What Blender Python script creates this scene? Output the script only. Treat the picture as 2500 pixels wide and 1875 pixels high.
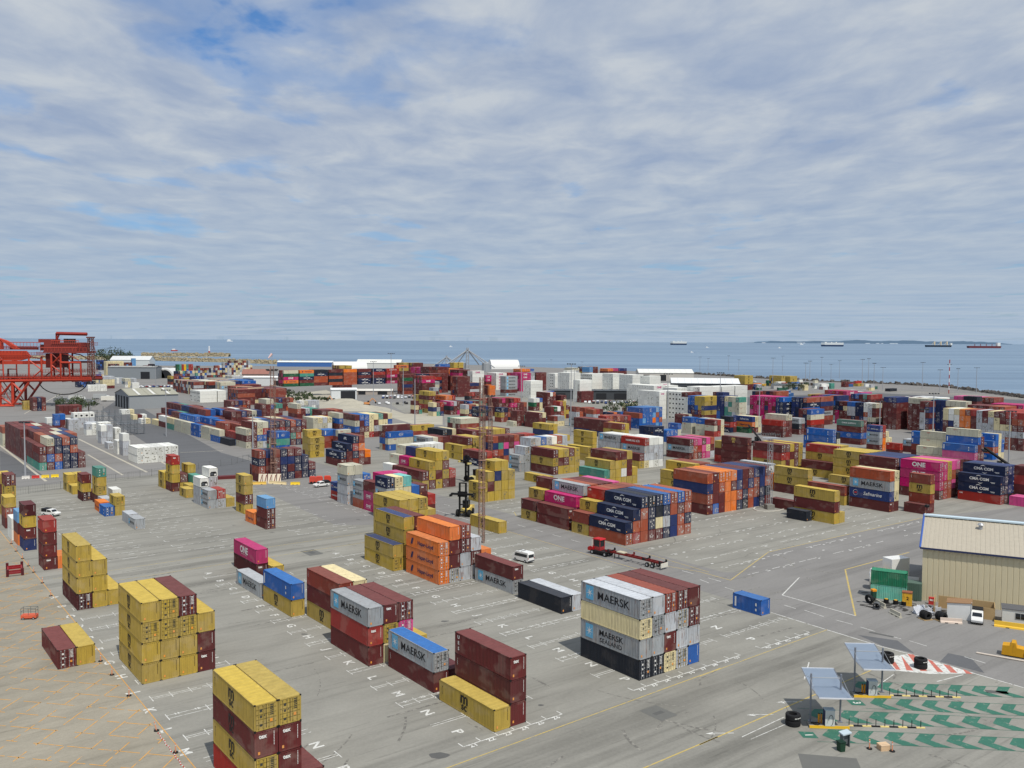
import bpy, bmesh, math, random
from mathutils import Vector, Matrix, Euler
R=math.radians
for o in list(bpy.data.objects): bpy.data.objects.remove(o)
C=bpy.context.scene.collection
sc=bpy.context.scene
# ---------------------------------------------------------------- camera, sky, sun, exposure
cam=bpy.data.cameras.new('camera'); co=bpy.data.objects.new('camera',cam); C.objects.link(co); sc.camera=co
CH=47.55
cam.sensor_width=36; cam.lens=2169/2500*36; cam.clip_start=1; cam.clip_end=60000
pitch=R(2.955); roll=R(-0.344)
fw=Vector((0,math.cos(pitch),-math.sin(pitch))); rt=Vector((1,0,0)); up=rt.cross(fw)
rt2=rt*math.cos(roll)-up*math.sin(roll); up2=rt*math.sin(roll)+up*math.cos(roll)
M=Matrix((rt2,up2,-fw)).transposed().to_4x4(); M.translation=Vector((0,0,CH)); co.matrix_world=M
sc.render.resolution_x=1024; sc.render.resolution_y=768
SUN_AZ,SUN_EL=152,60
w=bpy.data.worlds.new('World'); sc.world=w; w.use_nodes=True
nt=w.node_tree; N=nt.nodes; Lk=nt.links; N.clear()
def nd(tree,t,**k):
    n=tree.nodes.new(t)
    for a,b in k.items():
        if a.startswith('i_'): n.inputs[a[2:].replace('_',' ')].default_value=b
        else: setattr(n,a,b)
    return n
def mth(t,op,a,b=None,c=None,clamp=False):
    n=t.nodes.new('ShaderNodeMath'); n.operation=op; n.use_clamp=clamp
    for i,v in enumerate((a,b,c)):
        if v is None: continue
        if isinstance(v,(int,float)): n.inputs[i].default_value=v
        else: t.links.new(v,n.inputs[i])
    return n.outputs[0]
def ramp(t,fac,stops,interp='LINEAR'):
    n=t.nodes.new('ShaderNodeValToRGB'); e=n.color_ramp.elements; n.color_ramp.interpolation=interp
    while len(e)<len(stops): e.new(.5)
    for q,(p,c) in zip(e,stops): q.position=p; q.color=(c,c,c,1) if isinstance(c,(int,float)) else (*c,1)
    t.links.new(fac,n.inputs[0]); return n.outputs[0]
def mixc(t,f,a,b,mode='MIX'):
    n=t.nodes.new('ShaderNodeMix'); n.data_type='RGBA'; n.blend_type=mode
    for i,v in ((0,f),(6,a),(7,b)):
        if isinstance(v,(int,float)): n.inputs[i].default_value=v
        elif isinstance(v,tuple): n.inputs[i].default_value=(*v,1)
        else: t.links.new(v,n.inputs[i])
    return n.outputs[2]
def noise(t,vec,scale,detail=4,rough=.55,dist=0,lac=2):
    n=t.nodes.new('ShaderNodeTexNoise'); n.inputs['Scale'].default_value=scale; n.inputs['Detail'].default_value=detail
    n.inputs['Roughness'].default_value=rough; n.inputs['Distortion'].default_value=dist
    if vec is not None: t.links.new(vec,n.inputs['Vector'])
    return n.outputs['Fac']
def mapp(t,vec,loc=(0,0,0),rot=(0,0,0),scale=(1,1,1)):
    n=t.nodes.new('ShaderNodeMapping'); n.inputs['Location'].default_value=loc; n.inputs['Rotation'].default_value=rot; n.inputs['Scale'].default_value=scale
    t.links.new(vec,n.inputs['Vector']); return n.outputs[0]
tc=nd(nt,'ShaderNodeTexCoord'); sp=nd(nt,'ShaderNodeSeparateXYZ'); Lk.new(tc.outputs['Generated'],sp.inputs[0])
zc=mth(nt,'MAXIMUM',sp.outputs[2],0.0)
zd=mth(nt,'ADD',zc,0.035)
cx=mth(nt,'DIVIDE',sp.outputs[0],zd); cy=mth(nt,'DIVIDE',sp.outputs[1],zd)
cb=nd(nt,'ShaderNodeCombineXYZ'); Lk.new(cx,cb.inputs[0]); Lk.new(cy,cb.inputs[1])
P=mapp(nt,cb.outputs[0],loc=(3.1,1.7,0),rot=(0,0,R(12)),scale=(1.0,.62,1))
n1=noise(nt,P,1.15,7,.5,.35)
n2=noise(nt,mapp(nt,P,loc=(7,2,0),scale=(1,1.1,1)),3.6,5,.52,.3)
n3=noise(nt,mapp(nt,P,loc=(1,9,0)),.30,3,.5,.2)
cov=mth(nt,'ADD',mth(nt,'MULTIPLY',n1,.55),mth(nt,'ADD',mth(nt,'MULTIPLY',n2,.27),mth(nt,'MULTIPLY',n3,.30)))
mask=ramp(nt,cov,[(0,0),(.375,0),(.44,.6),(.51,1)],'EASE')
lowfill=ramp(nt,zc,[(0,1),(.03,.85),(.14,.42),(.36,0.0)])
mask2=mth(nt,'MAXIMUM',mask,mth(nt,'MULTIPLY',lowfill,.86))
sky=nd(nt,'ShaderNodeTexSky',sky_type='NISHITA',sun_disc=False,sun_elevation=R(SUN_EL),sun_rotation=R(SUN_AZ),air_density=1.0,dust_density=1.2,ozone_density=2.2)
skc=nd(nt,'ShaderNodeMix',data_type='RGBA',blend_type='MULTIPLY'); skc.inputs[0].default_value=1
skc.inputs[7].default_value=(.50,.92,1.32,1); Lk.new(sky.outputs[0],skc.inputs[6])
shade=noise(nt,mapp(nt,P,loc=(4,4,0),scale=(1,1.1,1)),3.0,7,.56,.3)
cl=ramp(nt,shade,[(.32,(3.15,3.95,5.5)),(.5,(4.2,4.85,5.95)),(.68,(5.5,5.95,6.5))])
cl_low=ramp(nt,noise(nt,mapp(nt,P,scale=(.35,1.6,1)),1.1,6,.6,.2),[(.3,(3.3,4.45,5.95)),(.7,(4.5,5.35,6.3))])
cl2=mixc(nt,ramp(nt,zc,[(0,1),(.05,.85),(.2,.1),(.4,0)]),cl,cl_low)
skyc=mixc(nt,mask2,skc.outputs[2],cl2)
bg=nd(nt,'ShaderNodeBackground'); bg.inputs[1].default_value=.1; Lk.new(skyc,bg.inputs[0])
wo=nd(nt,'ShaderNodeOutputWorld'); Lk.new(bg.outputs[0],wo.inputs[0])
sl=bpy.data.lights.new('sun','SUN'); sl.energy=3.5; sl.angle=R(.55); sl.color=(1,.955,.88)
so=bpy.data.objects.new('sun',sl); C.objects.link(so)
sd=Vector((math.sin(R(SUN_AZ))*math.cos(R(SUN_EL)),math.cos(R(SUN_AZ))*math.cos(R(SUN_EL)),math.sin(R(SUN_EL))))
so.rotation_euler=sd.to_track_quat('Z','Y').to_euler(); so.location=(0,0,200)
sc.view_settings.view_transform='Standard'; sc.view_settings.look='None'; sc.view_settings.exposure=0; sc.view_settings.gamma=1
sc.render.engine='CYCLES'
# ---------------------------------------------------------------- helpers
YAW=R(-52.605); LA=Vector((math.cos(YAW),math.sin(YAW),0)); LB=Vector((-LA.y,LA.x,0))
def XY(a,b,z=0): return LA*a+LB*b+Vector((0,0,z))
def lin(r,g,b):
    f=lambda c:((c/255+.055)/1.055)**2.4 if c>10 else c/255/12.92
    return (f(r),f(g),f(b))
MATS={}
def mat(name,rgb,rough=.6,metal=0,var=.12,rust=0,scale=1.2,emit=None,spec=.3,streak=0,rustcol=(112,66,42),rs=(1.5,1.5,.25),rlo=None):
    if name in MATS: return MATS[name]
    m=bpy.data.materials.new(name); m.use_nodes=True; t=m.node_tree; b=t.nodes['Principled BSDF']
    col=lin(*rgb); tcn=nd(t,'ShaderNodeTexCoord'); oi=nd(t,'ShaderNodeObjectInfo'); at=nd(t,'ShaderNodeAttribute',attribute_name='rnd')
    rn=mth(t,'FRACT',mth(t,'ADD',oi.outputs['Random'],at.outputs['Fac']))
    off=nd(t,'ShaderNodeVectorMath',operation='ADD'); t.links.new(tcn.outputs['Object'],off.inputs[0])
    cbn=nd(t,'ShaderNodeCombineXYZ'); t.links.new(mth(t,'MULTIPLY',rn,57.3),cbn.inputs[0]); t.links.new(mth(t,'MULTIPLY',rn,31.7),cbn.inputs[1]); t.links.new(cbn.outputs[0],off.inputs[1])
    nz=noise(t,mapp(t,off.outputs[0],scale=(1,1,.45)),scale,5,.6)
    v=mth(t,'ADD',mth(t,'MULTIPLY',mth(t,'SUBTRACT',nz,.5),var*2),mth(t,'ADD',1-var*.5,mth(t,'MULTIPLY',rn,var)))
    hs=nd(t,'ShaderNodeHueSaturation'); hs.inputs['Color'].default_value=(*col,1); t.links.new(v,hs.inputs['Value'])
    t.links.new(mth(t,'ADD',.94,mth(t,'MULTIPLY',rn,.1)),hs.inputs['Saturation'])
    c=hs.outputs[0]
    if streak:
        sz=noise(t,mapp(t,off.outputs[0],scale=(2.6,2.6,.18)),1.3,5,.65); c=mixc(t,ramp(t,sz,[(0,0),(.46,0),(.68,streak)]),c,lin(70,62,52))
        fz=noise(t,mapp(t,off.outputs[0],loc=(9,4,1),scale=(.35,.35,.5)),1.0,3,.5); c=mixc(t,ramp(t,fz,[(0,0),(.52,0),(.62,streak*.45)]),c,lin(196,182,166))
    if rust:
        rz=noise(t,mapp(t,off.outputs[0],scale=rs),1.6,7,.7)
        lo=(.60-rust*.1) if rlo is None else rlo
        rm=ramp(t,rz,[(0,0),(lo,0),(lo+.12,min(1,rust))])
        c=mixc(t,rm,c,lin(*rustcol))
    t.links.new(c,b.inputs['Base Color']); b.inputs['Roughness'].default_value=rough; b.inputs['Metallic'].default_value=metal
    b.inputs['Specular IOR Level'].default_value=spec
    if emit: b.inputs['Emission Color'].default_value=(*col,1); b.inputs['Emission Strength'].default_value=emit
    MATS[name]=m; return m
class MB:
    def __init__(s): s.v=[];s.f=[];s.m=[];s.r=[]
    def quad(s,a,b,c,d,m=0,r=0): 
        n=len(s.v); s.v+=[tuple(a),tuple(b),tuple(c),tuple(d)]; s.f.append((n,n+1,n+2,n+3)); s.m.append(m); s.r.append(r)
    def poly(s,pts,m=0,r=0):
        n=len(s.v); s.v+=[tuple(p) for p in pts]; s.f.append(tuple(range(n,n+len(pts)))); s.m.append(m); s.r.append(r)
    def box(s,x0,y0,z0,x1,y1,z1,m=0,mt=None,r=0,bottom=True,M4=None):
        n=len(s.v); P=[(x0,y0,z0),(x1,y0,z0),(x1,y1,z0),(x0,y1,z0),(x0,y0,z1),(x1,y0,z1),(x1,y1,z1),(x0,y1,z1)]
        if M4 is not None: P=[tuple(M4@Vector(p)) for p in P]
        s.v+=P
        F=[(4,5,6,7),(0,1,5,4),(1,2,6,5),(2,3,7,6),(3,0,4,7)]+([(3,2,1,0)] if bottom else [])
        for f in F: s.f.append(tuple(n+i for i in f)); s.m.append(m); s.r.append(r)
        if mt is not None: s.m[-len(F)]=mt
    def tube(s,p,q,rad,seg=6,m=0,rad2=None,cap=True):
        p=Vector(p);q=Vector(q);d=q-p
        if d.length<1e-6: return
        z=d.normalized(); x=z.orthogonal().normalized(); y=z.cross(x); n=len(s.v); rad2=rad if rad2 is None else rad2
        for k,(c,rr) in enumerate(((p,rad),(q,rad2))):
            for i in range(seg):
                a=2*math.pi*i/seg+ (math.pi/seg); s.v.append(tuple(c+x*math.cos(a)*rr+y*math.sin(a)*rr))
        for i in range(seg):
            j=(i+1)%seg; s.f.append((n+i,n+j,n+seg+j,n+seg+i)); s.m.append(m); s.r.append(0)
        if cap:
            s.f.append(tuple(n+i for i in range(seg))[::-1]); s.f.append(tuple(n+seg+i for i in range(seg))); s.m+=[m,m]; s.r+=[0,0]
    def bar(s,p,q,w,h=None,m=0):
        s.tube(p,q,(w)/1.414,4,m)
    def ring(s,c,axis,ro,ri,wd,seg=20,m=0):
        c=Vector(c);z=Vector(axis).normalized();x=z.orthogonal().normalized();y=z.cross(x);n=len(s.v)
        prof=[(ri,-wd/2),(ro*.95,-wd/2),(ro,-wd*.3),(ro,wd*.3),(ro*.95,wd/2),(ri,wd/2)]
        for i in range(seg):
            a=2*math.pi*i/seg; e=x*math.cos(a)+y*math.sin(a)
            for (r_,h_) in prof: s.v.append(tuple(c+e*r_+z*h_))
        k=len(prof)
        for i in range(seg):
            j=(i+1)%seg
            for q in range(k): 
                q2=(q+1)%k; s.f.append((n+i*k+q,n+j*k+q,n+j*k+q2,n+i*k+q2)); s.m.append(m); s.r.append(0)
    def prism(s,poly,h0,h1,plane='xz',m=0):
        """poly in (x,z) extruded along y h0..h1, or 'xy' extruded z, or 'yz' extruded x"""
        f={'xz':lambda a,b,h:(a,h,b),'xy':lambda a,b,h:(a,b,h),'yz':lambda a,b,h:(h,a,b)}[plane]
        n=len(s.v);k=len(poly)
        for h in (h0,h1): s.v+=[f(a,b,h) for a,b in poly]
        s.f.append(tuple(range(n,n+k))); s.f.append(tuple(range(n+k,n+2*k))[::-1]); s.m+=[m,m]; s.r+=[0,0]
        for i in range(k):
            j=(i+1)%k; s.f.append((n+i,n+k+i,n+k+j,n+j)); s.m.append(m); s.r.append(0)
    def sphere(s,c,rx,ry,rz,m=0,seg=8,rg=5):
        n=len(s.v)
        for i in range(rg+1):
            ph=math.pi*i/rg
            for j in range(seg):
                a=2*math.pi*j/seg; s.v.append((c[0]+rx*math.sin(ph)*math.cos(a),c[1]+ry*math.sin(ph)*math.sin(a),c[2]+rz*math.cos(ph)))
        for i in range(rg):
            for j in range(seg):
                k=(j+1)%seg; s.f.append((n+i*seg+j,n+(i+1)*seg+j,n+(i+1)*seg+k,n+i*seg+k)); s.m.append(m); s.r.append(0)
    def add(s,me,M4,m=0,r=0):
        n=len(s.v); s.v+=[tuple(M4@v.co) for v in me.vertices]
        for p in me.polygons: s.f.append(tuple(n+i for i in p.vertices)); s.m.append(m); s.r.append(r)
    def mesh(s,name,mats,smooth=False,fixn=False):
        me=bpy.data.meshes.new(name); me.from_pydata(s.v,[],s.f)
        for m in (mats if isinstance(mats,(list,tuple)) else [mats]): me.materials.append(m)
        me.polygons.foreach_set('material_index',s.m)
        if any(s.r):
            at=me.attributes.new('rnd','FLOAT','FACE'); at.data.foreach_set('value',s.r)
        if smooth: me.polygons.foreach_set('use_smooth',[True]*len(s.f))
        if fixn:
            bm=bmesh.new(); bm.from_mesh(me); bmesh.ops.recalc_face_normals(bm,faces=bm.faces); bm.to_mesh(me); bm.free()
        me.update(); return me
    def build(s,name,mats,parent=None,loc=(0,0,0),rz=0,smooth=False,fixn=False):
        return link(name,s.mesh(name,mats,smooth,fixn),parent,loc,rz)
def link(name,me,parent=None,loc=(0,0,0),rz=0):
    o=bpy.data.objects.new(name,me); C.objects.link(o)
    if parent is not None: o.parent=parent
    o.location=loc; o.rotation_euler=(0,0,rz); return o
def tag(o,label=None,cat=None,group=None,kind=None):
    if label: o['label']=label
    if cat: o['category']=cat
    if group: o['group']=group
    if kind: o['kind']=kind
    return o
def thing(name,label,cat,loc=(0,0,0),rz=0,group=None): return tag(link(name,None,None,loc,rz),label,cat,group)
def struct(o): return tag(o,kind='structure')
def copy_tree(o,parent=None):
    c=o.copy(); C.objects.link(c)
    if parent is not None: c.parent=parent
    for ch in [q for q in o.children]: copy_tree(ch,c)
    return c
TXT={}
def text(s,h,bold=.0,wide=1.0,res=3,align='CENTER',shear=0):
    """flat text mesh in the local xz plane (reads along +x, seen from -y); h = cap height"""
    k=(s,h,bold,wide,res,align,shear)
    if k in TXT: return TXT[k]
    cu=bpy.data.curves.new('text','FONT'); cu.body=s; cu.size=h/.72; cu.offset=bold*h; cu.resolution_u=res; cu.align_x=align; cu.shear=shear; cu.space_line=.8; cu.fill_mode='FRONT'
    o=bpy.data.objects.new('t',cu); C.objects.link(o)
    dg=bpy.context.evaluated_depsgraph_get(); me=bpy.data.meshes.new_from_object(o.evaluated_get(dg)); bpy.data.objects.remove(o)
    for v in me.vertices: v.co=Vector((v.co.x*wide,0,v.co.y))
    TXT[k]=me; return me
T4=Matrix.Translation
def RZ(a): return Matrix.Rotation(a,4,'Z')
# ---------------------------------------------------------------- container stacks: grid position (a,b) worked out from image pixels, base height, tier height,
# L = long side along the a axis / T = long side along the b axis, length in feet, columns of colour letters from the ground up
def h01(*k): return random.Random(repr(k)).random()
MIXES={'mix':'mmmrrsnNBaghcctyk','mar':'mmmmrrsmN','white':'wwwwwwwW','yel':'yyyyym','pk':'pPmPpPm','nav':'nNNnBkN','grey':'aaghhcw','warm':'mrsmRoPmr','blue':'BBbNB','rdm':'mrsmrkamnc'}
MIXES['chequer']=MIXES['grey']+MIXES['mix']
def rcol(name,i,pal,n):
    P=MIXES[pal]; return ''.join(P[int(h01(name,i,t,'c')*len(P))] for t in range(n))
def CR(name,n,t,pal,var=0):
    return [rcol(name,i,pal,t-(int(h01(name,i,'v')*(var+1)) if var else 0)) for i in range(n)]
BLOCKS=[]
def K(name,a,b,zb,th,o,L,cols,detail,ends=None,roof=None,place=''):
    en=[]
    for i,col in enumerate(cols):
        s=''
        for t in range(len(col)):
            e=ends[i][t] if ends and i<len(ends) and ends[i] and t<len(ends[i]) else None
            s+=e or ('D' if h01(name,i,t)<.5 else 'E')
        en.append(s)
    BLOCKS.append((name,a,b,zb,th,o,L,cols,[str(d)[1:] for d in detail],en,roof or {},place))
K('pair',-137.84,24.26,0,2.800,'L',40,['m', 'y'],[13,13],ends=['D', 'E'],place='the low pair at far left')
K('LY',-125.01,32.36,0,2.830,'L',40,['yyyy', 'yyyy', 'yyym', 'mmy'],[13333,13333,13333,1333],ends=['EEDE', 'EEDD', 'EEDD', 'EEE'],place='the wide yellow block front left')
K('near',-84.00,32.27,0,2.750,'L',40,['Rymy', 'mmmy', 'm'],[13333,10333,13],ends=['EDED', 'EEED', 'E'],place='the stack cut by the lower edge')
K('Y2',-84.46,62.17,0,2.800,'L',40,['y'],[13],ends=['E'])
K('Y2b',-84.54,64.67,0,2.880,'L',40,['mmm'],[1333],ends=['EEE'],place='the tall maroon stack right of centre')
K('mg',-98.89,62.70,0,2.730,'L',40,['mg', 'd'],[133,12],ends=['ED', 'E'],roof={(0, 1): 'B'},place='the blue-roofed pair in the centre')
K('M3',-112.69,60.31,0,2.847,'L',40,['mRg', 'cym', 'mPm', 'y'],[1333,1233,1033,12],ends=['EEE', 'EDE', 'DDD', 'E'],place='the block left of the blue-roofed pair')
K('M3b',-127.79,63.20,0,2.750,'L',40,['ymr', 'yyc'],[1333,1003],ends=['EEE', 'EEE'],place='the block behind the rusty grey one')
K('yB',-140.60,60.61,0,2.850,'L',40,['yB'],[133],ends=['EE'],place='the blue-on-yellow stack')
K('gs',-154.22,60.64,0,2.780,'L',40,['g'],[13],ends=['E'])
K('ys',-165.09,67.30,0,2.590,'L',40,['y'],[13],ends=['E'])
K('one2',-167.12,64.85,0,2.910,'L',40,['dp'],[133],ends=['EE'],place='the pink-topped stack')
K('D',-114.73,98.70,0,2.930,'L',40,['k', 'a'],[13,13],ends=['E', 'E'],roof={(1, 0): 'a'},place='the low charcoal and white pair')
K('rg',-129.14,99.18,0,2.610,'L',40,['gm'],[133],ends=['DE'],place='the maroon-on-grey stack by the van')
K('R',-85.54,87.96,0,2.860,'L',40,['kgcg', 'k' + 'gg' + 'a', 'c' + 'm' + 'a' + 'r', 'aaam', 'B' + 'a' + 'mm'],[13333,13333,13333,13333,13333],ends=['DEDD', 'DEDE', 'DEED', 'DEDD', 'EEDE'],roof={(0, 3): 'a', (1, 3): 'a'},place='the big grey-sided block at right')
K('blu1',-93.57,125.79,0,2.750,'L',20,['B'],[13],ends=['E'])
K('tall',-165.93,32.43,0,2.825,'L',40,['dyyy', 'yyy', 'y'],[13333,1333,13],ends=['DEEE', 'EEE', 'E'],place='the stepped yellow stack at left')
K('brick',-198.50,32.82,0,2.560,'L',20,['mmmR', 'O'],[13333,12],ends=['EEEE', 'E'],place='the tall red stack at left')
K('navyst',-219.10,32.41,0,2.560,'L',20,['Nmyd'],[13333],ends=['EEEE'],place='the brown-topped stack at left')
K('navyst2',-225.70,32.11,0,2.560,'L',20,['Oml'],[1222],ends=['EEE'])
K('navyst3',-232.30,31.81,0,2.560,'L',20,['xx'],[122],ends=['EE'])
K('edge1',-247.55,32.56,0,2.560,'L',20,['mry'],[1223],ends=['EDE'],place='the stack at the left edge')
K('edge2',-260.34,34.44,0,2.870,'L',20,['myym'],[10133],ends=['EEDD'],place='the second stack at the left edge')
K('edge3',-266.96,34.27,0,2.750,'L',20,['ymmy'],[11112],ends=['EEDE'])
K('g14a',-289.32,55.85,0,2.580,'L',20,['y'],[12],ends=['E'])
K('g14b',-295.44,55.61,0,2.590,'L',20,['yy', 'yy'],[123,101],ends=['EE', 'EE'],place='the yellow stack behind the left group')
K('g14c',-275.96,55.81,0,2.560,'L',20,['dym', 'm'],[1333,11],ends=['DEE', 'E'],place='the maroon-topped stack in the left group')
K('g14d',-267.72,58.07,0,2.590,'L',20,['myyt'],[12333],ends=['EDED'],place='the green-topped stack')
K('g14e',-274.84,63.71,0,2.750,'L',20,['x'],[12],ends=['E'])
K('g14f',-248.50,58.19,0,2.560,'L',20,['yy'],[123],ends=['ED'],place='the two-high yellow stack')
K('g14g',-255.44,55.93,0,2.750,'L',20,['o'],[12],ends=['E'])
K('g14h',-261.56,58.11,0,2.590,'L',20,['a'],[12],ends=['E'])
K('g14k',-248.94,55.69,0,2.560,'L',20,['B'],[13],ends=['D'])
K('g14i',-227.91,57.82,0,2.580,'L',20,['g'],[13],ends=['E'])
K('g14j',-235.23,58.11,0,2.560,'L',20,['a'],[12],ends=['E'])
K('g15a',-243.64,81.06,0,2.560,'L',20,['gg', 'aR', 'y'],[133,122,12],ends=['EE', 'DD', 'E'],place='the grey block with a red corner')
K('g15b',-249.76,80.93,0,2.590,'L',20,['aaw'],[1223],ends=['EEM'],place='the white stack behind the grey block')
K('g15b2',-249.76,83.48,0,2.590,'L',20,['aaaw'],[10123],ends=['EEDM'],place='the tallest white stack')
K('g15c',-263.83,81.31,0,2.640,'L',20,['y'],[13],ends=['E'])
K('g15c2',-268.46,83.74,0,2.910,'L',20,['y'],[12],ends=['E'])
K('g15d',-277.18,83.68,0,2.630,'L',20,['ym'],[112],ends=['ED'])
K('g15e',-272.01,86.24,0,2.590,'L',20,['yt'],[102],ends=['EE'])
K('g15f',-278.42,86.45,0,2.590,'L',20,['yyy'],[1013],ends=['EEE'],place='the three-high yellow stack')
K('g15g',-284.21,80.91,0,2.560,'L',20,['yy'],[122],ends=['EE'])
K('g15h',-276.93,81.19,0,2.750,'L',20,['myyR'],[13333],ends=['EEEE'],place='the red-topped yellow stack')
K('g15j',-230.90,86.43,0,2.590,'L',20,['ymyy'],[13333],ends=['EDEE'],place='the tall yellow stack in the open')
K('g15k',-216.39,83.57,0,2.930,'L',20,['o'],[13],ends=['E'])
K('g15l',-209.19,83.78,0,2.560,'L',20,['mml'],[1333],ends=['DDE'],place='the light blue-topped stack')
K('navyblk',-279.62,109.62,0,2.560,'L',20,['mrnr', 'mmmN', 'mmmr', 'nnNn', 'nmNm', 'mnnm', 'nnn', 'nm'],[12223,12222,12222,12222,12222,12222,1222,122],ends=['EDDD', 'EEEE', 'DDDE', 'DDED', 'DEED', 'EDDD', 'DDD', 'DD'],place='the dark block beside the lattice tower')
K('apl',-295.48,146.87,0,2.750,'L',40,['mn', 'mmn', 'rnRn', 'mrOr', 'mO'],[133,1123,12223,12222,122],ends=['ED', 'EEE', 'EDDD', 'DDDE', 'EE'],place='the stepped dark blue block')
K('y4',-324.26,148.20,0,2.673,'T',20,['yyy', 'yyyy', 'myyy'],[1233,11123,11112],place='the sideways yellow stack')
K('sRed',-233.04,115.66,0,2.560,'L',20,['HS', 'RS'],[122,100],ends=['EE', 'ED'])
K('whst',-226.92,114.83,0,2.790,'L',20,['aagh', 'aagh', 'aBB'],[13333,10022,1002],ends=['EEEE', 'EEEE', 'EED'],place='the white stack behind the red pair')
K('mgst',-218.75,115.48,0,2.560,'L',20,['sgg'],[1223],ends=['EEE'],place='the brown-based grey stack')
K('pmst',-212.44,115.54,0,2.750,'L',20,['ppm'],[1223],ends=['EEE'],place='the pink stack with a maroon top')
K('navt',-201.25,113.08,0,2.790,'L',20,['aagn', 'accc', 'amcq', 'maB', 'mmm', 'mR'],[10023,10013,10023,1002,1013,122],ends=['EEED', 'EEDD', 'EEEE', 'EEE', 'EEE', 'EE'],place='the navy and aqua topped block')
K('pkst',-211.61,117.96,0,2.590,'L',20,['mmmp', 'mmmp', 'mmmP'],[10002,10002,10002])
K('ybig',-235.34,144.92,0,2.930,'L',40,['ym', 'myy', 'ymyy', 'mymy', 'mR'],[123,1223,12223,12222,122],ends=['ED', 'DDD', 'DEEE', 'DDDD', 'ED'],place='the stepped yellow block in the centre')
K('ybig2',-247.94,144.92,0,2.930,'L',20,['mm', 'mmp', 'mmmN'],[102,1012,10012])
K('ybig3',-254.34,144.92,0,2.930,'L',20,['mw', 'mmh', 'mmmh', 'mmmh', 'mmmw', 'mmmw', 'mmmw', 'mmmw'],[102,1012,10002,10001,10002,10002,10002,10002])
K('hap',-142.48,91.42,0,2.750,'L',40,['ooo', 'ammO', 'aamr', 'ama', 'mO'],[1333,13333,13333,1223,102],ends=['DDD', 'DEEE', 'EEDD', 'DDE', 'EE'],place='the orange-sided block')
K('mb',-156.36,89.37,0,2.700,'L',40,['yy', 'yyyy', 'mmmm'],[133,12233,10013],ends=['DE', 'EEDE', 'EEEE'],roof={(0, 1): 'N', (1, 3): 'N'},place='the blue-roofed yellow block')
K('ycl',-172.64,100.33,0,2.750,'L',40,['yyyy', 'yyyy', 'yyyy'],[11123,10013,10023],ends=['EEEE', 'EEEE', 'EEED'],place='the yellow block behind the blue roofs')
K('ycl2',-183.82,114.71,0,2.750,'L',40,['yy'],[102],ends=['EE'])
K('yk',-207.63,147.53,0,2.910,'L',20,['yy', 'ymy', 'yyNy', 'yyyy', 'yyy'],[133,1223,12223,12222,1222],ends=['EE', 'EEE', 'EEEE', 'DEEE', 'EED'],place='the small yellow pyramid block')
K('ysing',-171.74,127.45,0,2.930,'L',40,['y'],[13],ends=['E'])
K('C',-144.71,143.61,0,2.680,'L',40,['sn', 'Rsn', 'sssn', 'mnnk', 'mckn', 'nanB', 'NNss', 'ssmB', 'snss'],[133,1233,12223,12223,12223,12223,12223,12223,12223],ends=['DE', 'DEE', 'EEDD', 'DDDD', 'DEED', 'DEDD', 'EEED', 'DDDD', 'DDDD'],place='the big navy-stepped block')
K('C2',-157.21,143.61,0,2.680,'L',20,['yr', 'yyy', 'yyyR', 'yyys', 'yyyr', 'mmmr', 'mmms'],[133,1013,10013,10002,10002,10002,10002],place='the row behind the navy-stepped block')
K('C3',-164.71,143.61,0,2.680,'L',40,['mm', 'mPp', 'mmsg', 'mmms', 'mmmm', 'mmmm', 'mmmP'],[133,1023,10023,10002,10002,10002,10002],ends=['EE', 'EPE', 'EEDE', 'EEEE', 'EEED', 'EEEE', 'EEEE'],place='the pink-topped row behind the navy block')
K('C4',-177.51,143.61,0,2.680,'L',20,['ym', 'yyy', 'mmmm'],[133,1013,10013],place='the yellow and maroon row')
K('y1l',-220.31,183.17,0,2.750,'L',40,['y'],[13],ends=['E'])
K('M',-235.61,198.23,0,2.930,'L',40,['mym', 'ymy', 'ymy', 'yym', 'yyy'],[1333,1222,1222,1222,1222],ends=['DDD', 'EEE', 'DDD', 'EDD', 'DDD'],place='the striped maroon and yellow block')
K('M2',-248.21,193.19,0,2.930,'L',20,['gg', 'gga', 'ggga', 'aaaa', 'aaaB', 'aaaa', 'aaaw', 'aaas', 'aaaa'],[133,1223,11113,10002,10002,10002,10012,10002,10012],place='the grey stepped row')
K('N',-206.16,194.95,0,2.750,'L',40,['yt', 'yyy', 'yyym', 'ywym', 'ymmy', 'yy'],[113,1123,12223,12222,12222,122],ends=['EE', 'EEE', 'EEEE', 'EEDE', 'EEEE', 'EE'],place='the block with a pale green front')
K('yy3',-276.07,254.07,0,2.750,'L',40,['yyy'],[1233],ends=['EEE'],place='the three-high yellow stack in the middle')
K('yy2',-254.51,231.98,0,2.750,'L',40,['yy'],[123],ends=['ED'],place='the two-high yellow stack behind the stripes')
K('yW',-310.98,259.40,0,2.750,'L',40,['yNy', 'yyy'],[1123,1012],ends=['EED', 'EEE'],place='the yellow stack with a navy middle')
K('yW2',-311.20,269.71,0,2.750,'L',40,['y'],[11],ends=['E'])
K('O',-228.73,233.85,0,2.750,'L',40,['ym', 'cagH', 'waaw', 'waaw', 'waaw'],[122,12233,12222,12222,12222],ends=['DD', 'DEED', 'EEEE'],place='the red-topped white block')
K('O2',-241.53,236.37,0,2.750,'L',40,['aaag', 'wwww', 'wwww'],[10133,10001,10002],place='the white row behind the red-topped block')
K('P',-234.31,267.33,0,2.720,'L',40,['mgm', 'ssp', 'mRP', 'pPm', 'PcP', 'ams'],[1333,1222,1222,1222,1222,1222],ends=['EDD', 'DDD', 'DEE', 'DPD', 'EDE', 'EEE'],place='the pink-roofed block at right')
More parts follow.
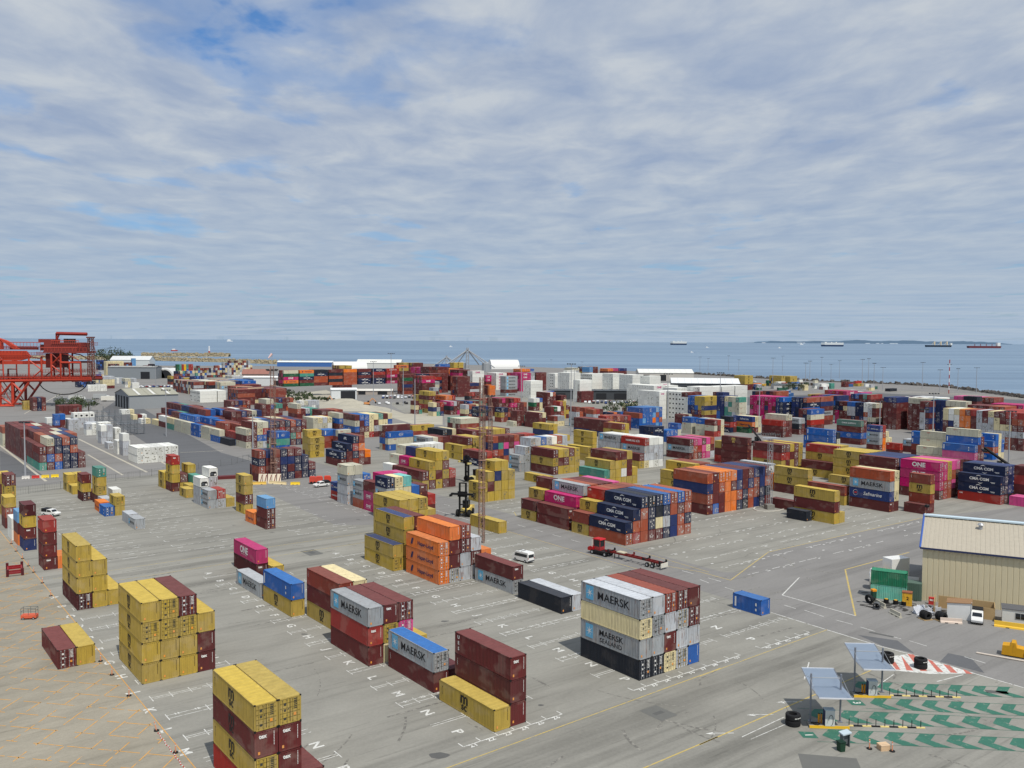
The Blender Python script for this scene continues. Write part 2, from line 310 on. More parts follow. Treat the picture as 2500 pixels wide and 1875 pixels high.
K('Q',-157.18,186.73,0,2.815,'L',40,['msNs', 'Bmmm', 'mmsO', 'OOOO', 'OOmO', 'nsNN', 'knmm', 'ssNm', 'NssN', 'nnNN', 'mksm'],[13333,12223,12223,12223,12222,12222,12222,12222,12222,12222,12222],ends=['EDEE', 'DEEE', 'EEDD', 'EEED', 'EEDD', 'DDDE', 'DDEE', 'EDDD', 'EDDD', 'DDEE', 'EEDD'],place='the orange-striped wide block')
K('Qb',-186.01,212.25,0,2.750,'L',40,['yy', 'yyy', 'mmr', 'mmr'],[123,1003,1002,1002],ends=['EE', 'EEE'],place='the yellow stack left of the orange stripes')
K('s2',-158.10,234.04,0,2.750,'L',40,['myy'],[1333],ends=['EEE'],place='the two yellow boxes by the light mast')
K('s1',-172.04,234.77,0,2.750,'L',40,['OOa'],[1223],ends=['EEE'],place='the grey-topped stack by the light mast')
K('s3',-129.95,204.22,0,2.867,'L',40,['ymy', 'y'],[1333,12],ends=['EEE', 'E'],place='the yellow and maroon stack by the dark box')
K('s4',-136.28,201.45,0,2.700,'L',20,['k'],[13],ends=['E'])
K('s5',-142.21,210.95,0,2.750,'L',40,['m'],[13],ends=['E'])
K('s6',-143.15,229.92,0,2.750,'L',40,['yr'],[123],ends=['EE'],place='the brown-topped pair')
K('s7',-158.25,263.96,0,2.750,'L',40,['y', 'yyyy', 'yyyy', 'yyyy', 'yyyy'],[13,11333,10002,10002,10002],place='the tall yellow block at right')
K('s8',-173.66,270.90,0,2.750,'L',40,['ym', 'mmyR', 'yyyy', 'yyyy'],[133,10133,10002,10002],place='the red-sided stack at right')
K('s9',-187.29,261.36,0,2.750,'L',40,['myRm', 'ymRm', 'mymy', 'ymmm', 'yyyy'],[10333,10222,10222,10222,11122],ends=['EEED', 'EEED', 'EEEE', 'EDDD', 'DDDD'],place='the four-high block behind the mast')
K('s10',-213.84,272.40,0,2.750,'L',40,['Rmy', 'tyy'],[1222,1000],ends=['EEE', 'EDE'])
K('s11',-207.63,268.90,0,2.750,'L',40,['mmmm'],[12333],ends=['EEEE'],place='the maroon stack with a yellow sign')
K('Sf',-130.09,230.97,0,2.835,'L',40,['mSgs', 'mccc'],[13333,12222],ends=['EEEE', 'EDED'],place='the stack with the white script lettering')
K('u1',-122.68,236.21,0,2.660,'L',20,['m', 'mryr'],[13,12333],ends=['E', 'EEEE'],place='the narrow stack before the pink block')
K('V',-131.43,260.89,0,2.810,'L',40,['mppp', 'RRpp', 'ssyy', 'mPsP', 'mmmP', 'mmmm'],[13333,12222,12222,12222,11222,10012],ends=['DDDD', 'DDDD', 'EDDD', 'EEEE', 'DDDD'],place='the big pink block')
K('w',-145.23,260.57,0,2.750,'L',40,['mmmm', 'NNNN', 'NNNN', 'NNNN', 'NNNN', 'NNNN'],[10023,11112,10002,10002,10002,10002],ends=['DDDD'],place='the blue-roofed block at right')
K('Xr',-117.13,268.09,0,2.750,'L',40,['Rnn', 'mnnn', 'kNnN', 'mNNN'],[1333,12223,11222,11112],ends=['DDE', 'DDDD'],place='the navy stack at the right edge')
K('er',-104.91,276.59,0,2.750,'L',40,['mmRm', 'mmmm'],[11222,10001])
K('erp',-103.47,270.57,0,2.750,'L',40,['P', 'P'],[13,11],place='the low pink pair at the right edge')
K('h',-283.29,192.39,0,2.930,'L',40,['yy', 'yym', 'yyy', 'yyy'],[123,1023,1012,1022],ends=['EE', 'EED', 'EED'],place='the yellow and maroon row in the middle')
K('j',-270.84,198.21,0,2.560,'L',20,['mRNs', 'mstm', 'sNPm', 'aamm', 'msPs', 'PRsm', 'mmmR', 'mmmR'],[11222,11222,11222,10222,10112,10011,10001,10001],ends=['DDEE', 'EEEE', 'EEEE', 'EEEE', 'EEEE', 'DEEE', 'EEEE', 'EEEE'])
K('i',-265.39,188.99,0,2.750,'L',40,['nm', 'sR'],[133,102],ends=['DD', 'EE'],place='the low pair left of the patchwork wall')
K('f',-326.16,184.07,0,2.620,'T',40,['bhb', 'rBrm', 'hBmh'],[1233,11113,11112],place='the blue sideways stack')
K('g',-314.34,196.39,0,2.910,'L',40,['mg', 'mh', 'mr', 'mm'],[103,102,102,112],ends=['EE', 'EE', 'EE', 'EE'],place='the long white container row')
K('kk',-322.53,208.84,0,2.590,'L',40,['mmk', 'mmk', 'mmc'],[1013,1012,1002],ends=['EED', 'EEE'],place='the charcoal-topped pair')
K('mrow',-307.84,214.14,0,2.750,'L',40,['mmm', 'mmm', 'mmy', 'mmm', 'mmy', 'mmy', 'mmy', 'mmm'],[1002,1002,1112,1002,1002,1002,1002,1002],ends=['EED', 'EEE', 'EEE', 'EED', 'EED', 'EEE', 'EEE', 'EED'])
K('kyr',-365.17,219.40,0,2.750,'T',40,['ry', 'rr'],[123,101],place='the far yellow one')
K('K1',-375.65,194.30,0,2.750,'L',40,['mbhm', 'mmmb', 'cmbb', 'Rccc', 'mamc', 'mact', 'mmcm', 'mbbc'],[11222,11222,12222,11112,12222,11122,10012,10022])
K('K2',-395.11,195.62,0,2.590,'L',40,['mmbh', 'mmam'],[11222,10001])
K('K3',-349.33,166.11,0,2.590,'T',20,['rrB', 'rrB', 'rrB'],[1222,1001,1001])
K('K3b',-341.86,168.92,0,2.750,'T',20,['rrh', 'rrB'],[1012,1012])
K('K4',-474.32,297.03,0,2.750,'L',40,['yRymy', 'mRmmy'],[122222,100111])
K('K4b',-487.32,297.03,0,2.750,'L',20,['yNyy', 'yyy'],[10011,1000])
K('K5',-456.64,301.37,0,2.750,'L',40,['mkp', 'mma', 'pmm', 'mPm', 'nmn'],[1222,1111,1111,1001,1001])
K('K5b',-469.64,303.87,0,2.750,'L',40,['mmm', 'mmmo', 'mmRo', 'mmmR'],[1001,10012,10001,10001])
K('K5c',-457.77,316.46,0,2.590,'L',40,['mmB', 'amm', 'mPm', 'nnt', 'nbm'],[1001,1001,1001,1011,1001])
K('K6',-381.71,258.28,0,2.750,'T',40,['rh', 'mh', 'hh', 'mh', 'mt'],[123,111,112,111,112],place='the white-roofed sideways row')
K('K7',-401.07,298.88,0,2.750,'L',20,['ryn', 'rmn', 'ksm'],[1222,1111,1111])
K('K7b',-378.41,290.33,0,2.750,'L',20,['h', 'mmm', 'mmm', 'kt'],[12,1122,1111,100])
K('K7c',-362.56,295.12,0,2.750,'L',40,['mmm', 'mmc'],[1222,1012])
K('K7d',-366.31,308.87,0,2.750,'L',20,['cr', 'cg', 'cg'],[122,111,111])
K('K8',-399.24,340.82,0,2.590,'L',20,['yyNR', 'yyyy', 'mym'],[10012,11111,1111])
K('K9',-355.66,315.32,0,2.750,'L',20,['ggar', 'ggs'],[12222,1001])
K('K10',-325.60,297.76,0,2.590,'L',40,['Nmm', 'gmr', 'mmm'],[1222,1001,1001])
K('K11',-294.14,288.67,0,2.750,'L',40,['yyr', 'yyy'],[1023,1012],place='the distant yellow and brown stack')
K('K12',-331.15,338.06,0,2.750,'L',40,['Bbs', 'BlBB', 'BBBB', 'BBBB', 'BOlB', 'lBsl', 'BsBB'],[1222,11112,11112,11112,11111,11112,11112])
K('K12b',-343.60,328.90,0,2.750,'L',20,['rrn', 'roo', 'rrn', 'kkB'],[1002,1001,1001,1001])
K('K13',-237.53,250.00,0,2.750,'T',20,['nnnnn', 'nNnNn', 'NnNNn'],[110023,100012,100012],place='the distant navy sideways stack')
K('K14',-280.86,304.64,0,2.750,'L',20,['Bb', 'BB', 'tb', 'hhb'],[112,102,102,1122])
K('K15',-363.38,334.78,0,2.750,'L',20,['Pas', 'PaR', 'ssm'],[1022,1011,1011])
K('A1',-222.71,369.44,0,2.750,'L',40,['mbmC', 'mbmm'],[13333,11112],place='the grey-green-topped stack far right')
K('A2',-205.35,355.32,0,2.750,'L',20,['mggS', 'OOsR', 'ccc', 'cc'],[12222,11112,1011,101])
K('A3',-193.15,363.10,0,2.750,'L',20,['mg', 'ma'],[122,101])
K('A3b',-190.32,344.75,0,2.750,'L',20,['mR'],[123],place='the low pair far right')
K('A4',-170.04,342.69,0,2.910,'L',40,['hh', 'hhhh', 'hhh'],[123,10133,1000],place='the beige wall far right')
K('A5',-157.63,338.66,0,2.830,'L',40,['mPB', 'mmmBh', 'mmmm'],[1133,112233,11211],place='the beige-topped blue stack far right')
K('A6',-163.81,367.04,0,2.560,'L',20,['bsb', 'BsbB', 'cccc', 'cBB'],[1222,11112,11112,1111])
K('A6b',-183.88,352.87,0,2.590,'L',20,['mrBB', 'mmB'],[12222,1000])
K('G1',-283.77,368.46,0,2.750,'L',40,['G', 'moS', 'mcc', 'chh'],[12,1122,1112,1112])
K('G1b',-290.65,362.37,0,2.750,'L',20,['nHk', 'mHN'],[1222,1111])
K('G1c',-282.76,340.34,0,2.750,'L',20,['Rhm', 'RmR', 'cch'],[1222,1111,1112])
K('G2',-289.94,341.90,0,2.750,'L',20,['hhb', 'hha', 'cch'],[1222,1001,1001])
K('G2b',-298.55,341.69,0,2.750,'L',20,['hhb', 'hhb'],[1222,1111])
K('G3',-261.97,366.14,0,2.707,'L',40,['mmR', 'mmmh', 'mmmh'],[1333,11123,11112],place='the red-sided stack by the reach stacker')
K('G4',-264.99,383.68,0,2.750,'L',20,['mkg', 'mmg'],[1222,1111])
K('G5',-226.78,340.71,0,2.750,'L',20,['Bbm', 'Bbm', 'mmm'],[1111,1000,1000])
K('G6',-215.21,336.45,0,2.750,'L',20,['mk', 'hhk'],[101,1012])
K('G7',-206.94,322.74,0,2.750,'L',40,['mNBB'],[10133],place='the blue row behind the blue emblem stack')
K('U1',-327.80,386.22,0,2.590,'T',40,['rmyNyy', 'mmryyy', 'mrNByy', 'rmmNBB', 'NNNNBB'],[1022222,1011111,1011111,1011111,1001111])
K('U2',-304.10,386.28,0,2.750,'T',20,['mahhht', 'hhahhh', 'ttthth', 'tcttac'],[1002222,1001111,1001112,1001111])
K('U2b',-314.60,386.28,0,2.750,'T',40,['NNNNNN', 'BBBNNN'],[1001112,1011111])
K('U3',-299.24,418.20,0,2.590,'T',40,['mnnnnB', 'NNNNNN', 'mppmpp', 'pppppp', 'PPmNmp', 'pppppp', 'mpPPmP', 'pmpppp', 'ppPmpp'],[1002222,1001112,1001111,1001111,1011112,1111111,1011111,1011111,1011111])
K('U4',-287.61,423.42,0,2.630,'T',40,['mrhbns', 'nnmnnn', 'nnnnNN', 'mmNNNn'],[1000122,1000111,1011112,1001112])
K('U4b',-287.61,436.22,0,2.630,'T',40,['mrgmNs', 'mmNnnn', 'pppppp'],[1222222,1000001,1000001])
K('U5',-274.11,407.19,0,2.750,'T',40,['mRhb', 'nnnm', 'nnmm'],[12222,11112,10012])
K('T1',-264.70,453.79,0,2.590,'T',20,['khmmh', 'khaaw', 'kasww', 'nNnnn', 'nmnnn', 'mnaaB', 'BmaaB', 'cmmcm', 'pmmnm', 'pppnn'],[122222,111112,101111,101111,101111,101111,101111,101111,101111,111111])
K('T2',-261.70,460.79,0,2.590,'T',40,['mgSrSg', 'mmmmmm'],[1000000,1111011])
K('T3',-261.70,473.69,0,2.590,'T',40,['mmgSmw', 'mNNmnm'],[1000000,1000000])
K('T4',-261.70,486.79,0,2.590,'T',40,['mrrBnn', 'NNnnnn'],[1000000,1000000])
K('T5',-226.06,436.68,0,2.830,'T',20,['hmNmNm', 'kaaamm'],[1122222,1122222])
K('T6',-169.29,407.51,0,2.750,'T',40,['mmamsR', 'mmamsR', 'ssacmR', 'maacmm', 'maaccm', 'mraaac', 'rmaamm', 'mmaaaa', 'kmmmmR', 'nNooor', 'nNnooO', 'nNNwwc', 'mNmNww', 'mNmmcc'],[1222222,1222222,1222222,1112222,1001222,1001222,1001222,1001222,1001222,1001222,1001222,1001222,1001222,1001222])
K('T6b',-169.29,421.01,0,2.750,'T',40,['mmmmmR'] * 6,[1000000,1000000,1000000,1000001,1000001,1000001])
K('Lq',-347.13,56.50,0,2.820,'L',40,['tmm', 'mBmh', 'Bsnn', 'nnns', 'nnsn', 'mm'],[1223,12223,12222,12222,12222,122],ends=['DDD', 'DDDD', 'DDDD', 'DDDD', 'DDDD', 'DD'],place='the left wall of dark containers')
K('Lq2',-360.13,56.50,0,2.820,'L',40,['tmm', 'mmms', 'mmmm', 'mmNh', 'mNNN', 'mNNs'],[1222,10002,10002,10001,10002,10002])
K('Lq3',-373.13,56.50,0,2.820,'L',40,['mmm', 'mrmm', 'mNNm', 'mhNm', 'mmNh', 'mmNN'],[1222,10002,10001,10002,10001,10002])
K('Lq4',-386.13,56.50,0,2.820,'L',40,['mmmm', 'mmmm', 'mmmN', 'mmmm', 'mmmm'],[12222,10002,10002,10001,10001])
K('Lq5',-399.13,56.50,0,2.820,'L',40,['mmmm', 'mmmm', 'mmmR', 'mmmh', 'mmmm'],[12222,10001,10001,10001,10001])
K('Lq6',-412.13,56.50,0,2.820,'L',40,['mmmm', 'mmmm', 'mmmm', 'mmmm'],[12222,10001,10001,10001])
K('Lq7',-431.13,56.50,0,2.820,'L',40,['hhs', 'mms', 'yyy'],[1222,1000,1000])
K('WH',-346.20,89.01,0,2.930,'L',40,['ww'] * 6,[133,122,122,122,112,112],ends=['DD'] * 6,place='the white row by the reefer racks')
K('Wr1',-498.36,97.43,0,2.590,'L',20,['aaw', 'aaw', 'aaw', 'aaw'],[1012,1122,1012,1022],ends=['EEM', 'EEM', 'EEM', 'EEM'])
K('Wr2',-458.37,95.11,0,2.750,'L',20,['wa', 'ww'],[122,122],ends=['ED', 'DD'])
K('Wr3',-431.02,94.78,0,2.750,'L',20,['www', 'aaw'],[1112,1001])
K('Wr4',-377.84,89.70,0,2.750,'L',20,['ww', 'ww'],[122,101])
K('Wr5',-371.81,90.32,0,2.910,'L',20,['aaw'],[1222])
K('Wr6',-487.68,86.68,0,2.750,'L',20,['mBB', 'mmB'],[1122,1122])
K('Wr7',-429.97,101.25,0,2.750,'L',20,['ww'],[122])
K('Wr8',-484.76,92.42,0,2.830,'L',20,['aa', 'aa'],[122,122])
K('Wr9',-501.76,85.58,0,2.750,'L',20,['aw', 'aw'],[112,101])
K('Wr10',-583.77,106.37,0,2.750,'L',40,['mm', 'mm', 'mm', 'mm', 'mm'],[122,112,112,112,112])
K('Wr11',-623.80,98.75,0,2.790,'L',40,['mmm', 'nnn', 'rmm'],[1222,1112,1112])
K('Wr12',-637.01,95.51,0,2.750,'L',20,['yy', 'yy'],[112,111])
K('tri0',-379.36,135.94,0,2.930,'L',40,['k', 'bR', 'rmr'],[12,112,1002],ends=['E', 'EE', 'EEE'])
K('tri1',-392.36,135.94,0,2.930,'L',40,['Bh', 'hmr', 'mmr', 'mmm'],[122,1012,1001,1001])
K('tri2',-405.36,135.94,0,2.930,'L',40,['hh', 'bm', 'hrb', 'mmm'],[122,101,1002,1001])
K('tri3',-420.36,135.94,0,2.930,'L',40,['bb', 'mm', 'mmb', 'nbb', 'mmm'],[122,101,1002,1001,1001])
K('tri4',-433.36,135.94,0,2.930,'L',40,['hh', 'hmB', 'nbB', 'mmmr', 'mmBb'],[122,1002,1001,10002,10012])
K('tri5',-446.36,135.94,0,2.930,'L',40,['hh', 'hmB', 'NNn', 'mmmm', 'NmBr'],[122,1002,1001,10002,10001])
K('tri6',-459.36,135.94,0,2.930,'L',40,['tc', 'BBm', 'mmt', 'mmmN', 'mNmr', 'mmmm'],[122,1002,1001,10002,10001,10001])
K('tri7',-473.36,135.94,0,2.930,'L',40,['mw', 'hm', 'mmN', 'mNmm', 'mmNt'],[122,101,1002,10002,10001])
K('tri8',-486.36,135.94,0,2.930,'L',40,['c', 'nm', 'nhm', 'mmmm', 'mNmN'],[12,101,1002,10002,10001])
K('tri9',-417.36,150.44,0,2.930,'L',40,['mmmm', 'mmmm', 'mmmN', 'mmmm', 'mmmh', 'mmmN'],[10022,10012,10012,10002,10002,10012])
K('tri10',-433.36,150.44,0,2.930,'L',40,['mmmb', 'mmmm', 'mmmm', 'mmNw', 'mmmm', 'mmmm'],[10012,10001,10001,10001,10001,10001])
K('LW',-367.11,138.48,0,2.750,'L',40,['hmh', 'mmmm', 'hBch', 'aBRh', 'NNmN', 'mnmn', 'RmRm', 'Nmmn', 'mtms', 'nsmN', 'mhmm'],[1223,12223,12222,11122,10012,10012,10012,11122,12222,12222,11112],ends=['DDD', 'DDDD', 'DDDD', 'DDDE', 'DDDD', 'DDDD', 'DDDD', 'DDDD', 'DDDD', 'DDDD'],place='the tall cream and maroon wall')
K('LW2',-380.11,143.48,0,2.750,'L',40,['mmm', 'mmmr', 'hhhh', 'mmmB', 'mmmm', 'mmhh', 'mmmc', 'mmmm', 'mmmN'],[1000,10002,10001,10001,10001,10001,10001,10001,10001])
K('bush1',-497.09,197.36,0,2.750,'L',40,['mmm', 'mmmh', 'mmbh', 'mht', 'mmt'],[1122,11112,11112,1111,1111])
K('bush2',-455.13,200.43,0,2.750,'L',40,['mmsh', 'Bmm', 'mNa', 'mtt', 'mmt', 'tt'],[10222,1011,1012,1011,1001,100])
K('f2',-348.08,143.97,0,2.750,'T',20,['btb', 'BmB', 'chN', 'tmN'],[1223,1112,1112,1111],place='the blue box behind the dark block')
K('L3',-640.70,208.31,0,2.750,'T',40,['www'] * 9,[1222,1111,1101,1001,1111,1001,1001,1111,1011],ends=['MMM'] * 9)
K('L3b',-640.70,221.01,0,2.750,'T',20,['www'] * 9,[1222,1001,1001,1000,1000,1000,1001,1000,1000])
K('L4',-727.49,231.65,0,2.590,'T',40,CR('L4', 22, 4, 'rdm'),[10122,10001,10000,10000,10000,11111,11001,10001,10000,10000,10000,11111,11001,10001,10001,10000,10000,10000,10001,10111,10001,10000])
K('L4b',-730.49,244.65,0,2.590,'T',40,CR('L4b', 18, 4, 'grey'),[10000,10000,10000,10000,10000,10000,10000,10000,10001,10001,10000,10000,10000,10000,10001,10001,10001,10000])
K('L4c',-730.49,258.65,0,2.590,'T',40,CR('L4c', 16, 4, 'mix'),[10012,10000,10000,10000,10001,10001,10001,10000,10000,10000,10000,10001,10001,10000,10000,10000])
K('L4d',-730.49,272.65,0,2.590,'T',40,CR('L4d', 14, 4, 'blue'),[10012,10001,10001,10000,10000,10000,10000,10000,10001,10001,10000,10000,10000,10000])
K('L5',-614.04,236.67,0,2.590,'T',40,['cmmm'] * 3 + CR('L5', 17, 4, 'rdm'),[11112,10001,10000,10000,10001,10001,10001,10000,10000,10001,10001,10001,10000,10000,10001,10001,10001,10001,10000,10001])
K('L5b',-612.04,249.47,0,2.590,'T',40,['mcmm'] * 3 + ['mmmm'] * 9,[10000,10000,10000,10001,10000,10000,10000,10001,10001,10000,10000,10000])
K('L5c',-677.72,254.04,0,2.750,'T',20,['mbr', 'mtm'] + CR('L5c', 5, 3, 'rdm'),[1000,1000,1000,1000,1000,1000,1000])
K('chess',-1028.62,329.91,0,2.750,'L',20,CR('chess', 12, 5, 'chequer', 1),[10111,101111,10111,10111,11111,11111,11111,11111,11111,111111,111111,111111])
K('chess2',-1025.62,360.41,0,2.750,'L',20,CR('chess2', 14, 7, 'chequer', 2),[1111111,1011111,1011111,10111111,100111,101111,10101111,1011111,101011,1011111,11111111,111101,11111111,111100])
K('L7',-1001.77,300.92,0,2.750,'L',20,['aGGGGG', 'ahtttt', 'hRRRRR', 'aYYYYY', 'ctBBtt', 'RRRRRR', 'RRRRRR'],[1000111,1000111,1000111,1000011,1000111,1000111,1000111])
K('L8',-1156.51,263.46,0,2.750,'L',40,['cccccc'] * 8,[1111111,1000001,1000001,1000001,1000001,1000001,1111101,1001111])
K('L8b',-1293.15,315.47,0,2.750,'L',20,['mmmm', 'mmmm', 'amlm', 'mmmm', 'mamm', 'llllll', 'llllll'],[10000,10101,11111,10101,10101,1111111,1010101])
K('L9',-969.25,210.99,0,2.750,'L',40,['cB', 'BBB', 'acca'],[111,1001,10011])
K('L9b',-855.79,191.80,0,2.750,'L',40,['mcca'] * 4,[10111,11111,11111,11111])
K('L9c',-886.77,177.46,0,2.750,'L',40,CR('L9c', 6, 2, 'nav'),[111,111,111,101,101,101])
K('L10',-1323.33,290.95,0,2.750,'L',40,CR('L10', 5, 5, 'nav'),[111111,110101,111111,100000,100000])
K('L11',-1232.31,329.28,0,2.750,'L',40,['mmm', 'amm', 'mmm'],[1111,1000,1000])
K('W1',-666.91,282.79,8,2.590,'T',40,['GopGh', 'mpmpr', 'mpmmr', 'mpmmm'],[122222,100111,111000,111111])
K('W2',-666.91,296.19,8,2.590,'T',40,[q[1:] for q in ['GGmnto'] * 2],[122222,100000])
K('W3',-668.91,309.29,8,2.590,'T',40,[q[1:] for q in ['nmssnk', 'mmmmnk'] * 2],[122222,100000,100000,100000])
K('W4',-668.91,322.59,8,2.590,'T',40,[q[2:] for q in ['mpskskm', 'mpmmmm']],[122222,10000])
K('W5',-668.91,335.79,8,2.590,'T',40,[q[1:] for q in ['pssssO', 'pmmmmr']],[122222,100000])
K('W6',-668.91,349.29,8,2.590,'T',40,[q[1:] for q in ['mnnmnm', 'mmmmmm'] * 2],[122222,100000,100000,100000])
K('W7',-668.91,362.79,8,2.590,'T',40,[q[1:] for q in ['mnnmRn', 'nnnmmn'] * 2],[122222,100000,100000,100000])
K('W8',-668.91,376.29,8,2.590,'T',40,[q[1:] for q in ['mpmpRH', 'mpmpRR']],[122222,100000])
K('W9',-674.91,389.29,8,2.590,'T',40,['mmmmyo', 'mmmmRR'],[1001222,1000001])
K('FW1',-644.70,378.42,0,2.790,'T',40,['rmNmGm'] + CR('FW1', 3, 6, 'mar'),[1222222,1111111,1111111,1111111])
K('FW1b',-644.70,391.42,0,2.790,'T',40,['nsnmsn'] + CR('FW1b', 3, 6, 'mar'),[1000001,1000001,1000000,1000000])
K('FW1c',-644.70,404.42,0,2.790,'T',40,['RnmnRm'] + CR('FW1c', 3, 6, 'mar'),[1111112,1000000,1000000,1000000])
K('FW2',-627.80,397.28,0,2.750,'T',20,['tkhg'] + CR('FW2', 3, 4, 'grey'),[10011,10000,10000,10000])
K('FW3',-667.61,441.43,0,2.670,'T',40,['mmmmp'] + CR('FW3', 6, 5, 'mar'),[100000,100000,100000,100000,100000,100000,100000])
K('FW3b',-671.61,454.43,0,2.670,'T',40,['aaammr'] * 2,[1000000,1000000])
K('FW3c',-675.61,467.43,0,2.670,'T',40,['OOOoo', 'mmmoo'],[100000,100000])
K('FW4',-602.21,415.83,0,2.590,'T',40,['aamN'] + CR('FW4', 3, 4, 'mar'),[10222,10000,10000,10000])
K('FW5',-651.86,468.78,0,2.750,'T',20,['oompp'] + CR('FW5', 4, 5, 'pk'),[101122,100000,100000,100000,100000])
K('FW6',-593.53,430.35,0,2.750,'T',20,['OOO'] + ['mmm'] * 3,[1222,1111,1111,1111])
K('FW7',-654.99,482.35,0,2.590,'T',40,['WWWWWW'] * 2 + ['wwwwww'] * 4,[1111112,1001111,1001111,1000001,1000001,1000001])
K('FW7b',-654.99,495.55,0,2.590,'T',20,['gmgggR'] * 3,[1000001,1000000,1000000])
K('up1',-818.70,480.76,0,2.590,'T',40,['mmmmmmmy'] * 4 + ['mmmmmmym'] * 2,[100000001,100000000,100000000,100000000,100000000,100000001])
K('up1b',-775.62,466.38,0,2.750,'T',40,['mmmmmmmm', 'mmmmmmmy'] * 2,[100000012,100000000,100000001,100000000])
K('up2',-719.18,440.85,0,2.750,'T',40,['mmmmmpP', 'mmmmmpp', 'mmmmmpp', 'mmmmmRR'] * 2,[10000000,10000011,10000011,10000001,10000011,10000011,10000000,10000011])
K('up3',-763.05,507.64,0,2.750,'T',40,['mmmmmmyy'] * 3,[100000122,100000000,100000011])
K('up4',-690.15,432.13,0,2.590,'T',40,['mmmmmmmm'] * 6,[100000011,100000011,100000011,100000000,100000011,100000011])
K('up4b',-670.24,428.60,0,2.670,'T',40,['mmmmmmrm'] * 4,[100000122,100000011,100000000,100000011])
K('up5',-724.78,465.41,0,2.750,'T',40,['mmmmmmmB'] * 3,[100000002,100000001,100000001])
K('up6',-706.71,464.36,0,2.590,'T',40,['mmmmmoo', 'mmmmmmO'] * 3,[10000001,10000000,10000000,10000000,10000000,10000000])
K('up7',-652.10,439.26,0,2.750,'T',40,['mmmmmpm'] * 6,[10000011,10000011,10000011,10000011,10000000,10000011])
K('up8',-624.76,434.90,0,2.750,'T',40,['wwwwwwW'] * 3 + ['mmmmmmm'] * 3,[11112222,10000011,10000001,10000011,10000011,10000011])
K('up9',-726.97,360.96,0,2.750,'T',40,['mmmmmmmy', 'mmmmmmmm'] * 3,[121000012,100000000,110000001,100000001,110000001,100000001])
K('R0',-624.91,486.97,0,2.750,'T',40,['pppppp'] + CR('R0', 5, 6, 'pk'),[1111122,1000001,1000001,1000001,1000001,1000001])
K('R0b',-627.91,499.97,0,2.750,'T',20,['aaaaag'] * 2 + ['mmmmmm'] * 2,[1000111,1000000,1000000,1000000])
K('R0c',-627.91,507.47,0,2.750,'T',40,['mmmmmm', 'mmmmmN'] * 2,[1111222,1000001,1000001,1000000])
K('R1',-654.06,552.12,0,2.750,'T',40,['wwwwW'] + ['wwwww'] * 4,[111111,111111,111111,111111,111111],ends=[None, 'MMMMM', 'MMMMM'])
K('R1b',-652.06,565.12,0,2.750,'T',40,['hhwwww', 'wwwwww'],[1000001,1000000])
K('R2',-548.59,503.55,0,2.590,'T',40,['wwwwwww'] * 6,[11222222,10000011,10000011,10000011,10000011,10000011],ends=['MMMMMMM'] * 6)
K('R2c',-550.59,516.55,0,2.590,'T',40,['wwwwwww'] * 3,[10000000,10000000,10000001])
K('R2b',-549.74,438.97,0,2.750,'T',40,['wwwww'] * 4,[122222,111111,111111,111111])
K('R3',-522.02,518.00,0,2.630,'T',40,['wwwwwW'] * 2 + CR('R3', 6, 6, 'white') + ['pPPPPP', 'mmmmmm'],[1000000,1000000,1000000,1000000,1000000,1000000,1000000,1000000,1000000,1000000])
K('R3b',-522.02,531.00,0,2.630,'T',40,['wwwwwW'] * 4,[1000000,1000000,1000000,1000000])
K('R3c',-522.02,544.00,0,2.630,'T',40,['wwwwww'] * 4,[1000000,1000000,1000000,1000000])
K('R3d',-516.02,519.50,0,2.630,'T',40,['wwwwW'] * 1,[100000])
K('R3e',-516.02,532.50,0,2.630,'T',40,['wwwwW'] * 1,[100000])
K('R3f',-513.02,522.00,0,2.630,'T',40,['wwwW'] * 1,[10000])
K('R3g',-513.02,535.00,0,2.630,'T',40,['wwwW'] * 1,[10000])
K('R3h',-513.02,548.00,0,2.630,'T',40,['wwwW'] * 1,[10001])
K('R4',-364.89,389.05,0,2.750,'T',20,['wwwwwW'] + ['wwwwww'] * 6,[1112222,1001111,1001111,1000111,1001111,1001111,1001111])
K('R5',-348.94,396.04,0,2.750,'T',40,['wwwwwm'] + ['wwwwwm'] + ['wwwwww'] * 8,[1011112,1011111,1011111,1011111,1111111,1111111,1111111,1000000,1000001,1000001],ends=[None, 'MMMMMM', 'MMMMMM', 'MMMMMM', 'MMMMMM', 'MMMMMM'])
K('R6',-361.14,441.43,0,2.590,'T',40,['wwwwwww'] * 4,[10000122,10000001,10000000,10000000])
K('R6b',-361.14,454.43,0,2.590,'T',40,['wwwwwww'] * 4,[10000222,10000001,10000001,10000001])
K('R6c',-361.14,428.43,0,2.590,'T',40,['wwwwwww'] * 4,[10000012,10000000,10000000,10000000])
K('R7',-748.49,675.85,0,2.590,'L',40,CR('R7', 8, 6, 'mix'),[1000111,1000000,1000000,1000000,1000000,1000000,1000000,1000000])
K('R7b',-706.08,550.52,0,2.750,'L',40,['mmmmmo'] * 5 + ['aaaaaB'] * 2,[1000012,1000001,1000001,1000001,1000001,1000001,1000001])
K('R7c',-707.08,620.33,0,2.750,'L',40,['aaaaah'] * 4,[1000001,1000001,1000011,1000011])
K('R7d',-673.41,640.20,0,2.750,'L',40,['mmmmmo'] * 3 + ['mmmmmp'] * 3 + ['mmmmmN'] * 5,[1000012,1000001,1000001,1000001,1000011,1000011,1000011,1000011,1000011,1000011,1000011])
K('R7e',-719.30,656.36,0,2.750,'L',40,['aaaall'] * 2 + ['mmmmmm'] * 3,[1000111,1000011,1000011,1000011,1000011])
K('Yf',-549.27,764.01,0,2.750,'T',20,['yyyy'] * 4 + ['yyny', 'yNyy'],[10111,10011,10011,10011,11111,11111])
